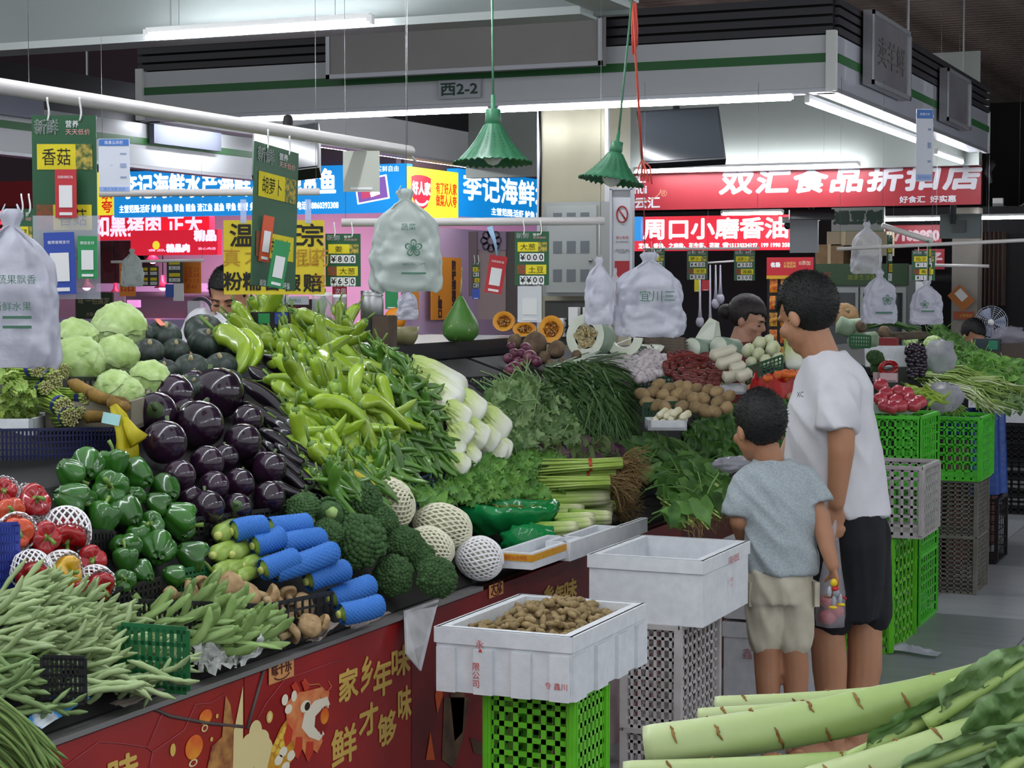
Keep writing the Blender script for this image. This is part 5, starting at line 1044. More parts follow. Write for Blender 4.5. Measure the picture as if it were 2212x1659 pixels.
# round eggplants
L_ = ((373, 855, 43, 'round eggplant at the top left of the pile'), (470, 850, 51, 'largest round eggplant at the top of the pile'), (418, 832, 30, 'round eggplant peeping from behind the top pair'), (336, 893, 42, 'round eggplant with a brown scar, left side'), (431, 918, 48, 'big round eggplant in the middle of the pile'), (535, 908, 31, 'round eggplant under the long eggplants'), (356, 955, 43, 'round eggplant above the green peppers, left flank'), (523, 955, 37, 'round eggplant right of the pile middle'), (447, 1000, 34, 'round eggplant below the big middle one'), (388, 1028, 32, 'purplish round eggplant beside the bell peppers'), (582, 1012, 33, 'round eggplant at the right edge of the pile'), (462, 1050, 30, 'round eggplant low in the middle'), (517, 1044, 30, 'round eggplant low, right of the middle'), (580, 1075, 33, 'round eggplant at the lower right by the broccoli'), (448, 1096, 34, 'lowest round eggplant on the left'), (512, 1097, 29, 'lowest round eggplant with pale calyx marks'), (398, 890, 30, 'round eggplant in the gap left of the big middle one'), (485, 990, 28, 'round eggplant deep in the right gap'), (410, 1075, 26, 'round eggplant deep behind the lowest ones'), (548, 985, 26, 'round eggplant deep behind the right edge one'))
for i, (x, y, r_, lb) in enumerate(L_):
    put(eggs[i % 3], 'round_eggplant', lb, 'eggplant', x, y, r_*1.13, .06 if i < 16 else .03, .058, tilt=(-.3, .5, .35) if i not in (15, 3) else (.5, -.8, .3))
def put_long(protos, name, label, cat, x0, y0, x1, y1, off, Lb, rpx=None, rb=None, group=None, i=0, d=None, up=None):
    """a long thing from one pixel to another"""
    a = S(x0, y0, off) if d is None else D(x0, y0, d if np.isscalar(d) else d[0]); dd = pxm(a)*F; b = D(x1, y1, dd) if d is None or np.isscalar(d) else D(x1, y1, d[1])
    s2 = S(x1, y1, off) if d is None else b; b = b*.6+s2*.4 if d is None else b
    c = (a+b)/2; L2 = np.linalg.norm(b-a); v = nrm(EYE-c); n = nrm(v+LZ*.8); s1 = L2/Lb; sr = s1 if rpx is None else rpx*pxm(c)/rb
    return spawn(protos[i % len(protos)], name, label, cat, m4(basis(b-a, n), c, np.array([s1, sr, sr])), group)
for i, q in enumerate(((566, 766, 655, 826, 'long black eggplant highest among the light peppers'), (533, 800, 634, 850, 'long black eggplant second from the top'), (522, 820, 628, 900, 'thickest long black eggplant lying across the others'), (524, 868, 598, 916, 'long eggplant wedged above the round ones'), (560, 850, 640, 905, 'long eggplant below the thick one'), (590, 880, 655, 940, 'long eggplant near the green stems'), (575, 930, 650, 985, 'long eggplant with a green calyx beside the right round eggplants'))):
    put_long(leggs, 'long_eggplant', q[4], 'eggplant', *q[:4], .09 if i < 3 else .05, .21, 21 if i < 3 else 18, .026, i=i)
for i, (x, y) in enumerate(scatter(((600, 900), (660, 900), (700, 990), (735, 1050), (700, 1090), (620, 1090), (610, 1000)), 26, 5, 17)):
    put_long(leggs, 'long_eggplant', 'long eggplant buried in the pile with only its green calyx and stem showing', 'eggplant', x-52, y-36+R.uniform(-8, 8), x+10, y+10+R.uniform(-12, 12), .02+.05*R.random(), .21, 15, .026, group='long eggplants showing green stems', i=i)
# green bell peppers
for i, (x, y, r_, lb) in enumerate(((189, 1012, 37, 'topmost green bell pepper'), (147, 1016, 31, 'green bell pepper at the upper left of the heap'), (246, 1006, 32, 'green bell pepper right of the topmost one'), (303, 1030, 35, 'glossy green bell pepper under the yellow net bag'), (147, 1076, 38, 'broad lobed green bell pepper on the left'), (241, 1060, 38, 'green bell pepper in the upper middle'), (289, 1072, 24, 'small yellowish green bell pepper'), (361, 1062, 33, 'green bell pepper beside the purple eggplant'), (334, 1086, 28, 'green bell pepper tucked left of the eggplant'), (221, 1126, 36, 'green bell pepper on the left of the middle row'), (278, 1114, 37, 'bright green bell pepper in the middle row'), (378, 1116, 38, 'tall green bell pepper with a pale top at right'), (328, 1138, 29, 'green bell pepper under the middle row'), (268, 1182, 34, 'light topped green bell pepper by the black basket wall'), (341, 1192, 39, 'large dark green bell pepper in the lower middle'), (408, 1198, 35, 'dark green bell pepper at the lower right'), (270, 1214, 28, 'green bell pepper low by the basket wall'), (311, 1242, 28, 'green bell pepper with its stem facing out, low'), (371, 1242, 25, 'green bell pepper at the green basket rim'), (271, 1256, 24, 'lowest green bell pepper'), (182, 1082, 28, 'green bell pepper behind the broad lobed one'), (395, 1150, 26, 'green bell pepper behind the tall pale topped one'), (215, 1035, 26, 'green bell pepper deep below the topmost one'), (300, 1165, 27, 'green bell pepper deep in the heap middle'))):
    r = random.Random(i*7+3); t_ = [(-.5, .6, .3), (.5, .6, -.5), (-.2, .3, .9), (-.8, .2, .3), (.5, .5, -.4), (.4, -.7, .3), (-.3, .8, -.2)][i % 7]
    put(bells['green'][i % 3], 'green_bell_pepper', lb, 'bell pepper', x, y, r_*1.12, .05 if i < 20 else .025, .043, tilt=t_)
# red, orange and yellow bell peppers, some in white foam nets
def netted(o, k, seed, mat=netw, cover=(.1, .9)):
    me = net_mesh(blobfn(.046, .046, .047, seed, *cover, 1.1, .012), mat, 20, 18, .0025); return ob('foam_net', me, o)
for i, (x, y, r_, c, net, t_, lb) in enumerate(((65, 1087, 37, 'red', 1, (.8, -.5, .3), 'red bell pepper with a long green stem at the top of the netted heap'), (22, 1106, 31, 'orange', 0, (.5, -.8, .2), 'orange bell pepper at the left edge'), (87, 1162, 37, 'red', 0, (.9, -.3, .1), 'large bare red bell pepper in the middle'), (142, 1148, 43, 'red', 2, (.5, -.5, -.5), 'red bell pepper wrapped in a white net, largest'), (194, 1208, 32, 'red', 0, (.8, -.6, .1), 'bare red bell pepper at the right of the netted heap'), (67, 1232, 35, 'red', 2, (.6, -.6, -.4), 'bell pepper almost wholly hidden in a white net'), (135, 1232, 35, 'yellow', 2, (.9, -.2, -.1), 'yellow bell pepper in a white net'), (207, 1262, 33, 'red', 2, (.9, -.2, -.2), 'red bell pepper in a net at the lower right'), (117, 1270, 23, 'red', 1, (.4, -.6, .5), 'small red bell pepper at the bottom of the netted heap'), (170, 1276, 26, 'red', 0, (.7, -.6, -.2), 'lowest red bell pepper behind the beans'), (34, 1150, 34, 'orange', 2, (.5, -.6, .1), 'orange bell pepper in a net by the blue crate'), (6, 1064, 28, 'red', 2, (.5, -.6, .2), 'netted bell pepper at the upper left edge'))):
    o = put(bells[c][i % 3], 'bell_pepper', lb, 'bell pepper', x, y, r_*1.06, .05, .043, tilt=t_)
    if net: netted(o, net, i, netw, (.02, .62) if net == 2 else (.02, .45))
# zucchini in blue sleeves
for i, q in enumerate(((500, 1146, 572, 1134, 'blue sleeved zucchini at the upper left of the stack'), (578, 1142, 668, 1132, 'blue sleeved zucchini at the top right of the stack'), (548, 1182, 612, 1160, 'blue sleeved zucchini with a broad green end in the middle'), (596, 1178, 697, 1160, 'long blue sleeved zucchini in the second row'), (565, 1232, 640, 1205, 'short looking blue sleeve deep in the stack'), (586, 1240, 726, 1192, 'longest blue sleeved zucchini lying in front'), (660, 1254, 748, 1228, 'blue sleeved zucchini at the right of the front row'), (712, 1296, 804, 1262, 'blue sleeved zucchini low at the right'), (735, 1330, 826, 1308, 'lowest blue sleeved zucchini at the stall edge'))):
    put_long(zucs, 'sleeved_zucchini', q[4], 'zucchini', *q[:4], .075 if i < 7 else .045, .2, 24.5, .0262, i=i)
for i, (x, y, r_, lb) in enumerate(((468, 1157, 22, 'bare zucchini end with a hooked tip at the upper left'), (463, 1200, 20, 'bare zucchini end in the middle left'), (498, 1198, 19, 'bare zucchini end beside the blue sleeves'), (528, 1222, 17, 'bare zucchini end below the broad one'), (463, 1238, 17, 'bare zucchini end low at the left'), (493, 1234, 16, 'bare zucchini end low in the second place'), (512, 1249, 17, 'lowest bare zucchini end'))):
    p = S(x, y, .05); ax = nrm(-nrm(EYE-p)+np.array([.25, .3, .15])); k = r_*pxm(p)/.023; spawn(zucp[i % 2], 'zucchini', lb, 'zucchini', m4(basis(ax, LZ), p+ax*.1*k, np.array([k, k, k])))
# broccoli
for i, (x, y, r_, t_, lb) in enumerate(((778, 1086, 50, (.2, -.6, .7), 'broccoli crown at the top against the white nets'), (772, 1178, 68, (.4, -.6, .6), 'largest broccoli crown in the middle of the heap'), (872, 1182, 46, (.6, -.4, .6), 'broccoli crown right of the largest'), (850, 1246, 46, (.5, -.7, .4), 'broccoli crown low in the middle'), (940, 1250, 48, (.7, -.4, .5), 'broccoli crown at the stall edge, lowest right'), (902, 1206, 38, (.6, -.4, .5), 'broccoli crown wedged behind the lower right one'), (655, 1108, 44, (-.2, -.5, .6), 'broccoli crown at the left above the blue sleeves'), (705, 1160, 40, (.2, -.5, .6), 'broccoli crown behind the blue sleeves'), (820, 1130, 40, (.3, -.3, .8), 'broccoli crown between the top and largest ones'))):
    put(brocs[i % 3], 'broccoli', lb, 'broccoli', x, y, r_, .07, .076, tilt=t_)
put(brocs[1], 'broccoli', 'broccoli lying upside down with its pale stalk showing', 'broccoli', 712, 1112, 40, .1, .076, tilt=(-.5, .75, -.2))
# pale heads in white nets
whm = M('cauliflower_inside', '#cfcfa8', .7, '#dcdcc4', 20., bump=.4, bscale=80.)
for i, (x, y, rx, ry, a, lb) in enumerate(((846, 1085, 46, 60, -.5, 'tall netted cauliflower leaning at the back'), (955, 1137, 66, 48, .25, 'netted cauliflower lying in the middle'), (930, 1182, 52, 42, .5, 'netted cauliflower behind the lower broccoli'), (1036, 1206, 52, 46, .3, 'loose white net with a small cauliflower at the stall edge'))):
    p = S(x, y, .06); k = pxm(p); Rm = np.stack([RT, UP, -FW], 1) @ rotm('Z', -a) @ rotm('X', .5)
    mb = MB(); mb.ell((0, 0, 0), (rx*k*.9, ry*k*.9, min(rx, ry)*k*.9), 20, 14, fn=lambda d: 1+.06*fbm(d*3+i, 1.)); o = solo('netted_cauliflower', mb, whm, lb, 'cauliflower', mw=m4(Rm, p))
    f0 = blobfn(rx*k, ry*k, min(rx, ry)*k, i, .03, .97, 1.0); fn = lambda u, v: np.array([f0(u, v)[2]/(min(rx, ry)*k)*rx*k, f0(u, v)[1], f0(u, v)[0]/(rx*k)*min(rx, ry)*k])
    ob('foam_net', net_mesh(fn, netc if i < 3 else netw, 24, 28, .0038, twist=2.0), o)
# mushrooms
for i, (x, y, r_, lb) in enumerate(((368, 1281, 16, 'mushroom at the left end of the mushroom basket'), (411, 1283, 28, 'mushroom lying on its side, left part of the basket'), (432, 1262, 21, 'mushroom standing upright at the back left'), (492, 1262, 33, 'large brown mushroom at the back middle'), (468, 1289, 22, 'mushroom under the large back one'), (526, 1285, 34, 'broad wrinkled mushroom in the middle'), (582, 1292, 28, 'mushroom right of the broad wrinkled one'), (592, 1316, 26, 'upturned mushroom showing its gills'), (655, 1312, 33, 'largest mushroom by the right basket wall'), (620, 1286, 22, 'mushroom at the back right corner'), (598, 1352, 24, 'mushroom in the front row, left'), (630, 1366, 23, 'round capped mushroom at the very front'), (670, 1350, 26, 'mushroom with a thick pale stem at the front right'), (697, 1346, 20, 'mushroom at the right end of the front row'), (560, 1330, 22, 'mushroom behind the basket slats'), (515, 1316, 20, 'mushroom seen through the slats in the middle'), (470, 1318, 18, 'mushroom seen through the slats at left'), (622, 1332, 20, 'mushroom between the front row and the gills'), (655, 1348, 18, 'small mushroom behind the front row'))):
    t_ = [(.3, -.4, .8), (.9, .2, .2), (-.6, .3, .3), (.2, -.3, .9), (.3, .6, .3), (.5, -.5, .7), (.4, .7, -.4)][i % 7]
    if i == 7: t_ = (.2, .6, -.6)
    put(mushs[i % 3], 'shiitake_mushroom', lb, 'mushroom', x, y, r_*1.12, .04, .029, tilt=t_)
# beans
poly_gb = ((0, 1275), (60, 1262), (130, 1285), (262, 1345), (268, 1372), (330, 1385), (380, 1455), (330, 1478), (190, 1505), (178, 1420), (90, 1402), (0, 1410))
for i, (x, y) in enumerate(scatter(poly_gb, 275, 3)):
    steep = R.random() < .1; a = R.gauss(-55, 12) if steep else R.gauss(-20, 13)+(14 if y > 1400 else 0)
    o = spawn(gbeans[i % 8], 'green_bean', 'pale green bean lying in the large heap in front of the netted peppers', 'bean', onS(x, y, .01+.06*R.random(), a, R.uniform(0, 6), .9), 'pale green beans in the large heap')
for i, (x, y) in enumerate(scatter(((0, 1410), (85, 1420), (95, 1480), (135, 1520), (120, 1545), (60, 1545), (0, 1500)), 48, 4)):
    spawn(dbeans[i % 5], 'green_bean', 'darker green bean in the small heap left of the black basket', 'bean', onS(x, y, .01+.05*R.random(), R.gauss(-5, 22), R.uniform(0, 6), .9), 'darker beans left of the black basket')
for i, (x, y) in enumerate(scatter(((285, 1340), (330, 1330), (430, 1300), (535, 1340), (562, 1378), (515, 1398), (465, 1410), (412, 1392), (400, 1350)), 85, 6)):
    spawn(fbeans[i % 6], 'flat_bean', 'flat green bean in the heap beside the mushrooms', 'bean', onS(x, y, .01+.055*R.random(), R.gauss(-28, 24), R.uniform(-.7, .7), .9), 'flat beans beside the mushrooms')
# yard long beans in the near corner
for i in range(46):
    r = random.Random(i); y0 = r.uniform(1490, 1640); x0 = -30+r.uniform(-10, 20); d0 = 3.34+r.uniform(-.03, .05); P = [D(x0, y0, d0), D(x0+55+r.uniform(-15, 15), y0+20+r.uniform(-5, 30), d0-.01), D(x0+100+r.uniform(-15, 15), y0+75+r.uniform(-10, 30), d0-.02), D(x0+135+r.uniform(-25, 40), y0+150+r.uniform(-25, 30), d0-.03)]
    Q = [sum(np.array(P[j])*[(1-t)**3, 3*t*(1-t)**2, 3*t*t*(1-t), t**3][j] for j in range(4)) for t in np.linspace(0, 1, 14)]; mb = MB(); mb.tube([q-Q[0] for q in Q], [.0035*(1+.08*math.sin(j*2.2)) for j in range(13)]+[.0012], 7)
    solo('long_bean', mb, lbm, 'long thin dark green bean in the near bottom left corner', 'bean', True, 'long beans in the near corner', m4(I3, Q[0]))
cb_ = thing('long_bean_crate', 'low dark box under the long beans at the bottom left corner', 'box', D(0, 1760, 3.4)); mb = MB(); mb.box((0, 0, -.05), (.32, .4, .1)); part('box_body', mb, black, cb_, False)
# peppers
Lp = 'light green wrinkled long pepper in the big heap'; Dp = 'thin dark green wrinkled pepper on the lower side of the pepper heap'
poly_lp = ((512, 700), (560, 694), (690, 690), (750, 690), (785, 718), (795, 765), (825, 835), (865, 900), (830, 960), (800, 1000), (740, 1040), (680, 1000), (650, 920), (650, 850), (600, 770), (540, 745))
pts = scatter(poly_lp, 130, 12, 13)
for i, (x, y) in enumerate(sorted(pts, key=lambda q: q[1])):
    a = R.gauss(35, 24) if x > 620 else R.gauss(65, 30); y2 = R.random() < .03
    spawn((ypep if y2 else lpep)[i % (1 if y2 else 6)], 'long_pepper', Lp if not y2 else 'yellowing long pepper lying in the big green pepper heap', 'pepper', onS(x, y, .03+.1*R.random(), a, R.uniform(0, 6), 1.1, R.uniform(1.0, 1.4)), 'light peppers in the big heap' if not y2 else 'yellowing peppers in the big heap')
for q in ((512, 712, 548, 800, 24, 'pale pepper hanging straight down at the left end of the heap'), (548, 720, 566, 792, 18, 'pale pepper beside the leftmost hanging one'), (585, 716, 690, 780, 17, 'yellow green pepper slanting across the upper heap'), (690, 790, 720, 724, 17, 'pale pepper arching upward in the upper heap'), (680, 850, 790, 892, 16, 'long pale pepper stretched across the heap middle'), (640, 690, 760, 720, 18, 'pale pepper along the top ridge'), (780, 850, 885, 905, 15, 'pale pepper curving down to the right')):
    put_long(lpep, 'long_pepper', q[5], 'pepper', *q[:4], .15, .16, q[4]*1.05, .0185, i=q[0])
poly_dp = ((790, 735), (830, 755), (890, 800), (935, 870), (950, 930), (985, 985), (960, 1000), (890, 1010), (860, 1045), (780, 1080), (700, 1075), (720, 1040), (800, 1000), (870, 950), (885, 890), (840, 820))
for i, (x, y) in enumerate(sorted(scatter(poly_dp, 190, 14, 7), key=lambda q: q[1])):
    spawn(dpep[i % 6], 'thin_pepper', Dp, 'pepper', onS(x, y, .05+.09*R.random(), R.gauss(40, 26), R.uniform(0, 6), 1.1, R.uniform(.9, 1.3)), 'dark thin peppers')
for i, (x, y) in enumerate(scatter(((720, 960), (800, 1000), (760, 1060), (690, 1060), (690, 1000)), 22, 15, 9)):
    spawn(lpep[i % 6], 'long_pepper', 'light green pepper in the lower left flank of the heap', 'pepper', onS(x, y, .06, R.gauss(30, 25), R.uniform(0, 6), 1., .85), 'light peppers in the lower flank')
# chinese cabbages
for i, q in enumerate(((890, 790, 1004, 852, 'pale leafy Chinese cabbage at the top of its stack'), (902, 815, 998, 876, 'Chinese cabbage second from the top, lying below the leafy one'), (925, 850, 975, 890, 'Chinese cabbage behind the black basket corner'), (980, 855, 1040, 902, 'Chinese cabbage right of the upper two'), (955, 885, 1003, 916, 'Chinese cabbage base left in the middle row'), (1030, 888, 1090, 942, 'green topped Chinese cabbage at the right side'), (965, 915, 1008, 955, 'Chinese cabbage base in the third row left'), (992, 920, 1044, 955, 'Chinese cabbage base in the third row middle'), (1022, 930, 1064, 968, 'Chinese cabbage base in the third row right'), (955, 945, 990, 988, 'Chinese cabbage base low left'), (988, 962, 1024, 1004, 'Chinese cabbage base low middle'), (1036, 950, 1084, 990, 'Chinese cabbage base low right'), (965, 985, 1003, 1020, 'Chinese cabbage base lowest left'), (1056, 958, 1094, 980, 'Chinese cabbage base at the far right'), (930, 830, 1015, 880, 'Chinese cabbage squeezed inside the upper stack'))):
    put_long(napas, 'chinese_cabbage', q[4], 'cabbage', *q[:4], .1 if i < 2 else .07, .25, 35 if i < 9 else 30, .068, i=i)
# ================================================================ crates, baskets, trays
def lattice(mb, A, B, down, nx, ny, w, th, mi=0, rim=None):
    """open grid between the top edge A-B and the edge below it"""
    A = np.asarray(A, float); B = np.asarray(B, float); down = np.asarray(down, float); nn = nrm(np.cross(B-A, down)); rim = rim or w*1.8
    for i in range(nx+1):
        p = A+(B-A)*i/nx; mb.bar(p, p+down, rim if i in (0, nx) else w, th, mi, nn)
    for j in range(ny+1):
        q = down*j/ny; mb.bar(A+q, B+q, rim if j in (0, ny) else w, th, mi, nn)
    return mb
crm = {n: M('crate_'+n, c, .4, c2, 12.) for n, c, c2 in (('black', '#141416', '#1e1e20'), ('green', '#1d6a3c', '#185a32'), ('navy', '#1a2152', '#141a44'), ('lime', '#68c02c', '#5cb026'), ('lime2', '#56c83a', '#4cba30'), ('white', '#b9b4b4', '#a9a4a2'), ('grey', '#7d7a74', '#6a675f'), ('darkgreen', '#1c4a30', '#163e28'), ('blue', '#2c3f9a', '#24358a'))}
def basket_wall(px0, px1, off, hgt, nx, ny, col, label, w=.006, th=.004, more=None, lean=(0, 0, -1), cat='basket', name='produce_basket', dd=None):
    A = S(*px0, off) if dd is None else D(*px0, dd[0]); B = S(*px1, off) if dd is None else D(*px1, dd[1]); t = thing(name, label, cat, A); dn = nrm(lean)*hgt
    mb = MB(); lattice(mb, A-A, B-A, dn, nx, ny, w, th); part('side_wall', mb, crm[col], t, False)
    for (q, nx2) in more or []:
        Cc = S(*q, off) if dd is None else D(*q, dd[2]); mb = MB(); lattice(mb, B-A, Cc-A, dn, nx2, ny, w, th); part('side_wall', mb, crm[col], t, False)
    return t
basket_wall((300, 1298), (572, 1309), .10, .10, 26, 4, 'black', 'black mushroom basket with slatted near wall', more=[((716, 1280), 9)])
basket_wall((262, 1352), (402, 1362), .15, .13, 9, 4, 'green', 'green bean basket wall beside the flat beans', .009)
basket_wall((92, 1420), (182, 1422), .13, .09, 9, 5, 'black', 'small black basket wall standing in the bean heap', .006)
basket_wall((415, 1122), (625, 1096), .05, .05, 18, 3, 'black', 'black basket rim below the round eggplants'); basket_wall((186, 1148), (246, 1148), .05, .14, 8, 6, 'black', 'black basket wall between the red and green bell peppers')
basket_wall((160, 1300), (346, 1250), .05, .05, 18, 3, 'black', 'long black basket rim below the bell peppers'); basket_wall((372, 1238), (448, 1222), .05, .06, 9, 4, 'green', 'green basket rim between bell peppers and zucchini')
basket_wall((150, 818), (240, 818), .10, .08, 8, 3, 'black', 'small black basket holding back the cabbages'); basket_wall((915, 886), (962, 892), .12, .11, 5, 4, 'black', 'black basket corner between peppers and Chinese cabbages', .008)
basket_wall((-30, 930), (252, 925), .06, .16, 34, 10, 'navy', 'dark blue crate wall at the left edge behind the bell peppers', .004, name='produce_crate', cat='crate'); basket_wall((-20, 1135), (38, 1132), .12, .16, 10, 8, 'blue', 'small blue crate wall at the left edge before the netted peppers', .006, name='produce_crate', cat='crate')
basket_wall((868, 1050), (965, 1010), .04, .09, 14, 6, 'navy', 'dark blue crate wall under the thin peppers', .004, name='produce_crate', cat='crate'); basket_wall((735, 1012), (752, 1072), .1, .1, 4, 4, 'green', 'green basket corner under the light peppers')
# papers on the stall edge
newsm = M('newspaper', '#a3a6a0', .8, '#7d807c', 60.); crd = M('grey_card', '#7a706a', .8)
def sheet(pts, label, mat, seed, name='paper_liner', crum=.012):
    P = [S(x, y, o) for x, y, o in pts]; c = sum(P)/4; n = 12
    def f(u, v):
        p = P[0]*(1-u)*(1-v)+P[1]*u*(1-v)+P[2]*u*v+P[3]*(1-u)*v-c; return p+LZ*crum*fbm((u*4+seed, v*4, seed), 1.)+np.array([crum*fbm((u*3, v*5, seed+9), 1.), 0, 0])
    mb = MB(); mb.surf(f, n, n, closed=False); return solo(name, mb, mat, label, 'paper', mw=m4(I3, c))
sheet(((402, 1385, .05), (470, 1372, .06), (500, 1438, .02), (440, 1452, .01)), 'crumpled grey newspaper between the green basket and flat beans', newsm, 1, crum=.03); sheet(((490, 1430, .02), (560, 1376, .06), (602, 1376, .03), (520, 1440, .005)), 'white newspaper edge under the flat beans', M('paper_white2', '#c3c7c3', .8), 2, crum=.02)
sheet(((60, 1555, .02), (118, 1496, .05), (196, 1506, .03), (90, 1575, .005)), 'blue and white printed carton piece at the stall edge', M('blue_print_card', '#2f86c8', .5, '#d5dde4', 9., thresh=(.56, .6)), 3, crum=.004); sheet(((235, 1520, .004), (350, 1480, .03), (392, 1474, .03), (270, 1528, .004)), 'brown card liner under the green beans', crd, 4, crum=.006)
sheet(((660, 1385, .004), (700, 1342, .03), (735, 1345, .03), (690, 1385, .004)), 'grey card scrap below the mushrooms', crd, 5, crum=.01); sheet(((745, 1352, .004), (800, 1320, .02), (850, 1320, .02), (770, 1360, .004)), 'grey tape scrap on the edge below the lowest zucchini', crd, 6, crum=.01)
# left edge: trays with garlic shoots, celery and yams
def tray(px, z_top_off, label, mat, depth=.2, d=None, lip=.02, name='foam_tray'):
    a = S(px[0], px[3], 0.) if d is None else D(px[0], px[3], d); k = pxm(a); w = (px[2]-px[0])*k; h = (px[3]-px[1])*k; Rm = np.stack([RT, nrm([FW[0], FW[1], 0]), LZ], 1)
    t = thing(name, label, 'tray', a, Rm); mb = MB(); mb.box((w/2, depth/2, .006), (w, depth, .012)); part('base', mb, mat, t, False)
    for c_, s_ in (((w/2, .006, h/2), (w, .012, h)), ((w/2, depth, h/2), (w, .012, h)), ((.006, depth/2, h/2), (.012, depth, h)), ((w-.006, depth/2, h/2), (.012, depth, h))):
        mb = MB(); mb.box(c_, s_); part('side', mb, mat, t, False)
    return t
tray((-20, 905, 72, 942), 0, 'white foam tray of pale celery at the left edge', foam, .25, 4.75); tray((98, 868, 282, 932), 0, 'open brown card tray of garlic shoots and yams', M('tray_card', '#8d8574', .8), .25, 4.85, name='card_tray')
gsm = M('garlic_shoot', '#8cae3e', .45, '#a3c052', 30., rand=.08); gse = M('garlic_shoot_end', '#b0a67c', .7, '#8d8a5c', 120.); btape = M('blue_tape', '#232a78', .5)
def shoots(x0, y0, x1, y1, r_px, d, label):
    A = D(x0, y0, d+.12); B = D(x1, y1, d); k = d/F; R0 = r_px*k; t = thing('garlic_shoot_bunch', label, 'vegetable bunch', B); ax = nrm(B-A); Rb = basis(ax, LZ); L_ = np.linalg.norm(B-A); mb = MB(); me = MB()
    for i in range(46):
        q = R0*math.sqrt((i+.5)/46); a = i*2.4; o = Rb[:, 1]*q*math.cos(a)+Rb[:, 2]*q*math.sin(a); e = R.uniform(-.006, .004); mb.tube([o*1.3-ax*L_, o-ax*.03, o+ax*e], R0*.14, 5); me.ell(o+ax*(e+.001), (R0*.15,)*3, 5, 4)
    part('stalks', mb, gsm, t); part('cut_ends', me, gse, t); mb = MB(); mb.tube([-ax*.032, -ax*.012], R0*1.1, 18, cap=False); part('blue_tape', mb, btape, t)
for q in ((20, 770, 118, 782, 21, 4.9, 'uppermost garlic shoot bunch with blue tape'), (10, 792, 82, 797, 18, 4.8, 'garlic shoot bunch at the far left of the tray'), (60, 820, 118, 822, 21, 4.85, 'garlic shoot bunch in the middle with a dark tape'), (100, 862, 138, 880, 21, 4.75, 'garlic shoot bunch at the front of the card tray'), (110, 858, 190, 858, 17, 4.85, 'garlic shoot bunch lying right in the card tray'), (60, 800, 140, 800, 14, 5.0, 'thin garlic shoot bunch behind the uppermost'), (130, 900, 152, 902, 20, 4.72, 'lowest garlic shoot bunch pointing to the viewer'), (140, 895, 175, 893, 14, 4.8, 'small garlic shoot bunch beside the lowest one'), (60, 845, 100, 838, 16, 4.8, 'garlic shoot bunch above the celery')): shoots(*q)
yamm = M('yam_skin', '#8d6e2e', .7, '#6f5424', 25., bump=.3, bscale=120.)
def root_proto(seed, mat, L_=.2, r0=.02, bend=.06, name='root', knob=.08, taper=.5):
    P = curve_path(L_, bend*((seed % 3)-1), 16, .03, seed); mb = MB(); wtube(mb, P, lambda t, a: r0*(1 if .08 < t < .92 else .6)*(1-taper*t)*(1+knob*fbm((t*5+seed, math.cos(a), math.sin(a)), 1.5)) if 0 < t < 1 else r0*.15, 12); return [(name, mb.mesh(name, mat))]
yams = [root_proto(s, yamm, .2, .02, .05, 'yam', .1, .3) for s in (1, 2, 3)]
for i, q in enumerate(((145, 824, 250, 872, 'brown yam slanting down from the blue taped bunches'), (185, 850, 278, 876, 'brown yam lying right in the card tray'), (180, 895, 250, 905, 'short brown yam at the front of the card tray'), (230, 868, 282, 882, 'yam end at the right of the card tray'))): put_long(yams, 'yam', q[4], 'yam', *q[:4], 0, .2, 15, .02, i=i, d=4.85-.03*i)
ym = M('yellow_mesh', '#c9bc1c', .5, '#b5a814', 40., transl=.3); mb = MB(); P = [D(x, y, 4.72) for x, y in ((245, 875), (258, 900), (268, 930), (272, 970), (275, 1005))]; wtube(mb, [p-P[0] for p in P], lambda t, a: (.012+.03*t**.7)*(1+.3*math.cos(5*a+t*4))*(.35+.65*abs(math.cos(a))), 24); o = solo('yellow_mesh_bag', mb, ym, 'empty yellow mesh bag hanging from the card tray', 'bag', mw=m4(I3, P[0]))
mb = MB(); a = D(300, 955, 4.7)-P[0]; wtube(mb, [D(268, 905, 4.71)-P[0], D(285, 935, 4.7)-P[0], a], lambda t, a_: .01+.018*t*(1+.3*math.cos(4*a_)), 14); part('loose_end', mb, ym, o)
mb = MB(); mb.box((0, 0, 0), (.045, .002, .028)); part('pale_label', mb, M('label_cyan', '#a8d8d8', .4), o, False, m4(np.stack([RT, -FW, UP], 1) @ rotm('Y', .2), D(240, 905, 4.69)-P[0]))
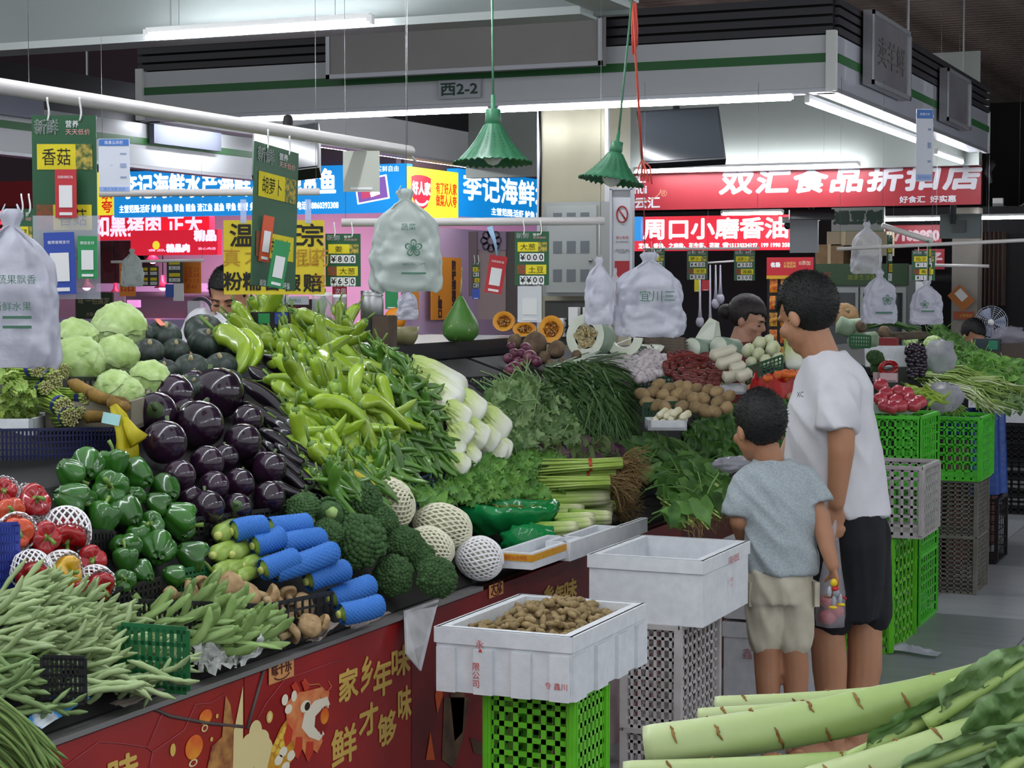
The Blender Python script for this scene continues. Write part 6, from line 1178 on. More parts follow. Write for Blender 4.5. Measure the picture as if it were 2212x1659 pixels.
# pale celery heap on the foam tray
cel_l = [LM('celery_leaf_pale', '#9cb84e', '#b9cc7a'), LM('celery_leaf_mid', '#7c9c40', '#9ab85c')]
def leaf_cloud(name, label, cat, c, rad, n, kind, size, mats, seed, group=None, stems=0, smat=None, up=.3):
    """a self-standing tuft of leaves around a centre"""
    r = random.Random(seed); mb = MB(); pr = leaf_geo(kind, r)
    for _ in range(n):
        d = nrm([r.gauss(0, 1) for _ in range(3)]); p = d*np.asarray(rad)*r.uniform(.5, 1.); nn = nrm(d+np.array([r.uniform(-.6, .6), r.uniform(-.6, .6), r.uniform(0, .8)])); Rm = basis(nrm([r.gauss(0, 1), r.gauss(0, 1), r.gauss(up, .6)]), nn); sz = size*r.uniform(.6, 1.3); V = []; cu = r.uniform(.1, .6); fr = r.uniform(.2, .6)
        for t, w_ in pr:
            z = -cu*t*t*.6+.05*math.sin(t*8+sz*300); V += [(t, -w_, z+w_*fr), (t, 0, z), (t, w_, z+w_*fr)]
        V = np.array(V)*sz; V[:, 0] -= sz*.5; Fs = []
        for q in range(len(pr)-1): b = q*3; Fs += [(b, b+1, b+4, b+3), (b+1, b+2, b+5, b+4)]
        mb.add(V, Fs, r.randrange(len(mats)), Rm, p)
    for _ in range(stems):
        a = nrm([r.gauss(0, 1), r.gauss(0, 1), r.gauss(0, .5)])*np.asarray(rad)*.95; mb.tube([a*-.1, a*.5+LZ*.01, a], [size*.07, size*.06, size*.03], 5, 0)
    return solo(name, mb, mats, label, cat, True, group, m4(I3, c))
for i, (x, y, r_) in enumerate(((15, 830, 40), (45, 850, 34), (10, 880, 40), (55, 890, 28), (25, 800, 26))): leaf_cloud('celery_tuft', 'tuft of pale celery leaves on the left foam tray', 'celery', D(x, y, 4.75+.03*i), np.array([r_, r_, r_*.8])*4.75/F, 60, 'lobed', .035, cel_l, 40+i, 'pale celery on the left foam tray', 10)
# ================================================================ leafy greens along the stall
gA = [LM('mizuna_a', '#6c8c50', '#8ca870'), LM('mizuna_b', '#52743c', '#70905a')]; gB = [LM('spinach_a', '#48702e', '#5f8840'), LM('spinach_b', '#365a26', '#4e7834')]; gC = [LM('dark_leaf_a', '#2f5420', '#44702c'), LM('dark_leaf_b', '#3c6a24', '#558434')]; gD = [LM('celery_a', '#5f9034', '#7aaa4e'), LM('celery_b', '#4a7c30', '#669a42')]; gE = [LM('amaranth_a', '#566a38', '#6a7c44'), LM('amaranth_b', '#6a4458', '#54384a'), LM('amaranth_c', '#48602e', '#5c7438')]
foliage('mizuna_bunch', 'bunch of feathery grey green greens beside the Chinese cabbages', 'leafy greens', ((1050, 860), (1080, 835), (1140, 815), (1200, 850), (1240, 920), (1230, 955), (1150, 960), (1090, 955), (1060, 930)), 620, 5, 'lobed', .085, gA, 60, (.0, .14), 60, group='feathery grey green greens')
foliage('amaranth_bunch', 'bunch of reddish green leaves below the chives', 'leafy greens', ((1140, 965), (1190, 945), (1260, 955), (1330, 965), (1340, 990), (1250, 995), (1160, 985)), 230, 3, 'round', .065, gE, 61, (.03, .1), None, group='reddish amaranth')
foliage('spinach_bunch', 'bunch of dark green leaves piled between celery roots and the boy', 'leafy greens', ((1330, 965), (1400, 945), (1470, 965), (1540, 1010), (1575, 1050), (1570, 1090), (1450, 1115), (1430, 1040), (1360, 1000)), 560, 5, 'oval', .09, gB, 62, (.02, .17), 40, group='dark spinach bunches')
foliage('dark_greens_bunch', 'bunch of glossy dark leaves heaped behind the boy', 'leafy greens', ((1478, 950), (1500, 915), (1560, 885), (1620, 845), (1680, 840), (1712, 890), (1705, 985), (1620, 1005), (1530, 985)), 800, 5, 'round', .065, gC, 63, (.0, .12), 70, group='glossy dark greens behind the boy')
foliage('celery_leaf_bunch', 'leafy top of root celery beside the green plastic bag', 'leafy greens', ((960, 1060), (1000, 1010), (1060, 985), (1130, 978), (1210, 995), (1230, 1040), (1190, 1068), (1080, 1072), (1000, 1080)), 620, 4, 'lobed', .07, gD, 64, (.04, .16), 10, group='leafy tops of root celery')
foliage('pepper_leaf_bunch', 'trailing leaves at the foot of the pepper heap', 'leafy greens', ((900, 1060), (960, 1030), (1000, 1060), (960, 1090), (910, 1090)), 160, 2, 'oval', .05, gD, 65, (.02, .1), 20, group='leaves at the foot of the pepper heap')
# chives: long blades arching over
chm = [M('chive_a', '#48683a', .4, '#5a7c48', 20.), M('chive_b', '#3a5830', .4, '#4c6c3c', 20.)]
for b in range(7):
    r = random.Random(80+b); mb = MB(); x0, y0 = ((1200, 800), (1240, 790), (1275, 795), (1230, 830), (1280, 840), (1310, 850), (1190, 850))[b]; c = S(x0, y0, .1)
    for _ in range(85):
        sx = x0+r.uniform(-28, 28); sy = y0+r.uniform(-14, 22); an = math.radians(r.gauss((40, 35, 45, 55, 60, 70, 25)[b], 24)); ln = r.uniform(90, 190); ex = min(sx+ln*math.cos(an), 1388); ey = min(sy+ln*math.sin(an), 952); p = S(sx, sy, .1+.09*r.random()); q = S(ex, ey, .02+.1*r.random()); mid = (p+q)/2+LZ*.04*r.uniform(.3, 1.3)+RT*r.uniform(-.01, .01); wv = nrm(np.cross(q-p, nrm(EYE-p)+np.array([r.uniform(-.6, .6) for _ in range(3)])))*.0044; V = []
        for t in np.linspace(0, 1, 7):
            e = p*(1-t)**2+mid*2*t*(1-t)+q*t*t-c; ww = wv*(1-.75*t*t); V += [e-ww, e+ww]
        mb.add(V, [(2*j, 2*j+1, 2*j+3, 2*j+2) for j in range(6)], r.randrange(2))
    solo('chive_bunch', mb, chm, 'bunch of long dark chives arching over the stand', 'chives', True, 'long dark chives', m4(I3, c))
# root celery with bands and long brown roots
stk = M('celery_stalk', '#9fbb52', .4, '#b3ca70', 30., stretch=(.3, 1, 1)); rootm = M('celery_root', '#7c6440', .8, '#94794e', 60.); rband = M('red_band', '#b03a28', .5)
def root_celery(x0, y0, x1, y1, off, label, seed, n=26, band=True):
    r = random.Random(seed); A = S(x0, y0, off); B = D(x1, y1, pxm(A)*F+.0); t = thing('root_celery_bunch', label, 'celery', B); ax = nrm(B-A); Rb = basis(ax, LZ); L_ = np.linalg.norm(B-A); mb = MB()
    for i in range(n):
        q = .03*math.sqrt((i+.5)/n); a = i*2.4; o = Rb[:, 1]*q*math.cos(a)+Rb[:, 2]*q*.7*math.sin(a); mb.tube([o*1.5-ax*L_*r.uniform(.85, 1.1), o-ax*L_*.4, o*.9], [.004, .0045, .0055], 6)
    part('stalks', mb, stk, t); mb = MB()
    for i in range(75):
        a = r.uniform(0, 6.28); q = .026*math.sqrt(r.random()); p = Rb[:, 1]*q*math.cos(a)+Rb[:, 2]*q*math.sin(a); P = [p]; dd = ax+Rb[:, 1]*r.gauss(0, .3)+Rb[:, 2]*r.gauss(-.15, .45)
        for k in range(5): dd = nrm(dd+np.array([r.gauss(0, .45) for _ in range(3)])*.6-LZ*.12); P.append(P[-1]+dd*.024)
        mb.tube(P, [.0019, .0017, .0015, .0013, .001, .0007], 4, cap=False)
    part('roots', mb, rootm, t)
    if band: mb = MB(); mb.tube([-ax*L_*.42, -ax*L_*.38], .033, 16, cap=False, squash=.75); part('band', mb, rband, t)
for i, q in enumerate(((1170, 1010, 1345, 1000, .2, 'uppermost root celery bunch with a red band'), (1180, 1030, 1330, 1022, .17, 'second root celery bunch with a red band'), (1160, 1046, 1318, 1040, .15, 'third root celery bunch'), (1200, 1056, 1318, 1060, .12, 'root celery bunch resting on the stalk celery'), (1220, 1080, 1330, 1095, .06, 'root celery bunch low at the edge, mostly roots'))): root_celery(*q, 90+i, band=i < 2)
# stalk celery hearts
celm = MG('stalk_celery', ((-.13, '#6f9a34'), (-.02, '#96b64e'), (.09, '#bccb86'), (.12, '#d5d8ac')), 'X', .4, rand=.06)
def celery_proto(seed):
    mb = MB()
    for k in range(8):
        a = k*2*PI/8; q = .016; wtube(mb, [(-.13+t*.25, q*(1-.25*t)*math.cos(a)*(1.25-.4*t), q*math.sin(a)*(1.2-.4*t)) for t in np.linspace(0, 1, 10)], lambda t, b: .0095*(1+.14*math.cos(6*b))*(1 if t < .97 else .8), 10)
    mb.ell((.112, 0, 0), (.012, .017, .017), 10, 6); return [('celery_heart', mb.mesh('celery_heart', celm))]
cels = [celery_proto(1), celery_proto(2)]
for i, q in enumerate(((1160, 1082, 1318, 1075, 'longest stalk celery on top of its pile'), (1150, 1108, 1262, 1103, 'stalk celery with its cut end left in the second layer'), (1215, 1096, 1304, 1092, 'stalk celery in the second layer, middle'), (1250, 1100, 1325, 1100, 'stalk celery behind the second layer'), (1170, 1130, 1285, 1120, 'stalk celery in the third layer'), (1230, 1120, 1322, 1118, 'stalk celery right in the third layer'), (1150, 1148, 1248, 1140, 'lowest stalk celery in front'), (1200, 1142, 1278, 1132, 'lowest stalk celery behind the front one'))): put_long(cels, 'stalk_celery', q[4], 'celery', *q[:4], .1 if i < 1 else .06, .25, 20, .026, i=i)
# foam trays on the ledge
def tray_at(p0, p1, p2, z, h, label, stripe_=None, mat=foam, name='foam_tray', cat='tray', wall=.015):
    """axis aligned tray from the rim pixels of its left, near and right corners"""
    A, B, Cc = Zp(*p0, z), Zp(*p1, z), Zp(*p2, z); x0, x1 = min(A[0], B[0]), max(B[0], Cc[0]); y0, y1 = B[1], max(Cc[1], B[1]+.08)
    c = np.array([(x0+x1)/2, (y0+y1)/2, z-h]); w, dp = x1-x0, y1-y0; t = thing(name, label, cat, c)
    mb = MB(); mb.box((0, 0, .0075), (w-.01, dp-.01, .015)); part('base', mb, mat, t, False)
    for cc, s_ in (((0, -dp/2+wall/2, h/2), (w, wall, h)), ((0, dp/2-wall/2, h/2), (w, wall, h)), ((-w/2+wall/2, 0, h/2), (wall, dp-2*wall, h)), ((w/2-wall/2, 0, h/2), (wall, dp-2*wall, h))):
        mb = MB(); mb.box(cc, s_); part('side', mb, mat, t, False)
    if stripe_:
        mb = MB(); mb.box((0, -dp/2-.001, h*.7), (w, .002, h*.42)); mb.box((w/2+.001, 0, h*.7), (.002, dp, h*.42)); part('printed_band', mb, stripe_, t, False)
    t['w'] = w; t['dp'] = dp; return t
ts = M('band_orange', '#d59a22', .5, '#c88a1c', 60.)
tr1 = tray_at((1080, 1188), (1150, 1196), (1228, 1158), .85, .05, 'white foam tray with an orange printed band at the stall edge', ts); me = text_mesh('中国农业合作社', redink, w=.09)
if me: ob('lettering', me, tr1, m4(np.stack([LX, LZ, -LY], 1), (0, -tr1['dp']/2-.003, .035)))
tray_at((1150, 1178), (1232, 1172), (1316, 1135), .85, .06, 'white foam tray under the stalk celery'); tray_at((1290, 1150), (1330, 1142), (1392, 1118), .84, .05, 'white foam tray under the celery roots')
# green plastic bags
gpb = M('green_plastic', '#1f9450', .12, '#17803f', 10., transl=.2, bump=.5, bscale=30.); podm = M('edamame', '#7c8a3a', .6, '#5f6c2c', 30., rand=.15)
p = S(1090, 1116, .1); k = pxm(p); gb = thing('green_plastic_bag', 'open green plastic bag of pods on the foam tray', 'bag', p, np.stack([RT, nrm([FW[0], FW[1], 0]), LZ], 1)); mb = MB()
def f(u, v):
    a = u*2*PI; n_ = fbm((math.cos(a)*2, math.sin(a)*2, v*3), 1.2); R1 = (118*k, 62*k); q = 1+.08*n_+.03*math.sin(a*14+v*5)
    if v < .6: t = v/.6; rr = .55+.45*math.sin(t*PI/2); z = -.055+.085*t
    else: t = (v-.6)/.4; rr = 1-.36*t; z = .03+.022*math.sin(t*PI)-.012*t
    return (R1[0]*rr*q*math.cos(a), R1[1]*rr*q*math.sin(a)*1.3, z+.012*n_)
mb.surf(f, 60, 20); part('bag_body', mb, gpb, gb)
pods = [bean_proto(s, .055, .006, podm, .6) for s in range(50, 54)]
for i in range(70): a = R.uniform(0, 6.28); q = math.sqrt(R.random()); spawn(pods[i % 4], 'soybean_pod', 'brownish green pod in the open green bag', 'pod', m4(basis([R.gauss(0, 1), R.gauss(0, 1), .1], LZ), p+RT*q*70*k*math.cos(a)+nrm([FW[0], FW[1], 0])*q*50*k*math.sin(a)+LZ*(.012+.02*R.random())), 'pods in the green bag')
p = S(1145, 1168, .04); mb = MB(); mb.ell((0, 0, 0), (62*k, 40*k, 34*k), 30, 18, fn=lambda d: 1+.2*fbm(d*3, 1.)+.05*math.sin(d[0]*20)); mb.tube([(.05, -.02, 0), (.075, -.04, -.02), (.08, -.05, -.045)], [.02, .012, .016], 8, squash=.4); solo('green_plastic_bag', mb, gpb, 'knotted green plastic bag sagging over the tray edge', 'bag', mw=m4(np.stack([RT, nrm([FW[0], FW[1], 0]), LZ], 1), p))

for i, (x0, y0, x1, y1, lb) in enumerate(((1500, 1040, 1560, 1085, 'bunch of stemmed greens with cut ends at the stall edge by the boy'), (1470, 1060, 1540, 1110, 'bunch of stemmed greens hanging over the edge left of the boy'), (1440, 1075, 1500, 1125, 'bunch of stemmed greens with brown roots over the stall edge'))):
    r = random.Random(200+i); A = S(x0, y0, .12); B = S(x1, y1, .10); t = thing('stemmed_greens_bunch', lb, 'leafy greens', A); mb = MB()
    for _ in range(45):
        o = np.array([r.gauss(0, .02), r.gauss(0, .03), r.gauss(0, .012)]); mb.tube([o, (B-A)*.5+o+LZ*.01, (B-A)*r.uniform(.8, 1.05)+o*1.3], [.0035, .0035, .003], 5)
    part('stems', mb, stk, t); mb = MB()
    for _ in range(26):
        o = (B-A)+np.array([r.gauss(0, .02), r.gauss(0, .03), r.gauss(0, .012)]); P = [o]; dd = nrm(B-A)
        for k in range(4): dd = nrm(dd+np.array([r.gauss(0, .5) for _ in range(3)])*.6-LZ*.2); P.append(P[-1]+dd*.018)
        mb.tube(P, [.0016, .0014, .0012, .001, .0006], 4, cap=False)
    part('roots', mb, rootm, t)
# ================================================================ black desk and what stands on it
dka, dkb = D(820, 752, 7.0), D(1112, 720, 8.9); zd = 1.428
desk = thing('weighing_desk', 'black counter desk behind the pepper heap', 'desk', ((dka[0]+dkb[0])/2-.3, (dka[1]+dkb[1])/2, 0)); dl = dkb[1]-dka[1]; dm = M('desk_black', '#1b1c22', .4, '#24252c', 4.)
mb = MB(); mb.box((0, 0, zd-.02), (.62, dl, .04)); part('desk_top', mb, M('desk_top', '#2c2c30', .35), desk, False); mb = MB(); mb.box((0, 0, (zd-.04)/2), (.58, dl-.04, zd-.04)); part('desk_body', mb, dm, desk, False)
for k in range(7):
    mb = MB(); mb.box((.292, -dl*.4+k*dl*.135, zd-.18), (.012, dl*.09, .24)); part('rib_panel', mb, dm, desk, False)
mb = MB(); mb.box((.3, 0, zd-.055), (.03, dl, .03)); part('rim', mb, dm, desk, False)
gp = D(995, 716, 7.9); gp[2] = zd; k = 7.9/F
gm = M('gourd_green', '#4c7a34', .4, '#8fae5c', 55., thresh=(.62, .7), tex='noise'); mb = MB(); pr = [(.001, 0), (26*k, 1*k), (38*k, 14*k), (40*k, 28*k), (36*k, 44*k), (27*k, 60*k), (17*k, 76*k), (11*k, 88*k), (5*k, 97*k), (.001, 99*k)]; mb.lathe(pr, 28); go = solo('bottle_gourd', mb, gm, 'large green pear shaped gourd standing on the black desk', 'gourd', mw=m4(I3, gp)); mb = MB(); mb.tube([(0, 0, 96*k), (.004, 0, 120*k), (.008, 0, 160*k)], [.006, .004, .003], 6); part('stem', mb, kstem, go)
def can(x, y0, y1, w_px, d, label, mat, lid=None, name='canister', cat='jar'):
    p = D(x, y1, d); p[2] = max(p[2], zd) if abs(p[2]-zd) < .08 else p[2]; k = d/F; r_ = w_px*k/2; h = (y1-y0)*k; mb = MB(); mb.lathe([(.001, 0), (r_, 0), (r_, h*.86), (r_*.92, h*.9)], 26); o = solo(name, mb, mat, label, cat, mw=m4(I3, p))
    mb = MB(); mb.lathe([(r_*.97, h*.88), (r_*.99, h), (.001, h)], 26); part('lid', mb, lid or steel, o); return o
can(804, 628, 726, 50, 7.3, 'tall steel canister on the desk behind the bag', steel); can(696, 632, 690, 44, 7.2, 'clear plastic jar with white lid behind the peppers', M('jar_clear', '#c9d0d4', .08, alpha=.4), white, 'plastic_jar'); can(734, 636, 690, 30, 7.4, 'second clear jar beside the red poster', M('jar_clear', '#c9d0d4', .08, alpha=.4), white, 'plastic_jar')
bx = D(831, 732, 7.25); bx[2] = zd; k = 7.25/F; mb = MB(); mb.box((0, 0, 33*k), (40*k, 40*k, 66*k)); o = solo('chopstick_box', mb, M('box_brown', '#5a4a3c', .7, '#4a3c30', 20.), 'square brown wooden box on the desk', 'box', False, mw=m4(I3, bx)); mb = MB(); mb.box((0, 0, 66*k), (34*k, 34*k, .004)); part('opening', mb, black, o, False)
bw = D(876, 726, 7.5); bw[2] = zd; k = 7.5/F; mb = MB(); mb.lathe([(.001, 0), (18*k, 0), (26*k, 14*k), (30*k, 38*k), (29*k, 38*k), (24*k, 14*k), (.001, 4*k)], 28); solo('enamel_bowl', mb, M('bowl_olive', '#8a8660', .3), 'olive enamel bowl on the desk', 'bowl', mw=m4(I3, bw))
py = D(853, 690, 7.9); mb = MB(); mb.ell((0, 0, 0), (.05, .03, .05), 18, 10); solo('pumpkin_piece', mb, M('pumpkin_flesh_a', '#e08a14', .5), 'orange pumpkin piece behind the bowl', 'pumpkin', mw=m4(I3, py))
sc = thing('weighing_scale', 'black scale display behind the light pepper heap', 'scale', D(585, 706, 6.5), np.stack([RT, nrm([FW[0], FW[1], 0]), LZ], 1)); mb = MB(); mb.box((0, 0, .025), (.135, .05, .055)); part('display_box', mb, black, sc, False); mb = MB(); mb.box((-.02, -.026, .03), (.04, .002, .035)); part('green_card', mb, pgr, sc, False); mb = MB(); mb.box((.04, -.026, .03), (.045, .002, .04)); part('blue_card', mb, pbl, sc, False); mb = MB(); mb.tube([(.05, .02, .05), (.055, .02, .12)], .006, 8); part('post', mb, steel, sc)
# ================================================================ stall end: pumpkins, melons, roots
pfl = M('pumpkin_flesh', '#e0901a', .45, '#eaa52c', 12.); pin = M('pumpkin_inner', '#8a4a10', .5, '#c07818', 50., bump=.8, bscale=120.); pskin = M('pumpkin_skin', '#8d7a4a', .6, '#a08850', 14.); seedm = M('pumpkin_seed', '#d9c28a', .6)
def half(x, y, rx, ry, d, label, tilt=(.1, -.9, .15), mat=(pskin, pfl, pin), name='pumpkin_half', cat='pumpkin', depth=1., seeds=10):
    p = D(x, y, d); k = d/F; n = nrm(tilt); v = nrm(np.cross(LZ, n)); Rm = np.stack([v, np.cross(n, v), n], 1); t = thing(name, label, cat, p, Rm); Rx, Ry = rx*k, ry*k
    mb = MB(); mb.surf(lambda u, w: (Rx*math.cos(u*2*PI)*math.cos(w*PI/2)**.5 if w < 1 else 0, Ry*math.sin(u*2*PI)*(math.cos(w*PI/2)**.5 if w < 1 else 0), -depth*Rx*math.sin(w*PI/2)), 28, 10); part('rind', mb, mat[0], t)
    mb = MB(); mb.surf(lambda u, w: (Rx*(1-.42*w)*math.cos(u*2*PI), Ry*(1-.42*w)*math.sin(u*2*PI), .001-.006*w*w), 28, 5); part('flesh', mb, mat[1], t)
    mb = MB(); mb.surf(lambda u, w: (Rx*.58*(1-w)*math.cos(u*2*PI)*(1+.12*math.sin(u*30)), Ry*.58*(1-w)*math.sin(u*2*PI)*(1+.12*math.sin(u*30)), -.004-.02*w+.006*math.sin(u*40+w*9)), 48, 7); part('seed_cavity', mb, mat[2], t)
    mb = MB(); r = random.Random(int(x))
    for i in range(seeds*2):
        a = r.uniform(0, 6.28); q = r.uniform(.1, .5); mb.ell((Rx*q*math.cos(a), Ry*q*math.sin(a), -.006+r.uniform(0, .006)), (Rx*.07, Rx*.04, Rx*.02), 6, 4, Rm=rotm('Z', a))
    part('seeds', mb, seedm, t, kind='stuff'); return t
half(1088, 694, 25, 22, 8.8, 'halved orange pumpkin at the end of the black desk'); half(1133, 711, 27, 16, 8.6, 'orange pumpkin half lying flat in the middle'); half(1190, 711, 28, 30, 8.5, 'round orange pumpkin half beside the winter melon')
wsk = M('melon_skin', '#7d937c', .5, '#96a896', 12.); wfl = M('melon_flesh', '#d5dcc8', .4, '#e0e5d6', 10.); win = M('melon_inner', '#b9b08a', .6, '#8a7c54', 60., bump=1., bscale=120.)
t = half(1264, 726, 47, 48, 8.3, 'large cut winter melon with its seedy white face', mat=(wsk, wfl, win), name='winter_melon', cat='winter melon', depth=1.8, tilt=(-.15, -.95, .1), seeds=16)
def wedge(x, y, w_px, h_px, d, label, a0, a1, rot=0.):
    p = D(x, y, d); k = d/F; mb = MB(); R1, R2 = w_px*k/2, w_px*k*.27; L_ = .1
    A = np.linspace(a0, a1, 14); V = []
    for yy in (-L_/2, L_/2):
        for a in A: V += [(R1*math.cos(a), yy, R1*math.sin(a)), (R2*math.cos(a), yy, R2*math.sin(a))]
    n = 28; Fs = []; Mi = []
    for i in range(13):
        b = 2*i; Fs += [(b, b+1, b+3, b+2), (n+b, n+b+2, n+b+3, n+b+1)]; mb_ = 0
    mb.add(V, Fs, 0); mb.add(V, [(2*i, 2*i+2, n+2*i+2, n+2*i) for i in range(13)], 1); mb.add(V, [(2*i+1, n+2*i+1, n+2*i+3, 2*i+3) for i in range(13)], 0); mb.add(V, [(0, n, n+1, 1), (26, 27, n+27, n+26)], 0)
    return solo('winter_melon_slice', mb, [wfl, wsk], label, 'winter melon', True, mw=m4(rotm('Z', rot), p))
wedge(1347, 728, 84, 40, 8.4, 'crescent slice of winter melon right of the cut melon', PI*1.02, PI*1.98, .3); wedge(1405, 740, 46, 30, 8.5, 'small melon wedge right of the crescent slice', PI*1.1, PI*1.9, .8)
p = D(1529, 714, 8.9); mb = MB(); mb.add(np.array([(-.06, -.05, -.05), (.05, -.06, -.05), (.06, .05, -.045), (-.05, .05, -.04), (-.03, -.03, .01), (.055, -.035, .05), (.05, .04, .045), (0, .03, .07)])*.9, [(0, 3, 2, 1), (0, 1, 5, 4), (1, 2, 6, 5), (2, 3, 7, 6), (3, 0, 4, 7), (4, 5, 6, 7)]); solo('melon_chunk', mb, wfl, 'white angular melon chunk on top of the cut cylinders', 'winter melon', False, mw=m4(I3, p))
for x, y, r_, lb in ((1494, 752, 23, 'cut winter melon cylinder at the left under the chunk'), (1552, 748, 22, 'cut winter melon cylinder at the right under the chunk')):
    p = D(x, y, 8.7); k = 8.7/F; t = thing('winter_melon_piece', lb, 'winter melon', p, basis(nrm([-.2, -.95, .1]), LZ)); mb = MB(); mb.tube([(-.16, 0, 0), (0, 0, 0)], r_*k, 24); part('rind', mb, wsk, t); mb = MB(); mb.tube([(0, 0, 0), (.002, 0, 0)], r_*k*.93, 24); part('cut_face', mb, wfl, t)
# onions and knobbly roots
onm = M('onion_purple', '#5e2c40', .35, '#7c4658', 20., rand=.15, stretch=(1, 1, .2)); knm = M('taro_skin', '#7d6a52', .8, '#5c4a3a', 30., rand=.12, bump=.5, bscale=70.); gam = M('garlic_skin', '#d6d0d0', .6, '#c2b4ba', 40., rand=.05); potm = M('potato_skin', '#a08862', .75, '#8c7450', 30., rand=.2, bump=.2, bscale=90.); bnm = M('baby_cabbage', '#c9cf9c', .5, '#dfe2c4', 25., rand=.06, stretch=(1, 1, .3)); tomm = M('tomato_skin', '#b03a48', .25, '#c04a54', 8., rand=.08, coat=.3)
def blob_proto(name, mat, rad, seed, amp=.06, tip=0., lobes=0, stem=None, n=14, m=10):
    mb = MB(); mb.ell((0, 0, 0), rad, n, m, fn=lambda d: 1+amp*fbm(d*1.6+seed*3, 1.)+tip*max(0, d[2]-.8)*3+(.05*math.cos(lobes*math.atan2(d[1], d[0])) if lobes else 0)); out = [(name, mb.mesh(name, mat))]
    if stem: mb = MB(); mb.tube([(0, 0, rad[2]*.9), (.002, 0, rad[2]*(1.+stem))], [rad[0]*.16, rad[0]*.07], 6); out.append(('stem', mb.mesh('stem', mat)))
    return out
onions = [blob_proto('onion', onm, (.035, .035, .03), s, .03, .25, stem=.5) for s in (1, 2)]; taros = [blob_proto('taro', knm, (.04, .04, .045), s, .12) for s in (1, 2)]; garl = [blob_proto('garlic', gam, (.025, .025, .02), s, .03, .4, 9, .9, 18, 10) for s in (1, 2)]; pots = [blob_proto('potato', potm, (.045, .036, .032), s, .12) for s in (1, 2, 3)]; babies = [blob_proto('baby_cabbage_head', bnm, (.04, .04, .055), s, .05, .1, 5) for s in (1, 2)]; toms = [blob_proto('tomato', tomm, (.042, .042, .036), s, .03, -.1, 5) for s in (1, 2)]
for i, (x, y, r_, lb) in enumerate(((1135, 751, 12, 'red onion just under the flat pumpkin half'), (1111, 764, 12, 'red onion at the left of the root heap'), (1145, 772, 17, 'large red onion below the round root'), (1111, 797, 17, 'red onion with rings at the foot of the heap'), (1118, 781, 11, 'small red onion above the foot one'), (1098, 775, 12, 'red onion at the far left edge of the heap'), (1130, 785, 10, 'tiny red onion in the middle'), (1100, 800, 13, 'red onion half hidden at the foot'), (1160, 782, 12, 'red onion on the right of the large one'), (1126, 764, 11, 'red onion squeezed behind the large one'), (1104, 748, 10, 'uppermost small red onion'))): put(onions[i % 2], 'red_onion', lb, 'onion', x, y, r_, 0, .035, d=8.0-(y-740)*.004, tilt=(.3, -.6, .5))
for i, (x, y, r_, lb) in enumerate(((1156, 744, 28, 'large round brown root below the pumpkin halves'), (1202, 755, 20, 'knobbly brown root left of the winter melon'), (1112, 738, 17, 'brown root under the first pumpkin half'), (1175, 772, 14, 'small brown root in front of the large one'), (1245, 768, 12, 'small brown root below the winter melon'), (1190, 790, 13, 'brown root beside the chives'), (1215, 785, 12, 'brown root wedged beside the winter melon'))): put(taros[i % 2], 'taro_root', lb, 'root vegetable', x, y, r_, 0, .042, d=8.2-(y-740)*.004)
dym = M('dark_yam', '#4c4238', .8, '#5e5246', 30., rand=.1); dyams = [root_proto(s, dym, .3, .018, .04, 'dark_yam', .08, .2) for s in (1, 2)]
for i in range(9): put_long(dyams, 'dark_yam', 'long dark yam in the pile behind the garlic', 'yam', 1385+i % 3*6, 728+i*3.4, 1478+i % 2*8, 734+i*3.2, 0, .3, 7, .018, 'dark yams behind the garlic', i, d=8.75-.03*i)
for i, (x, y) in enumerate(sorted(scatter(((1272, 776), (1300, 764), (1410, 762), (1445, 778), (1435, 808), (1380, 820), (1320, 806)), 80, 21, 8.5), key=lambda q: q[1])): put(garl[i % 2], 'garlic_bulb', 'white garlic bulb in the heap on the foam tray', 'garlic', x, y, 11.5, 0, .025, d=8.45-(y-760)*.006, group='garlic bulbs in the heap', tilt=(R.uniform(-.6, .6), -.5, .5))
tb = tray((1276, 764, 1440, 792), 0, 'white foam tray behind the garlic heap', foam, .15, 8.5)
# red net bags of shallots
shm2 = M('shallot', '#5c2428', .5, '#74342c', 30., rand=.2); shal = [blob_proto('shallot', shm2, (.032, .02, .02), s, .06) for s in (1, 2)]; rnm = M('red_net', '#8a2a20', .6)
for i, (x, y) in enumerate(sorted(scatter(((1432, 790), (1450, 770), (1500, 762), (1540, 772), (1556, 800), (1552, 830), (1500, 832), (1450, 815)), 44, 23, 11), key=lambda q: q[1])): put(shal[i % 2], 'red_shallot', 'dark red shallot packed in the red net bags', 'shallot', x, y, 13, 0, .03, d=8.25-(y-770)*.005, group='shallots in the red net bags')
for j, (x, y, rx, ry) in enumerate(((1488, 792, 52, 28), (1530, 806, 34, 26))):
    p = D(x, y, 8.2); k = 8.2/F; f0 = blobfn(rx*k, .08, ry*k, j, .05, .95, 1.05); fn = (lambda f0, rx, ry, k: lambda u, v: (lambda q: np.array([q[2]/(ry*k)*rx*k, q[1], q[0]/(rx*k)*ry*k]))(f0(u, v)))(f0, rx, ry, k); o = ob('net_bag', net_mesh(fn, rnm, 16, 18, .0016, 'net_bag'), None, m4(np.stack([RT, nrm([FW[0], FW[1], 0]), LZ], 1), p), ('red net bag of shallots next to the garlic', 'smaller red net bag of shallots beside the white radishes')[j], 'bag'); mb = MB(); mb.tube([(.03, -.09, .0), (.05, -.1, -.04), (.07, -.1, -.09)], .004, 5); part('yellow_tie', mb, M('tie_yellow', '#c9b450', .5), o)
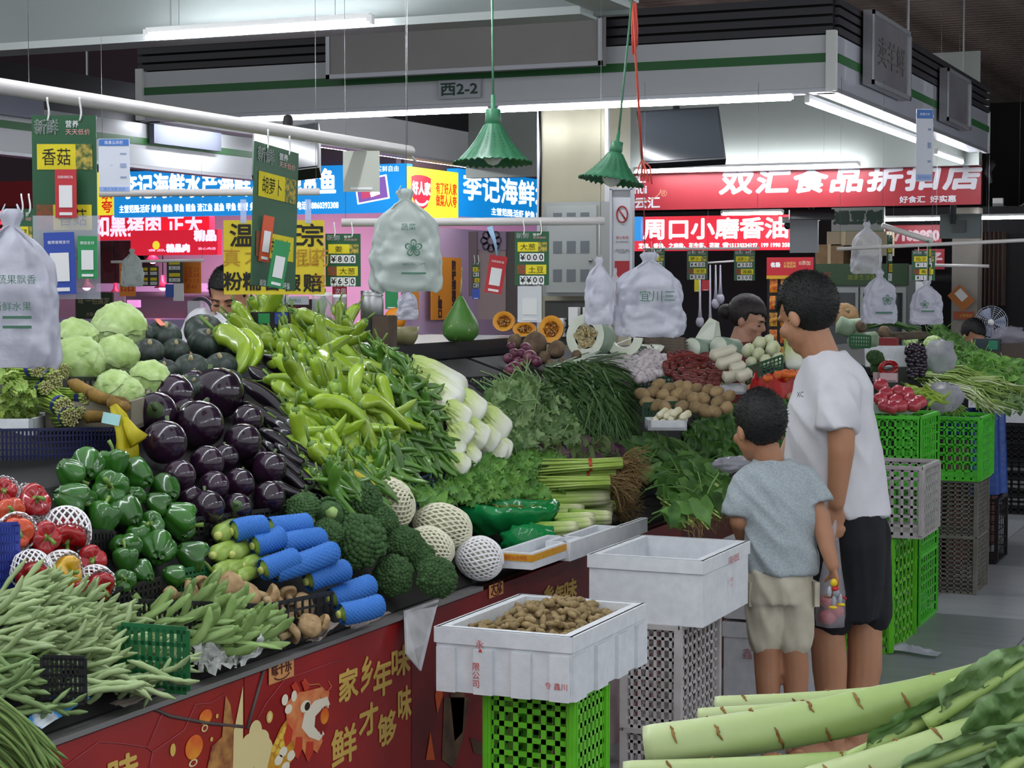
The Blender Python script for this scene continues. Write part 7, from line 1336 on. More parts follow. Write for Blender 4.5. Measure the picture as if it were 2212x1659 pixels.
# white radishes and baby cabbages
radm = MG('radish_white', ((-.1, '#b9bc90'), (-.06, '#c9c5ae'), (.1, '#cdc8b4')), 'X', .4, rand=.04); rads = [root_proto(s, radm, .2, .032, .03, 'white_radish', .03, .25) for s in (1, 2)]
for i, q in enumerate(((1532, 772, 1592, 752, 'white radish at the top left beside the melon cylinder'), (1546, 792, 1604, 770, 'thick white radish in the middle'), (1575, 800, 1612, 788, 'white radish with its tip to the right'), (1560, 818, 1600, 808, 'short white radish with a rooty end'), (1590, 818, 1625, 802, 'white radish at the lower right'))): put_long(rads, 'white_radish', q[4], 'radish', *q[:4], 0, .2, 15, .032, i=i, d=8.1-.04*i)
for i, (x, y, r_, lb) in enumerate(((1616, 757, 15, 'yellowish baby cabbage at the left of its heap'), (1640, 742, 15, 'baby cabbage at the top of its heap'), (1638, 765, 14, 'baby cabbage in the heap middle'), (1669, 754, 17, 'largest baby cabbage at right'), (1653, 780, 14, 'baby cabbage low in the heap'), (1680, 778, 16, 'baby cabbage beside the green basket'), (1622, 782, 12, 'small baby cabbage at the foot'), (1660, 735, 12, 'baby cabbage peeping at the top'))): put(babies[i % 2], 'baby_cabbage', lb, 'cabbage', x, y, r_, 0, .043, d=8.35-(y-740)*.003, tilt=(.4, -.5, .5))
put_long(napas, 'chinese_cabbage', 'upright Chinese cabbage just left of the man', 'cabbage', 1712, 730, 1718, 800, 0, .25, 16, .056, d=8.2)
# potatoes, carrots, bamboo shoots
for i, (x, y) in enumerate(sorted(scatter(((1368, 852), (1400, 842), (1430, 826), (1470, 830), (1500, 838), (1545, 842), (1578, 860), (1570, 888), (1500, 892), (1440, 880), (1385, 872)), 30, 31, 17), key=lambda q: q[1])): put(pots[i % 3], 'potato', 'brown potato in the heap above the green crate', 'potato', x, y, 18 if y > 850 else 16.5, 0, .042, d=7.95-(y-830)*.004, group='potatoes in the heap', tilt=(R.uniform(-.5, .5), -.3, .8))
carm = M('carrot', '#c8561c', .45, '#d86a26', 25., rand=.08); cars = [root_proto(s, carm, .18, .024, .03, 'carrot', .05, .5) for s in (1, 2)]; rb = M('red_plastic', '#b01c1a', .2, '#98140f', 12., transl=.25, bump=.6, bscale=40.)
for i, q in enumerate(((1712, 797, 1706, 838, 'carrot pointing down at the front of the red bag'), (1672, 812, 1705, 802, 'carrot lying left in the red bag'), (1695, 822, 1730, 818, 'carrot across the middle of the red bag'), (1720, 800, 1735, 822, 'carrot at the right of the red bag'), (1648, 820, 1690, 812, 'carrot at the far left of the red bag'), (1725, 830, 1742, 820, 'carrot end beside the man'), (1688, 808, 1722, 810, 'carrot behind the middle one'))): put_long(cars, 'carrot', q[4], 'carrot', *q[:4], 0, .18, 10, .024, i=i, d=7.75-.02*i)
p = D(1686, 832, 7.75); k = 7.75/F; mb = MB()
mb.surf(lambda u, v: (66*k*math.cos(u*2*PI)*(1.-.15*v)*(1+.1*fbm((math.cos(u*6.28)*2, math.sin(u*6.28)*2, v), 1.5)), .11*math.sin(u*2*PI)*(1-.1*v), (-.05+.085*v)+.02*math.sin(u*2*PI*5)*v), 50, 10); solo('red_plastic_bag', mb, rb, 'open red plastic bag of carrots', 'bag', mw=m4(np.stack([RT, nrm([FW[0], FW[1], 0]), LZ], 1), p))
bsm = MG('bamboo_shoot', ((-.07, '#b9b27c'), (.0, '#cfcaa0'), (.06, '#dcd7b9')), 'X', .5); bshs = [root_proto(s, bsm, .12, .022, .03, 'corn_ear', .06, .2) for s in (1, 2)]
for i, (x, y) in enumerate(((1412, 908), (1428, 912), (1445, 905), (1462, 914), (1422, 897), (1450, 895), (1436, 900), (1470, 902))): put_long(bshs, 'corn_ear', 'pale husked corn ear on the small white tray', 'corn', x+18, y-10, x, y+2, 0, .12, 9, .022, 'pale corn ears on the tray', i, d=(7.45, 7.35))
tray((1400, 908, 1484, 930), 0, 'small white tray of pale corn ears', foam, .18, 7.35)
for a, b, nx, lb, d in (((1372, 818), (1560, 812), 22, 'dark green crate wall below the garlic', 8.15), ((1390, 872), (1478, 868), 12, 'dark green crate wall under the potatoes', 7.75), ((1612, 795), (1690, 768), 9, 'dark green basket wall behind the carrots', 8.0), ((1030, 838), (1062, 832), 4, 'dark green crate piece beside the Chinese cabbages', 7.2)):
    basket_wall(a, b, 0, .07, nx, 4, 'darkgreen', lb, .006, dd=(d, d), name='produce_crate', cat='crate')
for a, b, lb, d in (((1000, 818), (1085, 812), 'black slatted crate rim under the desk', 7.3), ((1082, 940), (1110, 935), 'black basket corner beside the feathery greens', 6.9)): basket_wall(a, b, 0, .07, 12, 3, 'black', lb, .006, dd=(d, d))
put(pots[0], 'green_squash', 'grey green small squash left of the man\'s shirt', 'squash', 1712, 858, 14, 0, .042, d=7.6)
tray((1526, 832, 1612, 852), 0, 'white foam tray below the white radishes', foam, .15, 8.0)
p = D(1590, 1003, 7.0); mb = MB(); mb.ell((0, 0, 0), (.09, .08, .03), 30, 14, fn=lambda d: 1+.3*fbm(d*4, 1.)); solo('clear_plastic_bag', mb, M('bag_clear2', '#b9b6c4', .1, alpha=.55, bump=1., bscale=40.), 'crumpled clear plastic beside the boy', 'bag', mw=m4(I3, p))
# ================================================================ boxes and crates in the aisle
def crate(x0, x1, y0, y1, z0, z1, col, label, nx=8, ny=5, nz=6, w=.006, th=.005, name='plastic_crate'):
    c = np.array([(x0+x1)/2, (y0+y1)/2, z0]); t = thing(name, label, 'crate', c); W_, Dp, Hh = x1-x0, y1-y0, z1-z0
    P = [np.array([-W_/2, -Dp/2, Hh]), np.array([W_/2, -Dp/2, Hh]), np.array([W_/2, Dp/2, Hh]), np.array([-W_/2, Dp/2, Hh])]; n_ = (nx, ny, nx, ny)
    for i in range(4):
        mb = MB(); lattice(mb, P[i], P[(i+1) % 4], (0, 0, -Hh), n_[i], nz, w, th, 0, w*2.2); part('side_wall', mb, crm[col], t, False)
    mb = MB()
    for i in range(4): mb.bar(P[i]+LZ*.004, P[(i+1) % 4]+LZ*.004, .02, .016)
    part('rim', mb, crm[col], t, False); mb = MB(); mb.box((0, 0, .006), (W_-.01, Dp-.01, .012)); part('base', mb, crm[col], t, False)
    for p in P: mb = MB(); mb.bar(p, p*[1, 1, 0], .022, .022); part('corner_post', mb, crm[col], t, False)
    return t
def foambox(p0, p1, p2, z, h, label, ribs=True, wall=.028):
    A, B, Cc = Zp(*p0, z), Zp(*p1, z), Zp(*p2, z); x0, x1 = min(A[0], B[0]), (B[0]+Cc[0])/2; y0, y1 = (A[1]+B[1])/2, Cc[1]; c = np.array([(x0+x1)/2, (y0+y1)/2, z-h]); w, dp = x1-x0, y1-y0
    t = thing('foam_box', label, 'box', c); m = foam; mb = MB(); mb.box((0, 0, .015), (w-.02, dp-.02, .03)); part('base', mb, m, t, False)
    for cc, s_ in (((0, -dp/2+wall/2, h/2), (w, wall, h)), ((0, dp/2-wall/2, h/2), (w, wall, h)), ((-w/2+wall/2, 0, h/2), (wall, dp-2*wall, h)), ((w/2-wall/2, 0, h/2), (wall, dp-2*wall, h))):
        mb = MB(); mb.box(cc, s_); part('side', mb, m, t, False)
    mb = MB(); q = .006
    for cc, s_ in (((0, -dp/2, h-.02), (w+q, q*2, .04)), ((0, dp/2, h-.02), (w+q, q*2, .04)), ((-w/2, 0, h-.02), (q*2, dp+q, .04)), ((w/2, 0, h-.02), (q*2, dp+q, .04))): mb.box(cc, s_)
    part('rim', mb, m, t, False)
    if ribs:
        for k in range(4):
            mb = MB(); mb.box((-w/2+w*(.08+.28*k), -dp/2-.004, h*.35), (w*.14, .012, h*.7)); part('rib', mb, m, t, False)
            mb = MB(); mb.box((w/2+.004, -dp/2+dp*(.08+.28*k), h*.35), (.012, dp*.14, h*.7)); part('rib', mb, m, t, False)
    t['w'] = w; t['dp'] = dp; t['h'] = h; return t
def mark(t, tx, x, z, w, side=0, mat=redink, rot=0.):
    me = text_mesh(tx, mat, w=w)
    if me is None: return
    if side == 0: ob('red_print', me, t, m4(np.stack([LX, LZ, -LY], 1), (x, -t['dp']/2-.0115, z)))
    else: ob('red_print', me, t, m4(np.stack([LY, LZ, LX], 1), (t['w']/2+.0115, x, z)))
pbx = foambox((945, 1352), (1240, 1378), (1386, 1302), .79, .165, 'white foam box full of peanuts on the lime crates')
mark(pbx, '永', -.06, .13, .022); mark(pbx, '限\n公\n司', -.07, .05, .02); mark(pbx, '专 鑫川', pbx['w']*.40, .04, .06); mark(pbx, '▲', -.058, .115, .012)
pnm = M('peanut_shell', '#94805a', .8, '#7c6844', 60., rand=.14, bump=.5, bscale=220.)
def peanut_proto(seed):
    mb = MB(); L_ = .034; wtube(mb, curve_path(L_, .08*((seed % 3)-1), 11), lambda t, a: .0092*(math.sin(PI*min(max(t, .02), .98))**.45)*(1-.16*math.exp(-((t-.5)/.14)**2))*(1+.05*math.cos(6*a)), 8); return [('peanut', mb.mesh('peanut', pnm))]
pns = [peanut_proto(s) for s in range(4)]; c = np.array(pbx.matrix_basis.translation); hw, hd = pbx['w']/2-.035, pbx['dp']/2-.035
mb = MB(); mb.surf(lambda u, v: ((u-.5)*2*hw, (v-.5)*2*hd, .122+.05*max(0, 1-((u-.55)*2.1)**2-((v-.6)*2.1)**2)), 16, 16, closed=False); solo('peanut_heap', mb, M('peanut_bed', '#7a6644', .9, '#5c4a2e', 90., bump=.8, bscale=150.), 'bed of peanuts below the loose top layer in the foam box', 'peanuts', mw=m4(I3, c), kind='stuff')
for i in range(300):
    u, v = R.random(), R.random(); p = c+np.array([(u-.5)*2*hw, (v-.5)*2*hd, .128+.05*max(0, 1-((u-.55)*2.1)**2-((v-.6)*2.1)**2)+R.uniform(-.002, .016)]); spawn(pns[i % 4], 'peanut', 'unshelled peanut in the foam box', 'peanut', m4(basis([R.gauss(0, 1), R.gauss(0, 1), R.gauss(0, .5)], [R.gauss(0, .4), R.gauss(0, .4), 1]), p, R.uniform(1., 1.3)), 'peanuts in the foam box')
a_, b_, c_ = Zp(1048, 1500, .615), Zp(1236, 1514, .615), Zp(1292, 1484, .615); X0, X1, Y0, Y1 = a_[0], b_[0], b_[1], c_[1]+.05
crate(X0, X1, Y0, Y1, .315, .615, 'lime', 'lime green crate under the peanut box, upper one', 6, 8, 8, .014); crate(X0, X1, Y0, Y1, .005, .305, 'lime', 'lime green crate under the peanut box, lower one on the floor', 6, 8, 8, .014)
bb2 = foambox((1272, 1197), (1528, 1212), (1608, 1168), .85, .20, 'large empty white foam box beside the boy', False)
mark(bb2, '鑫兴宏图', .05, .17, .1, 1); mark(bb2, '专用\n101', .02, .1, .03, 1)
a_, b_, c_ = Zp(1347, 1352, .64), Zp(1466, 1360, .64), Zp(1562, 1316, .64)
crate(a_[0], b_[0], b_[1], c_[1], .33, .64, 'white', 'grey white crate under the big foam box, upper one', 7, 9, 10, .009); crate(a_[0], b_[0], b_[1], c_[1], .01, .32, 'white', 'grey white crate under the big foam box, lower one', 7, 9, 10, .009)
clr = M('clear_film', '#c9c9cc', .12, alpha=.3, bump=1., bscale=30.); p = Zp(1325, 1645, 0); mb = MB(); wtube(mb, [(0, 0, .02), (.01, 0, .12), (.0, 0, .24), (.02, 0, .34)], lambda t, a: (.06-.03*t)*(1+.35*math.cos(3*a+t*5)+.2*math.cos(7*a)), 30); solo('clear_plastic_sheet', mb, clr, 'clear plastic sheet hanging down beside the white crates', 'plastic sheet', mw=m4(I3, p))
# closed foam boxes behind the boy
for k in range(2):
    p = D(1666, 1500, 7.35); p[2] = 0; w, dp, h = .40, .28, .30; t = thing('foam_box', ('closed white foam box on the floor behind the boy', 'upper closed white foam box behind the boy')[k], 'box', (p[0], p[1]+.15, k*.335)); mb = MB(); mb.box((0, 0, h*.44), (w, dp, h*.88)); part('body', mb, foam, t, False); mb = MB(); mb.box((0, 0, h*.97), (w+.01, dp+.01, .06)); part('lid', mb, foam, t, False); t['w'] = w; t['dp'] = dp; mark(t, '鑫山绿 蔬菜', 0, .2, .24, 0, M('faded_pink', '#a86a70', .7))
# stack right of the man
b_, c_ = Zp(1922, 1412, 0), Zp(2007, 1386, 0); crate(b_[0]-.26, b_[0], b_[1], b_[1]+.52, .005, .53, 'lime', 'lime green crate standing on end right of the man', 5, 6, 9, .016)
crate(b_[0]-.3, b_[0]+.14, b_[1]-.02, b_[1]+.36, .545, .845, 'white', 'white crate on top of the upright lime crate', 10, 8, 7, .012)
g_ = Zp(2106, 1285, 0); crate(g_[0]-.52, g_[0], g_[1], g_[1]+.36, .005, .305, 'grey', 'grey crate on the floor at the right, lower one', 14, 8, 12, .008); crate(g_[0]-.52, g_[0], g_[1], g_[1]+.36, .315, .61, 'grey', 'grey crate at the right, upper one', 14, 8, 12, .008); crate(g_[0]-.42, g_[0]+.02, g_[1]-.02, g_[1]+.38, .625, .95, 'lime2', 'bright green crate on the grey crates at right', 10, 8, 7, .009)
q_ = D(1930, 950, 9.2); 
for k in range(3): crate(q_[0]-.16, q_[0]+.16, q_[1]-.15, q_[1]+.3, .01+k*.34, .34+k*.34, 'lime2', ('bright green crate under the tomatoes, lowest', 'bright green crate under the tomatoes, middle', 'bright green crate holding up the tomato tray')[k], 8, 8, 7, .01)
tt = thing('foam_tray', 'white foam tray of pinkish tomatoes', 'tray', (q_[0]+.0, q_[1]+.05, 1.035)); mb = MB(); mb.lathe([(.001, 0), (.13, 0), (.17, .05), (.165, .055), (.125, .012), (.001, .01)], 4, Rm=rotm('Z', PI/4)); part('tray_body', mb, foam, tt, False)
for i, (x, y, lb) in enumerate(((1903, 832, 'topmost tomato in the tray'), (1914, 850, 'tomato beside the man\'s back'), (1940, 846, 'tomato in the back middle of the tray'), (1936, 866, 'large tomato in the tray middle'), (1902, 862, 'tomato at the left end of the tray'), (1967, 864, 'tomato right of the middle'), (1986, 868, 'rightmost tomato in the foam tray'), (1912, 876, 'front left tomato in the foam tray'), (1946, 877, 'front middle tomato in the foam tray'), (1958, 850, 'tomato at the back right'), (1974, 876, 'front right tomato in the foam tray'), (1925, 880, 'front tomato left of the middle'))): put(toms[i % 2], 'tomato', lb, 'tomato', x, y, 16.5, 0, .042, d=9.25-(y-840)*.004, tilt=(.2, -.5, .7))
p = D(2100, 970, 11.3); bpl = M('blue_plastic', '#1f4a9a', .3, '#183c86', 10., bump=.6, bscale=30.); mb = MB(); mb.surf(lambda u, v: (.2*math.cos(u*2*PI)*(1+.08*math.sin(u*44))*(1-.1*v), .2*math.sin(u*2*PI)*(1+.08*math.sin(u*50)), -.26+.5*v), 50, 8); solo('blue_liner_bag', mb, bpl, 'big blue plastic liner bag behind the bright green crate', 'bag', mw=m4(I3, p)); crate(p[0]-.18, p[0]+.18, p[1]-.18, p[1]+.18, .01, .38, 'black', 'black crate under the blue liner bag'); 
k_ = Zp(2215, 1112, 0)
for i in range(5): crate(k_[0]-.42, k_[0], k_[1], k_[1]+.4, .01+i*.13, .13+i*.13, 'black', ('black crate at the right edge, lowest', 'black crate at the right edge, second from the floor', 'black crate at the right edge, third from the floor', 'black crate at the right edge, fourth from the floor', 'black crate at the right edge directly below the foam box')[i], 8, 6, 3, .012)
t = thing('foam_box', 'white foam box on black crates at the right edge', 'box', (k_[0]-.2, k_[1]+.2, .67)); mb = MB(); mb.box((0, 0, .1), (.44, .4, .2)); part('body', mb, foam, t, False); mb = MB(); mb.box((0, 0, .205), (.46, .42, .02)); part('rim', mb, foam, t, False)
p = Zp(1965, 1408, .01); mb = MB(); mb.surf(lambda u, v: ((u-.5)*.28, (v-.5)*.1+.03*math.sin(u*5), .006+.05*max(0, math.sin(u*PI)*math.sin(v*PI)*(.4+.9*fbm((u*4, v*3, 2), 1.)))), 26, 14, closed=False); solo('white_plastic_scrap', mb, bagw, 'crumpled white plastic bag on the floor by the lime crate', 'bag', mw=m4(I3, p))
# ================================================================ far stall on the right
st3 = stand(10.5, 12.4, 'dark display stand of the far stall at right', True, .8)
st3.location.x += .45
def dfar(x, y): return 12.6-(y-710)*.012
foliage('leafy_bunch', 'bunch of mixed greens low on the far stall', 'leafy greens', ((1990, 790), (2060, 780), (2212, 810), (2215, 880), (2150, 885), (2060, 840)), 380, 3, 'oval', .07, gA, 72, (.0, .1), 20, group='mixed greens low on the far stall', dfun=dfar)
foliage('leafy_bunch', 'bunch of pale stemmed leafy greens on the far stall', 'leafy greens', ((1990, 800), (2020, 770), (2100, 760), (2212, 790), (2215, 830), (2120, 815), (2040, 815)), 520, 4, 'round', .08, gD, 70, (.0, .12), 30, group='pale stemmed greens on the far stall', dfun=dfar)
foliage('leafy_bunch', 'bunch of dark leafy greens high on the far stall', 'leafy greens', ((2000, 730), (2030, 705), (2080, 740), (2120, 770), (2080, 790), (2020, 770)), 420, 3, 'oval', .085, gB, 71, (.0, .12), 40, group='dark greens high on the far stall', dfun=dfar)
scm = [M('scallion_green', '#7f9c44', .45, '#96b05c', 20.), M('scallion_white', '#c9cfae', .5)]
for b, (x0, y0, x1, y1, lb, wh) in enumerate(((1990, 815, 2140, 850, 'bunch of pale green stalks lying left on the far stall', 0), (2010, 830, 2060, 890, 'bunch of thin stalks hanging over the far stall edge', 0), (2060, 840, 2150, 885, 'bunch of scallions with pale roots on the far stall', 1), (2090, 825, 2210, 848, 'bunch of white rooted scallions at the right edge', 1), (2000, 845, 2040, 880, 'bunch of long beans on the far stall edge', 0), (2030, 805, 2130, 822, 'bunch of yellow green stalks behind the scallions', 0))):
    r = random.Random(b); A = D(x0, y0, dfar(x0, y0)-.2); Bp = D(x1, y1, dfar(x1, y1)-.25); mb = MB()
    for i in range(60):
        o = np.array([r.gauss(0, .02), r.gauss(0, .02), r.gauss(0, .015)]); o2 = np.array([r.gauss(0, .05), r.gauss(0, .03), r.gauss(0, .02)]); mb.tube([o, (Bp-A)*.5+o+LZ*.03, (Bp-A)*r.uniform(.9, 1.1)+o2], [.004, .004, .003], 4, 0 if r.random() < .7 or not wh else 1)
    solo('stalk_bunch', mb, scm, lb, 'vegetable bunch', mw=m4(I3, A))
for i, (x, y, r_, lb) in enumerate(((1890, 776, 20, 'broccoli crown right of the man\'s shoulder'), (1895, 800, 16, 'lower broccoli crown right of the man\'s shoulder'))): put(brocs[i], 'broccoli', lb, 'broccoli', x, y, r_, 0, .076, d=9.7, tilt=(.4, -.6, .6))
p = D(1919, 795, 9.6); mb = MB(); mb.tube([(.04*math.cos(t), 0.02*math.sin(t), .028*math.sin(t)) for t in np.linspace(0, 6.3, 18)], .014, 10); solo('red_pepper_ring', mb, belm['red'], 'curled red chilli on the pink tray', 'pepper', mw=m4(I3, p)); tray((1896, 806, 1940, 826), 0, 'small pale pink tray right of the man', M('tray_pink', '#c8a8ac', .5), .12, 9.55)
for i, (x, y) in enumerate(scatter(((1960, 752), (1985, 742), (1998, 760), (1996, 812), (1966, 815)), 36, 51, 6)): put(eggs[i % 3], 'small_eggplant', 'small dark eggplant in the upright heap of the far stall', 'eggplant', x, y, 8.5, 0, .058, d=10.2, group='small dark eggplants on the far stall')
p = D(1915, 770, 10.3); mb = MB(); mb.box((0, 0, 0), (.24, .015, .12)); solo('foam_sheet', mb, foam, 'white foam lid standing behind the broccoli', 'lid', False, mw=m4(np.stack([RT, nrm([FW[0], FW[1], 0]), LZ], 1) @ rotm('X', -.3), p))
for i, (x, y, r_, lb) in enumerate(((2017, 745, 20, 'wrapped green cabbage on the far stall'), (1995, 770, 14, 'white cabbage half wrapped in film on the far stall'), (1968, 738, 14, 'green cabbage above the small eggplants'))): put(cabs[i % 3], 'cabbage', lb, 'cabbage', x, y, r_, 0, .083, d=10.6)
put(kabs[0], 'pumpkin', 'large tan pumpkin right of the man\'s head', 'pumpkin', 1826, 682, 30, 0, .075, d=10.2, tilt=(.3, -.6, .5)).data.materials[0]
bpk = [o for o in COL.objects if o.get('label') == 'large tan pumpkin right of the man\'s head'][0]; bpk.data = bpk.data.copy(); bpk.data.materials[0] = M('tan_pumpkin', '#8f6e48', .6, '#a58258', 14., rand=.05)
gmel = M('pale_gourd', '#8fa688', .5, '#a8bca0', 14., rand=.08); pg = [root_proto(s, gmel, .25, .05, .02, 'pale_gourd', .04, .05) for s in (1, 2)]
for i, q in enumerate(((1806, 700, 1845, 712, 20, 'pale green gourd below the tan pumpkin'), (1830, 738, 1902, 732, 18, 'long pale gourd lying on the green basket'), (1820, 705, 1870, 700, 15, 'pale gourd behind the first one'))): put_long(pg, 'pale_gourd', q[5], 'gourd', *q[:4], 0, .25, q[4], .05, i=i, d=9.9)
for i, (x, y, r_, lb) in enumerate(((1860, 705, 13, 'red and brown root right of the pale gourds'), (1910, 718, 14, 'dark green squash beside the scallions'), (1918, 722, 12, 'dark small squash beside the basket'), (1665, 740, 14, 'brown root left of the man\'s face'), (1700, 718, 13, 'tan root before the man\'s face'))): put(taros[i % 2], 'taro_root', lb, 'root vegetable', x, y, r_, 0, .042, d=9.8 if x > 1750 else 8.8)
basket_wall((1836, 724), (1880, 726), 0, .06, 8, 3, 'green', 'green basket holding the long pale gourd', .006, dd=(9.75, 9.75))
mb = MB(); p = D(1930, 706, 9.9)
for i in range(40): mb.tube([RT*-.13+LZ*R.uniform(-.01, .02)+FW*R.uniform(0, .1), RT*.0+LZ*(.02+R.uniform(-.01, .02))+FW*R.uniform(0, .1), RT*R.uniform(.1, .16)+LZ*R.uniform(-.03, .0)+FW*R.uniform(0, .1)], .004, 4)
solo('leek_bunch', mb, chm[0], 'bunch of dark leeks below the hanging bags at right', 'leeks', mw=m4(I3, p))
for i in range(4): put_long(dyams, 'burdock_root', 'long tan burdock root below the leeks', 'root vegetable', 1920+i*4, 722+i*3, 2000+i*3, 718+i*3, 0, .3, 4.5, .018, 'burdock roots below the leeks', i, d=9.7)
p = D(1920, 738, 9.6); mb = MB(); mb.box((0, 0, 0), (.09, .06, .04)); solo('red_carton', mb, M('carton_red', '#8f2a2c', .5), 'small dark red carton below the leeks', 'box', False, mw=m4(I3, p))
p = D(2030, 770, 10.2); mb = MB(); mb.ell((0, 0, 0), (.09, .06, .09), 26, 16, fn=lambda d: 1+.25*fbm(d*3, 1.)); solo('clear_plastic_bag', mb, M('bag_clear2', '#b9b6c4'), 'clear plastic bag over greens on the far stall', 'bag', mw=m4(I3, p)); p = D(2040, 858, 9.9); mb = MB(); mb.ell((0, 0, 0), (.1, .07, .08), 26, 16, fn=lambda d: 1+.3*fbm(d*3+5, 1.)); solo('clear_plastic_bag', mb, M('bag_clear2', ''), 'crumpled clear plastic bag right of the tomatoes', 'bag', mw=m4(I3, p))
for i, (x, y) in enumerate(scatter(((1965, 840), (1990, 838), (2035, 855), (2030, 872), (1990, 858)), 16, 55, 7)): spawn(lpep[i % 6], 'long_pepper', 'light green pepper beside the tomato tray', 'pepper', m4(basis(RT+UP*R.uniform(-.6, .2), -FW), D(x, y, 9.6), .6), 'light peppers beside the tomatoes')
sd = thing('scale_display', 'dark green scale display on a stand at the far stall', 'scale', D(2132, 745, 12.5)); mb = MB(); mb.box((0, 0, 0), (.18, .05, .085)); part('display_box', mb, M('scale_dark', '#2c3a40', .4), sd, False); mb = MB(); mb.box((.045, -.026, 0), (.06, .003, .06)); part('green_screen', mb, M('scale_green', '#2a7a5a', .4), sd, False); mb = MB(); mb.tube([(0, 0, -.04), (0, 0, -.14)], .012, 8); part('post', mb, black, sd)
o, w, h = cubY('shop_counter', 'brown counter at the right edge', 'counter', M('counter_brown', '#4c4038', .6), (2080, 742, 2240, 850), 14.6, .5); 
p = Yp(2180, 725, 14.8); mb = MB(); mb.ell((0, 0, 0), (.13, .1, .07), 22, 14, fn=lambda d: 1+.25*fbm(d*3, 1.)); solo('plastic_bundle', mb, M('bag_clear2', ''), 'bundle of clear plastic on the right counter', 'bag', mw=m4(I3, p))
# ================================================================ celtuce stems in the near right corner
ctm = MG('celtuce_stem', ((-.2, '#bcc79c'), (.1, '#b2c08a'), (.35, '#9bb26c'), (.6, '#7f9a4c')), 'X', .4, bump=.1, bscale=30., namt=.12); scar = M('leaf_scar', '#6e4a22', .8, '#93703c', 60.); ctl = [LM('celtuce_leaf_a', '#66844e', '#82a06c', .45), LM('celtuce_leaf_b', '#54783e', '#6e9056', .45)]
def bez(P, n):
    P = [np.asarray(p, float) for p in P]; out = []
    for t in np.linspace(0, 1, n):
        Q = P
        while len(Q) > 1: Q = [a*(1-t)+b*t for a, b in zip(Q[:-1], Q[1:])]
        out.append(Q[0])
    return np.array(out)
def celtuce(pts, rad, label, seed, scars=14):
    r = random.Random(seed); W_ = [D(*p) for p in pts]; o0 = W_[0]; ax = nrm(W_[-1]-o0); Rm = basis(ax, LZ); loc = [Rm.T @ (w-o0) for w in W_]; P = bez(loc, 40); k = pts[0][2]/F; rr = np.interp(np.linspace(0, 1, 40), np.linspace(0, 1, len(rad)), rad)*k
    t = thing('celtuce', label, 'celtuce', o0, Rm); mb = MB(); wtube(mb, P, lambda q, a: rr[min(int(q*39), 39)]*(1+.03*math.cos(5*a+q*9)+.02*fbm((q*6+seed, math.cos(a), math.sin(a)), 1.))*(.93 if q in (0., 1.) else 1), 22); part('stem', mb, ctm, t)
    T = np.gradient(P, axis=0)
    for i in range(scars):
        q = int((.04+.8*(i+.5)/scars)*39); a0 = i*2.3+r.uniform(-.3, .3); tx = nrm(T[q]); z = nrm(LZ-tx*(tx@LZ)); y = np.cross(z, tx); mb = MB(); arc = r.uniform(.8, 1.5)
        mb.tube([P[q]+tx*(.003*fbm((s_*3, i, seed), 1.)+.006*s_)+(rr[q]*1.012)*(math.cos(a0+s_*arc)*y+math.sin(a0+s_*arc)*z) for s_ in np.linspace(-.5, .5, 9)], [.0008, .0018, .0024, .002, .003, .0022, .0018, .0014, .0006], 5); part('leaf_scar', mb, scar, t)
    return t
celtuce(((1394, 1612, 2.70), (1600, 1590, 2.68), (1900, 1545, 2.66), (2120, 1480, 2.64), (2290, 1390, 2.62)), (45, 47, 46, 34, 24), 'thickest celtuce stem lying across the near corner', 1, 22)
celtuce(((1545, 1528, 2.98), (1700, 1524, 2.98), (1900, 1518, 2.98), (2150, 1470, 2.98)), (24, 26, 24, 20), 'thin celtuce stem at the back of the heap', 2, 12); celtuce(((1508, 1552, 2.86), (1640, 1546, 2.86), (1850, 1535, 2.86), (2100, 1500, 2.86)), (22, 24, 24, 20), 'celtuce stem with a ragged end behind the thickest', 3, 12)
celtuce(((1346, 1672, 2.62), (1600, 1672, 2.62), (1850, 1660, 2.62), (2000, 1650, 2.62)), (28, 34, 36, 36), 'celtuce stem under the thickest one at the bottom edge', 4, 12); celtuce(((1740, 1700, 2.50), (1900, 1665, 2.50), (2080, 1610, 2.50), (2290, 1520, 2.50)), (40, 48, 46, 34), 'celtuce stem at the lower right corner', 5, 14)
def big_leaf(pts, wid, label, seed, fold=.5):
    r = random.Random(seed); W_ = [D(*p) for p in pts]; o0 = W_[0]; P = bez([w-o0 for w in W_], 26); T = np.gradient(P, axis=0); k = pts[0][2]/F; t = thing('celtuce_leaf', label, 'leaf', o0); mb = MB(); V = []; nw = 13
    for i in range(26):
        q = i/25; tx = nrm(T[i]); v = nrm(-FW-tx*(tx@-FW)); s_ = np.cross(v, tx); ww = wid*k*math.sin(PI*min(1, q*.92+.06))**.7*(1 if q > .12 else .25)
        for j in range(nw):
            u = j/(nw-1)*2-1; V.append(P[i]+s_*ww*u*(1+.1*fbm((q*7, u*2, seed), 1.))+v*(ww*fold*abs(u)+.016*fbm((q*6+seed, u*4, 1), 1.5)+.006*math.sin(q*40+u*3)*abs(u)))
    mb.add(V, [(i*nw+j, i*nw+j+1, (i+1)*nw+j+1, (i+1)*nw+j) for i in range(25) for j in range(nw-1)]); part('leaf_blade', mb, ctl[seed % 2], t); mb = MB(); mb.tube(P+np.array([0, 0, -.002]), np.linspace(.012, .003, 26), 8); part('midrib', mb, M('celtuce_rib', '#9cb46a', .45), t); return t
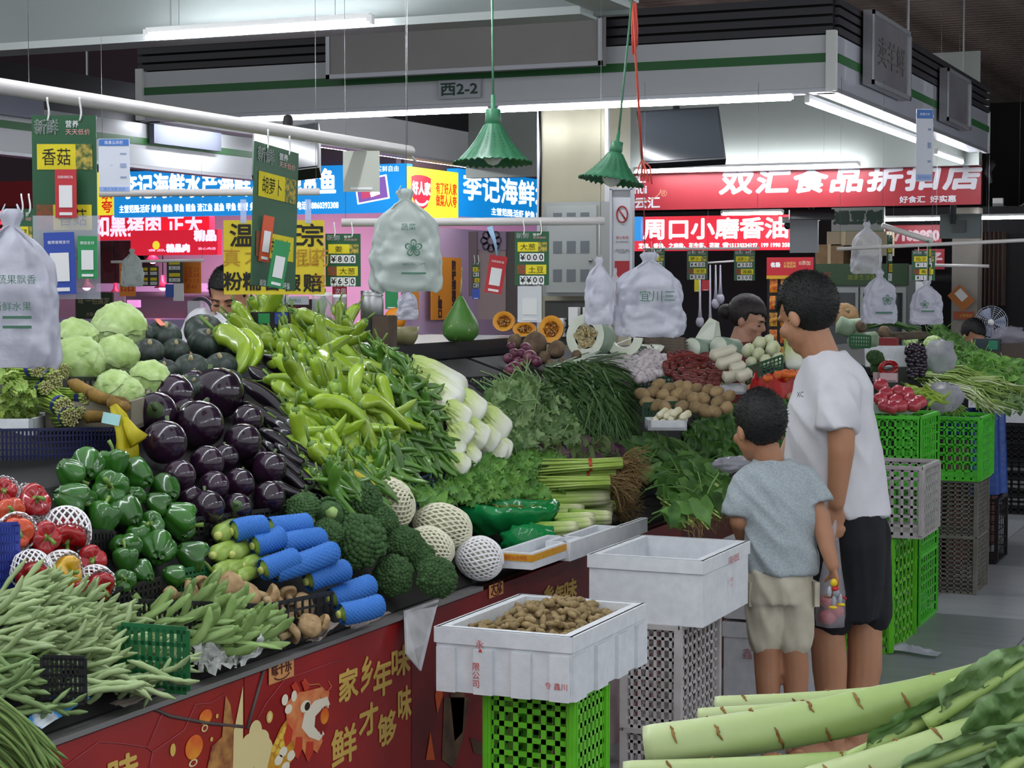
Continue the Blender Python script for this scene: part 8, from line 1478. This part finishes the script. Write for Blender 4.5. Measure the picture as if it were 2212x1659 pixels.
big_leaf(((1830, 1640, 2.56), (1950, 1580, 2.54), (2080, 1520, 2.55), (2190, 1450, 2.57)), 46, 'dark green leaf folded over the thickest celtuce stem', 1); big_leaf(((2000, 1560, 2.53), (2100, 1500, 2.52), (2180, 1450, 2.53), (2260, 1400, 2.55)), 60, 'crumpled celtuce leaf at the upper right', 2, .3); big_leaf(((2060, 1640, 2.46), (2150, 1590, 2.45), (2220, 1540, 2.45), (2290, 1500, 2.45)), 80, 'broad celtuce leaf at the right edge', 3, .3); big_leaf(((1900, 1690, 2.44), (2020, 1640, 2.43), (2140, 1600, 2.42), (2270, 1570, 2.43)), 40, 'yellowish celtuce leaf in the lower right corner', 4); big_leaf(((2130, 1690, 2.4), (2180, 1650, 2.4), (2230, 1620, 2.4), (2290, 1600, 2.4)), 60, 'crumpled celtuce leaf in the bottom right corner', 5, .2); big_leaf(((2060, 1480, 2.6), (2090, 1462, 2.6), (2120, 1450, 2.6), (2138, 1450, 2.6)), 16, 'small bright leaf tuft on the thickest celtuce stem', 6, .2)
tbx = D(1850, 1700, 2.75); t = thing('produce_table', 'table under the celtuce at the near right, below the frame', 'table', (tbx[0]+.1, tbx[1], 0)); mb = MB(); mb.box((.35, -.32, .90), (1.0, .7, .03)); mb.box((.45, .15, .90), (.7, .3, .03)); part('table_top', mb, deckm, t, False)
for sx in (-.1, .8):
    for sy in (-.6, -.05): mb = MB(); mb.box((sx, sy, .44), (.05, .05, .88)); part('leg', mb, steel, t, False)
# ================================================================ people
_tmp = bpy.data.scenes.new('fuse')
def fuse(mb, mats, voxel=.006, smooth=6, name='body', disp=None):
    me = mb.mesh('raw', mats); o = bpy.data.objects.new('raw', me); _tmp.collection.objects.link(o)
    m = o.modifiers.new('r', 'REMESH'); m.mode = 'VOXEL'; m.voxel_size = voxel; m.use_smooth_shade = True
    if smooth: s = o.modifiers.new('s', 'SMOOTH'); s.factor = .5; s.iterations = smooth
    _tmp.view_layers[0].update(); dg = _tmp.view_layers[0].depsgraph; dg.update(); out = bpy.data.meshes.new_from_object(o.evaluated_get(dg)); out.name = name
    if disp:
        n = len(out.vertices); V = np.empty(n*3); out.vertices.foreach_get('co', V); V = V.reshape(-1, 3); Nn = np.empty(n*3); out.vertices.foreach_get('normal', Nn); Nn = Nn.reshape(-1, 3)
        V += Nn*np.array([disp(v) for v in V])[:, None]; out.vertices.foreach_set('co', V.ravel()); out.update()
    out.materials.clear()
    for mm in (mats if isinstance(mats, (list, tuple)) else [mats]): out.materials.append(mm)
    out.polygons.foreach_set('use_smooth', [True]*len(out.polygons)); bpy.data.objects.remove(o); bpy.data.meshes.remove(me); return out
def limb(mb, P, r, n=14):
    """tapering limb with round ends"""
    mb.tube(P, r, n)
    for p, q in ((P[0], r[0]), (P[-1], r[-1])): mb.ell(p, (q, q, q), 12, 8)
    for p, q in zip(P[1:-1], r[1:-1]): mb.ell(p, (q, q, q), 12, 8)
def sleeve(mb, P, r, n=18):
    mb.tube(P, r, n); mb.ell(P[0], (r[0],)*3, 12, 8)
def head(mb, c, Rm, s=1.):
    """x right of the person, y forward, z up"""
    A = lambda q, rad: mb.ell(np.asarray(c)+np.asarray(Rm) @ (np.asarray(q)*s), np.asarray(rad)*s, 18, 12, 0, Rm)
    A((0, -.012, .03), (.076, .095, .09)); A((0, .03, -.035), (.062, .062, .065)); A((0, .048, -.075), (.04, .04, .032)); A((0, .075, .022), (.05, .018, .014)); A((0, .088, -.055), (.024, .012, .013))
    for sx in (-1, 1): A((sx*.075, -.008, -.012), (.012, .02, .032)); A((sx*.042, .06, -.025), (.024, .026, .022))
    mb.tube([np.asarray(c)+np.asarray(Rm) @ (np.array(q)*s) for q in ((0, .086, .012), (0, .1, -.012), (0, .108, -.03))], np.array([.009, .012, .016])*s, 8)
def hair_cap(c, Rm, s, mat, seed=0, back=-.065, front=.05):
    def f(u, v):
        a = u*2*PI; b = (v-.5)*PI; d = np.array([math.cos(b)*math.cos(a), math.cos(b)*math.sin(a), math.sin(b)]); q = d*np.array([.0835, .104, .099])*(1+.02*fbm(d*9+seed, 1.)); q = q+np.array([0, -.014, .034])
        hl = front if q[1] > .02 else back if q[1] < -.03 else -.0+front*0+(-.005 if abs(q[0]) > .05 else front)
        if q[1] > .02: hl = front+.02*math.sin(q[0]*40)*.2
        elif q[1] > -.03: hl = back+(front-back)*(q[1]+.03)/.05*.55
        if q[2] < hl: q = np.array([q[0]*.80, q[1]*.80 if q[1] > 0 else q[1]*.84, max(q[2], back-.01)])
        return np.asarray(Rm) @ (q*s)+c
    mb = MB(); mb.surf(f, 48, 34); r = random.Random(seed)
    for _ in range(2600 if seed != 8 else 0):
        u, v = r.random(), .5+.5*r.random()**.6 if r.random() < .6 else r.uniform(.18, .6); p = f(u, v); c0 = np.asarray(c)+np.asarray(Rm) @ (np.array([0, -.014, .03])*s); o = nrm(p-c0); dn = nrm(o+np.array([r.gauss(0, .35), r.gauss(0, .35), r.gauss(-.35, .3)])); loc = np.asarray(Rm).T @ (p-np.asarray(c))/s
        hl = front if loc[1] > .02 else back+(front-back)*max(0, loc[1]+.03)/.05*.55
        if loc[2] < hl: continue
        t = nrm(np.cross(dn, [r.gauss(0, 1), r.gauss(0, 1), r.gauss(0, 1)]))*.0016*s; L_ = r.uniform(.004, .010)*s; mb.add([p-t-o*.003, p+t-o*.003, p+dn*L_], [(0, 1, 2)])
    return mb
def hand(mb, w, fwd, palm, side, s=1., curl=.9):
    """wrist, direction of the fingers, palm normal, side towards the thumb"""
    f, p, sd = nrm(fwd), nrm(palm), nrm(side); w = np.asarray(w)
    Rm = np.stack([sd, f, p], 1); mb.ell(w+f*.045*s, (.04*s, .05*s, .017*s), 14, 10, 0, Rm)
    for i, (o, L_) in enumerate(((.028, .07), (.01, .08), (-.009, .075), (-.027, .06))):
        k = w+sd*o*s+f*.085*s; P = [k]; d = f
        for j in range(3):
            a = curl*(j+.6)*.55; d = f*math.cos(a)+p*math.sin(a); P.append(P[-1]+d*L_*s*(.42, .33, .25)[j])
        limb(mb, P, np.array([.0095, .009, .0082, .0072])*s, 8)
    t0 = w+sd*.03*s+f*.02*s; limb(mb, [t0, t0+(sd*.6+f*.7)*.035*s, t0+(sd*.4+f*.8+p*.5)*.062*s], np.array([.013, .011, .0085])*s, 8)
def rings(mb, R_, n=28):
    """closed loft of elliptical rings (centre, a, b, axis a, axis b)"""
    k = len(R_); V = []
    for c, a, b, ea, eb in R_:
        V += [np.asarray(c)+a*math.cos(t)*np.asarray(ea)+b*math.sin(t)*np.asarray(eb) for t in np.arange(n)*2*PI/n]
    mb.add(V, [(i*n+j, i*n+(j+1) % n, (i+1)*n+(j+1) % n, (i+1)*n+j) for i in range(k-1) for j in range(n)]+[tuple(range(n-1, -1, -1)), tuple(range((k-1)*n, k*n))])
FH = nrm([FW[0], FW[1], 0])
def orient(yaw, nod=0., roll=0.):
    """yaw in degrees: 0 faces away from the camera, 90 faces left in the picture"""
    a = math.radians(yaw); f = FH*math.cos(a)-RT*math.sin(a); x = RT*math.cos(a)+FH*math.sin(a); Rm = np.stack([x, f, LZ], 1); return Rm @ rotm('X', -nod) @ rotm('Y', roll)
def face_bits(root, c, Rm, s, closed=False):
    for sx in (-1, 1):
        mb = MB(); mb.ell(np.asarray(c)+Rm @ (np.array([sx*.031, .083, -.006])*s), np.array([.014, .006, .004 if closed else .006])*s, 10, 6, 0, Rm); part('eye', mb, M('eye_dark', '#1a1412', .3), root)
        mb = MB(); mb.tube([np.asarray(c)+Rm @ (np.array(q)*s) for q in ((sx*.014, .092, .018), (sx*.03, .093, .024), (sx*.048, .084, .02))], .0035*s, 6); part('eyebrow', mb, hair, root)
    mb = MB(); mb.ell(np.asarray(c)+Rm @ (np.array([0, .098, -.057])*s), np.array([.02, .006, .006])*s, 12, 6, 0, Rm); part('lips', mb, M('lip', '#8a4a42', .5), root)
cloth_w = M('white_tshirt', '#d0cfd4', .85, '#c9c8ce', 10., bump=.15, bscale=400.); cloth_g = M('grey_tshirt', '#a3acb0', .9, '#8f999e', 160., bump=.2, bscale=500.); cloth_k = M('black_shorts', '#0e0f14', .85, '#14151b', 30.); cloth_c = M('cream_shorts', '#bcb5a4', .85, '#b0a997', 20.)
def folds(c0, amp, fr, tilt=1.):
    return lambda v: amp*(1-2.2*abs(fbm(((v[0]-c0[0])*fr*1.3+(v[2]-c0[2])*fr*.7*tilt, (v[1]-c0[1])*fr*1.3, (v[2]-c0[2])*fr*.4), 1., 2)))-amp*.5
# ---- man in the white T-shirt
d = 6.45; k = d/F; P_ = lambda x, y, dd=0.: D(x, y, d+dd); T_ = orient(86); ex, ey = T_[:, 0], T_[:, 1]
mb = MB(); hc = P_(1744, 682); Hm = orient(40, .42); head(mb, hc, Hm, 1.13)
limb(mb, [P_(1788, 800), P_(1768, 755), P_(1755, 715)], [.06, .064, .058])
aL = [P_(1818, 880, -.17), P_(1817, 975, -.17), P_(1806, 1085, -.15)]; limb(mb, aL, [.05, .046, .031]); hand(mb, P_(1804, 1092, -.15), -LZ+RT*.05, ex*.2+ey*.8+RT*.2, ey-.2*LZ, 1.0, 1.25)
aR = [P_(1775, 870, .17), P_(1715, 960, .3), P_(1690, 1010, .1)]; limb(mb, aR, [.045, .043, .032])
feetL = Zp(1795, 1668, .0); kL = P_(1788, 1372, -.02); kR = P_(1868, 1372, .06)
limb(mb, [P_(1800, 1200, -.02), kL, P_(1792, 1440, -.0), P_(1800, 1590)], [.07, .062, .062, .042]); limb(mb, [P_(1862, 1180, .06), kR, P_(1868, 1440, .07), P_(1850, 1585, .07)], [.07, .062, .062, .042])
rings(mb, [(P_(1830, 1150), .11, .08, ex, ey), (P_(1812, 1000), .11, .1, ex, ey), (P_(1800, 860), .13, .08, ex, ey), (P_(1790, 800), .06, .05, ex, ey)])
for q in (P_(1800, 1640), P_(1850, 1635, .07)):
    q[2] = .04; mb.ell(q+ey*.05, (.045, .12, .038), 14, 8, 0, T_); mb.tube([q, q+LZ*.1], .04, 10)
man = ob('person', fuse(mb, skin, .0068, 5, 'person'), None, None, 'standing man in white T-shirt and black shorts seen from behind', 'person')
part('hair', hair_cap(hc, Hm, 1.15, hair, 1, -.085, .05), hair, man)
mb = MB(); rings(mb, [(P_(1822, 1112), .148, .172, ex, ey), (P_(1814, 1085), .15, .176, ex, ey), (P_(1805, 1030), .152, .17, ex, ey), (P_(1799, 960), .155, .165, ex, ey), (P_(1798, 890), .175, .155, ex, ey), (P_(1800, 835), .19, .135, ex, ey), (P_(1796, 795), .15, .105, ex, ey), (P_(1786, 768), .085, .082, ex, ey), (P_(1780, 752), .074, .074, ex, ey)])
sleeve(mb, [P_(1820, 846, -.12), P_(1813, 885, -.16), P_(1807, 932, -.17)], [.082, .079, .076]); sleeve(mb, [P_(1770, 835, .15), P_(1735, 915, .24)], [.068, .06])
ob('t_shirt', fuse(mb, cloth_w, .009, 7, 't_shirt', folds(P_(1800, 950), .013, 5.5)), man)
me = text_mesh('XC', ink, w=.035); ob('shirt_print', me, man, m4(np.stack([nrm(RT+FH*.9), LZ, nrm(-FH+RT*.9)*-1*-1], 1), P_(1731, 852, -.12)-RT*.004))
mb = MB(); rings(mb, [(P_(1835, 1335, .02), .135, .1, ex, ey), (P_(1836, 1250, .02), .15, .115, ex, ey), (P_(1836, 1170), .155, .13, ex, ey), (P_(1828, 1100), .145, .135, ex, ey)])
limb(mb, [P_(1808, 1150, -.02), P_(1798, 1250, -.03), P_(1796, 1322, -.03)], [.1, .093, .09]); limb(mb, [P_(1862, 1150, .06), P_(1870, 1250, .07), P_(1874, 1318, .07)], [.1, .095, .092])
ob('shorts', fuse(mb, cloth_k, .009, 6, 'shorts', folds(P_(1830, 1250), .007, 7., .2)), man)
for q in (P_(1800, 1640), P_(1850, 1635, .07)):
    q[2] = .008; mb = MB(); mb.ell(q+ey*.05, (.05, .135, .012), 16, 6, 0, T_); mb.tube([q+ey*.08+ex*.05+LZ*.01, q+ey*.09+LZ*.085, q+ey*.08-ex*.05+LZ*.01], .012, 8, squash=.4); part('sandal', mb, black, man)
# ---- boy
d2 = 6.12; Q_ = lambda x, y, dd=0.: D(x, y, d2+dd); Tb = orient(8); bx_, by_ = Tb[:, 0], Tb[:, 1]
mb = MB(); hb = Q_(1640, 926); Hb = orient(22, .18); head(mb, hb, Hb, .98); limb(mb, [Q_(1668, 1016), Q_(1657, 978), Q_(1650, 950)], [.042, .046, .045])
limb(mb, [Q_(1742, 1058), Q_(1772, 1120, -.02), Q_(1788, 1185, -.05), Q_(1799, 1222, -.06)], [.034, .035, .028, .022]); hand(mb, Q_(1800, 1226, -.06), -LZ+RT*.15, -RT*.7+by_*.5, by_, .78, 1.1)
limb(mb, [Q_(1616, 1058), Q_(1598, 1125, -.0), Q_(1610, 1175, .1), Q_(1640, 1190, .2)], [.034, .035, .027, .022]); hand(mb, Q_(1642, 1190, .2), by_-LZ*.2, -LZ, RT, .78, .5)
limb(mb, [Q_(1652, 1270), Q_(1655, 1400, .0), Q_(1658, 1440, .01), Q_(1662, 1600, .01)], [.05, .044, .045, .029]); limb(mb, [Q_(1718, 1270), Q_(1716, 1400, .0), Q_(1718, 1440, .01), Q_(1722, 1600, .01)], [.05, .044, .046, .029])
rings(mb, [(Q_(1685, 1250), .085, .055, bx_, by_), (Q_(1685, 1140), .085, .055, bx_, by_), (Q_(1680, 1050), .09, .05, bx_, by_), (Q_(1672, 1015), .045, .04, bx_, by_)])
for q in (Q_(1662, 1650), Q_(1722, 1650)):
    q[2] = .035; mb.ell(q+by_*.04, (.036, .095, .032), 14, 8, 0, Tb); mb.tube([q, q+LZ*.09], .03, 10)
boy = ob('person', fuse(mb, M('skin_boy', '#a97a5c', .5, '#9e6e52', 8., sss=.08), .0058, 4, 'person'), None, None, 'boy in grey T-shirt and cream shorts seen from behind', 'person')
part('hair', hair_cap(hb, Hb, 1.0, hair, 4, -.05, .05), hair, boy)
mb = MB(); rings(mb, [(Q_(1690, 1240), .119, .093, bx_, by_), (Q_(1690, 1200), .122, .094, bx_, by_), (Q_(1688, 1120), .125, .09, bx_, by_), (Q_(1684, 1050), .132, .085, bx_, by_), (Q_(1680, 1022), .115, .07, bx_, by_), (Q_(1672, 1000), .072, .062, bx_, by_), (Q_(1667, 988), .06, .057, bx_, by_)])
sleeve(mb, [Q_(1738, 1032), Q_(1758, 1066, -.01), Q_(1770, 1092, -.02)], [.05, .052, .053]); sleeve(mb, [Q_(1620, 1032), Q_(1600, 1080), Q_(1592, 1116)], [.05, .052, .054])
ob('t_shirt', fuse(mb, cloth_g, .008, 6, 't_shirt', folds(Q_(1680, 1100), .0095, 7., 1.5)), boy)
mb = MB(); rings(mb, [(Q_(1685, 1300), .112, .085, bx_, by_), (Q_(1685, 1260), .115, .09, bx_, by_), (Q_(1686, 1225), .112, .085, bx_, by_)])
limb(mb, [Q_(1650, 1275), Q_(1651, 1340), Q_(1653, 1382)], [.066, .06, .056]); limb(mb, [Q_(1722, 1275), Q_(1720, 1340), Q_(1718, 1384)], [.066, .06, .058])
ob('shorts', fuse(mb, cloth_c, .008, 5, 'shorts', folds(Q_(1685, 1300), .008, 9., .5)), boy)
for sx, xx in ((-1, 1616), (1, 1757)):
    q = Q_(xx, 1280); mb = MB(); mb.box(q, (.016, .09, .08), 0, Tb @ rotm('Z', sx*.0)); part('cargo_pocket', mb, cloth_c, boy, False)
for q in (Q_(1662, 1650), Q_(1722, 1650)):
    q[2] = .008; mb = MB(); mb.ell(q+by_*.04, (.04, .105, .012), 16, 6, 0, Tb); mb.tube([q+by_*.06+bx_*.04+LZ*.01, q+by_*.07+LZ*.065, q+by_*.06-bx_*.04+LZ*.01], .01, 8, squash=.4); part('sandal', mb, M('sandal_blue', '#2c3c5a', .6), boy)
# toy figure in the boy's hand
ty = Q_(1806, 1292, -.08); t = thing('toy_figure', 'small grey, yellow and red toy figure in the boy\'s hand', 'toy', ty); kk = d2/F
for nm, c_, rad, m_ in (('toy_body', (0, 0, 12), (8, 7, 11), '#8d9298'), ('toy_head', (-5, 0, 33), (8, 7, 9), '#d9b81c'), ('toy_chest', (-2, 0, 20), (8, 8, 6), '#b02028'), ('toy_foot', (-6, 0, -20), (10, 6, 4), '#d9b81c'), ('toy_foot', (11, 0, -14), (9, 6, 4), '#d9b81c'), ('toy_leg', (-4, 0, -6), (5, 5, 13), '#9aa0a8'), ('toy_leg', (9, 0, -2), (5, 5, 12), '#9aa0a8'), ('toy_arm', (-14, 0, 14), (5, 5, 12), '#a8aeb4')):
    mb = MB(); mb.ell(RT*c_[0]*kk+LZ*c_[2]*kk, np.array(rad)*kk, 12, 8); part(nm, mb, M('toy_'+m_[1:], m_, .35), t)
mb = MB(); mb.tube([RT*5*kk+LZ*8*kk, RT*22*kk+LZ*-2*kk], .004, 6); part('toy_sword', mb, M('toy_b02028', '#b02028'), t)
# clear bag of tomatoes in the man's hand
bt = P_(1795, 1320, -.17); t = thing('clear_carrier_bag', 'clear plastic bag of red tomatoes held by the man', 'bag', bt); filmm = M('bag_film', '#d5d0d8', .12, alpha=.28, bump=1., bscale=40.)
mb = MB(); wtube(mb, [LZ*-.055, LZ*-.05, LZ*-.02, LZ*.06, LZ*.16, LZ*.25+RT*.008], lambda q, a: np.interp(q, [0, .2, .4, .6, .8, 1.], [.02, .045, .05, .045, .03, .015])*(1+.12*math.cos(5*a+q*6)), 30); part('bag_body', mb, filmm, t)
mb = MB(); mb.tube([LZ*.24+RT*.0, LZ*.3+RT*.012], [.012, .006], 8); mb.tube([LZ*.2-RT*.012, LZ*.27+RT*.0, LZ*.31+RT*.014], [.008, .006, .005], 6); part('handles', mb, filmm, t)
for i, (dx, dz, lb) in enumerate(((-.012, -.02, 'lowest tomato in the clear bag held by the man'), (.016, -.0, 'second tomato in the clear bag held by the man'), (-.006, .03, 'top tomato in the clear bag held by the man'))): spawn(toms[i % 2], 'tomato', lb, 'tomato', m4(I3, bt+RT*dx+LZ*dz+FH*(.01*i), .72))
# ---- seated vendor in the white polo shirt
d3 = 7.8; V_ = lambda x, y, dd=0.: D(x, y, d3+dd); Tv = orient(180-8); vx, vy = Tv[:, 0], Tv[:, 1]
mb = MB(); hv = V_(494, 640); Hv = orient(170, .42); head(mb, hv, Hv, .98); limb(mb, [V_(500, 669), V_(497, 644)], [.06, .055]); rings(mb, [(V_(505, 814), .14, .08, vx, vy), (V_(505, 734), .14, .08, vx, vy), (V_(502, 692), .1, .06, vx, vy), (V_(500, 669), .05, .04, vx, vy)])
for sx in (-1, 1): s0 = V_(502+sx*78, 704); limb(mb, [s0, V_(502+sx*86, 774, -.02), V_(502+sx*60, 824, -.2)], [.05, .045, .035]); hand(mb, V_(502+sx*58, 826, -.2), -FH-LZ*.2, -LZ, -RT*sx, .9, .6)
ven = ob('person', fuse(mb, skin, .0075, 4, 'person'), None, None, 'vendor in white polo shirt looking down behind the squashes', 'person'); part('hair', hair_cap(hv, Hv, .99, hair, 6, -.05, .062), hair, ven); face_bits(ven, hv, Hv, .98, True)
mb = MB(); rings(mb, [(V_(505, 824), .185, .125, vx, vy), (V_(505, 744), .19, .125, vx, vy), (V_(502, 696), .175, .11, vx, vy), (V_(500, 674), .1, .08, vx, vy), (V_(499, 672), .075, .07, vx, vy)])
for sx in (-1, 1): limb(mb, [V_(502+sx*70, 699), V_(502+sx*84, 746)], [.066, .062])
ob('polo_shirt', fuse(mb, cloth_w, .009, 5, 'polo_shirt', folds(V_(500, 724), .012, 8.)), ven)
for sx in (-1, 1): mb = MB(); mb.tube([V_(499, 704, -.1), V_(499+sx*14, 690, -.095), V_(499+sx*27, 676, -.04), V_(499+sx*20, 668, .03)], [.004, .016, .014, .01], 8, squash=.4); part('collar', mb, cloth_w, ven)
# ---- woman in dark red behind the radishes
d4 = 9.45; W4 = lambda x, y, dd=0.: D(x, y, d4+dd); Tw = orient(-110); wx, wy = Tw[:, 0], Tw[:, 1]
mb = MB(); hw_ = W4(1614, 690); Hw = orient(-112, .35); head(mb, hw_, Hw, .96); limb(mb, [W4(1598, 740), W4(1606, 712)], [.055, .05]); rings(mb, [(W4(1592, 880), .13, .08, wx, wy), (W4(1590, 800), .13, .08, wx, wy), (W4(1592, 756), .1, .06, wx, wy), (W4(1596, 738), .05, .04, wx, wy)])
for sx in (-1, 1): limb(mb, [W4(1592, 760)+wx*sx*.17, W4(1600, 820)+wx*sx*.18, W4(1640, 842)+wx*sx*.1], [.045, .04, .032]); hand(mb, W4(1642, 842)+wx*sx*.1, wy, -LZ, -wx*sx, .85, .6)
wom = ob('person', fuse(mb, M('skin_light', '#b98c74', .5, '#ad8068', 8., sss=.08), .0075, 4, 'person'), None, None, 'woman in dark red top bending behind the white radishes', 'person'); face_bits(wom, hw_, Hw, .96, True)
hm = hair_cap(hw_, Hw, .985, hair, 8, -.06, .045); hm.ell(hw_+Hw @ np.array([0, -.115, .0]), (.04, .045, .04), 14, 10, 0, Hw); part('hair', hm, M('dark_hair', '#1a1412', .5, '#2a2020', 60., bump=.6, bscale=200.), wom)
mb = MB(); 
for q in range(5): mb.ell(hw_+Hw @ np.array([.035-.018*q, -.098, .045+.01*math.sin(q)]), (.008, .008, .008), 8, 6)
part('hair_clip', mb, white, wom)
mb = MB(); rings(mb, [(W4(1592, 885), .175, .125, wx, wy), (W4(1590, 800), .178, .125, wx, wy), (W4(1591, 755), .16, .11, wx, wy), (W4(1595, 738), .085, .075, wx, wy)])
for sx in (-1, 1): limb(mb, [W4(1592, 765)+wx*sx*.155, W4(1600, 815)+wx*sx*.18], [.06, .055])
ob('red_top', fuse(mb, M('dark_red_top', '#6a2422', .85, '#5c1e1e', 20.), .009, 5, 'red_top'), wom)
mb = MB(); rings(mb, [(W4(1600, 890), .15, .135, wx, wy), (W4(1598, 810), .15, .137, wx, wy)], 24); mb.tube([W4(1607, 800, -.1), W4(1600, 762, -.115), W4(1592, 738, -.06)], .014, 8, squash=.4); part('apron', mb, M('apron_tan', '#6a5440', .85), wom)
# ---- person at the right counter
d5 = 14.2; U_ = lambda x, y, dd=0.: D(x, y, d5+dd); mb = MB(); hu = U_(2102, 725); Hu = orient(-150, .5); head(mb, hu, Hu, .98); limb(mb, [U_(2100, 768), U_(2102, 745)], [.06, .055]); rings(mb, [(U_(2100, 900), .18, .12, RT, FH), (U_(2100, 800), .18, .12, RT, FH), (U_(2100, 775), .1, .08, RT, FH)])
far = ob('person', fuse(mb, skin, .009, 3, 'person'), None, None, 'dark haired person bowed behind the scale at the far right', 'person'); part('hair', hair_cap(hu, Hu, 1.0, hair, 9, -.05, .05), hair, far); face_bits(far, hu, Hu, .98, True)
mb = MB(); rings(mb, [(U_(2100, 905), .2, .14, RT, FH), (U_(2100, 800), .2, .14, RT, FH), (U_(2100, 775), .12, .1, RT, FH), (U_(2100, 765), .08, .075, RT, FH)]); ob('dark_shirt', fuse(mb, M('dark_shirt', '#1c1a1e', .85), .01, 4, 'dark_shirt'), far)
bpy.data.scenes.remove(_tmp)
# small groups of look-alikes: say which one, counted from the left of the picture
_g = {}
for o in COL.objects:
    if o.parent is None and o.get('group') and 'out of view' not in o['label']: _g.setdefault((o['group'], o['label']), []).append(o)
_ord = ('leftmost', 'second from the left', 'third from the left', 'fourth from the left', 'fifth from the left', 'sixth from the left', 'seventh from the left', 'eighth from the left')
for (g, lb), L_ in _g.items():
    if 2 <= len(L_) <= 8 and len(lb.split()) <= 12:
        def _px(o): v = np.array(o.matrix_basis.translation)-EYE; return (v @ RT)/(v @ FW)
        for i, o in enumerate(sorted(L_, key=_px)): o['label'] = lb+', '+(_ord[i] if i < len(L_)-1 else 'rightmost')
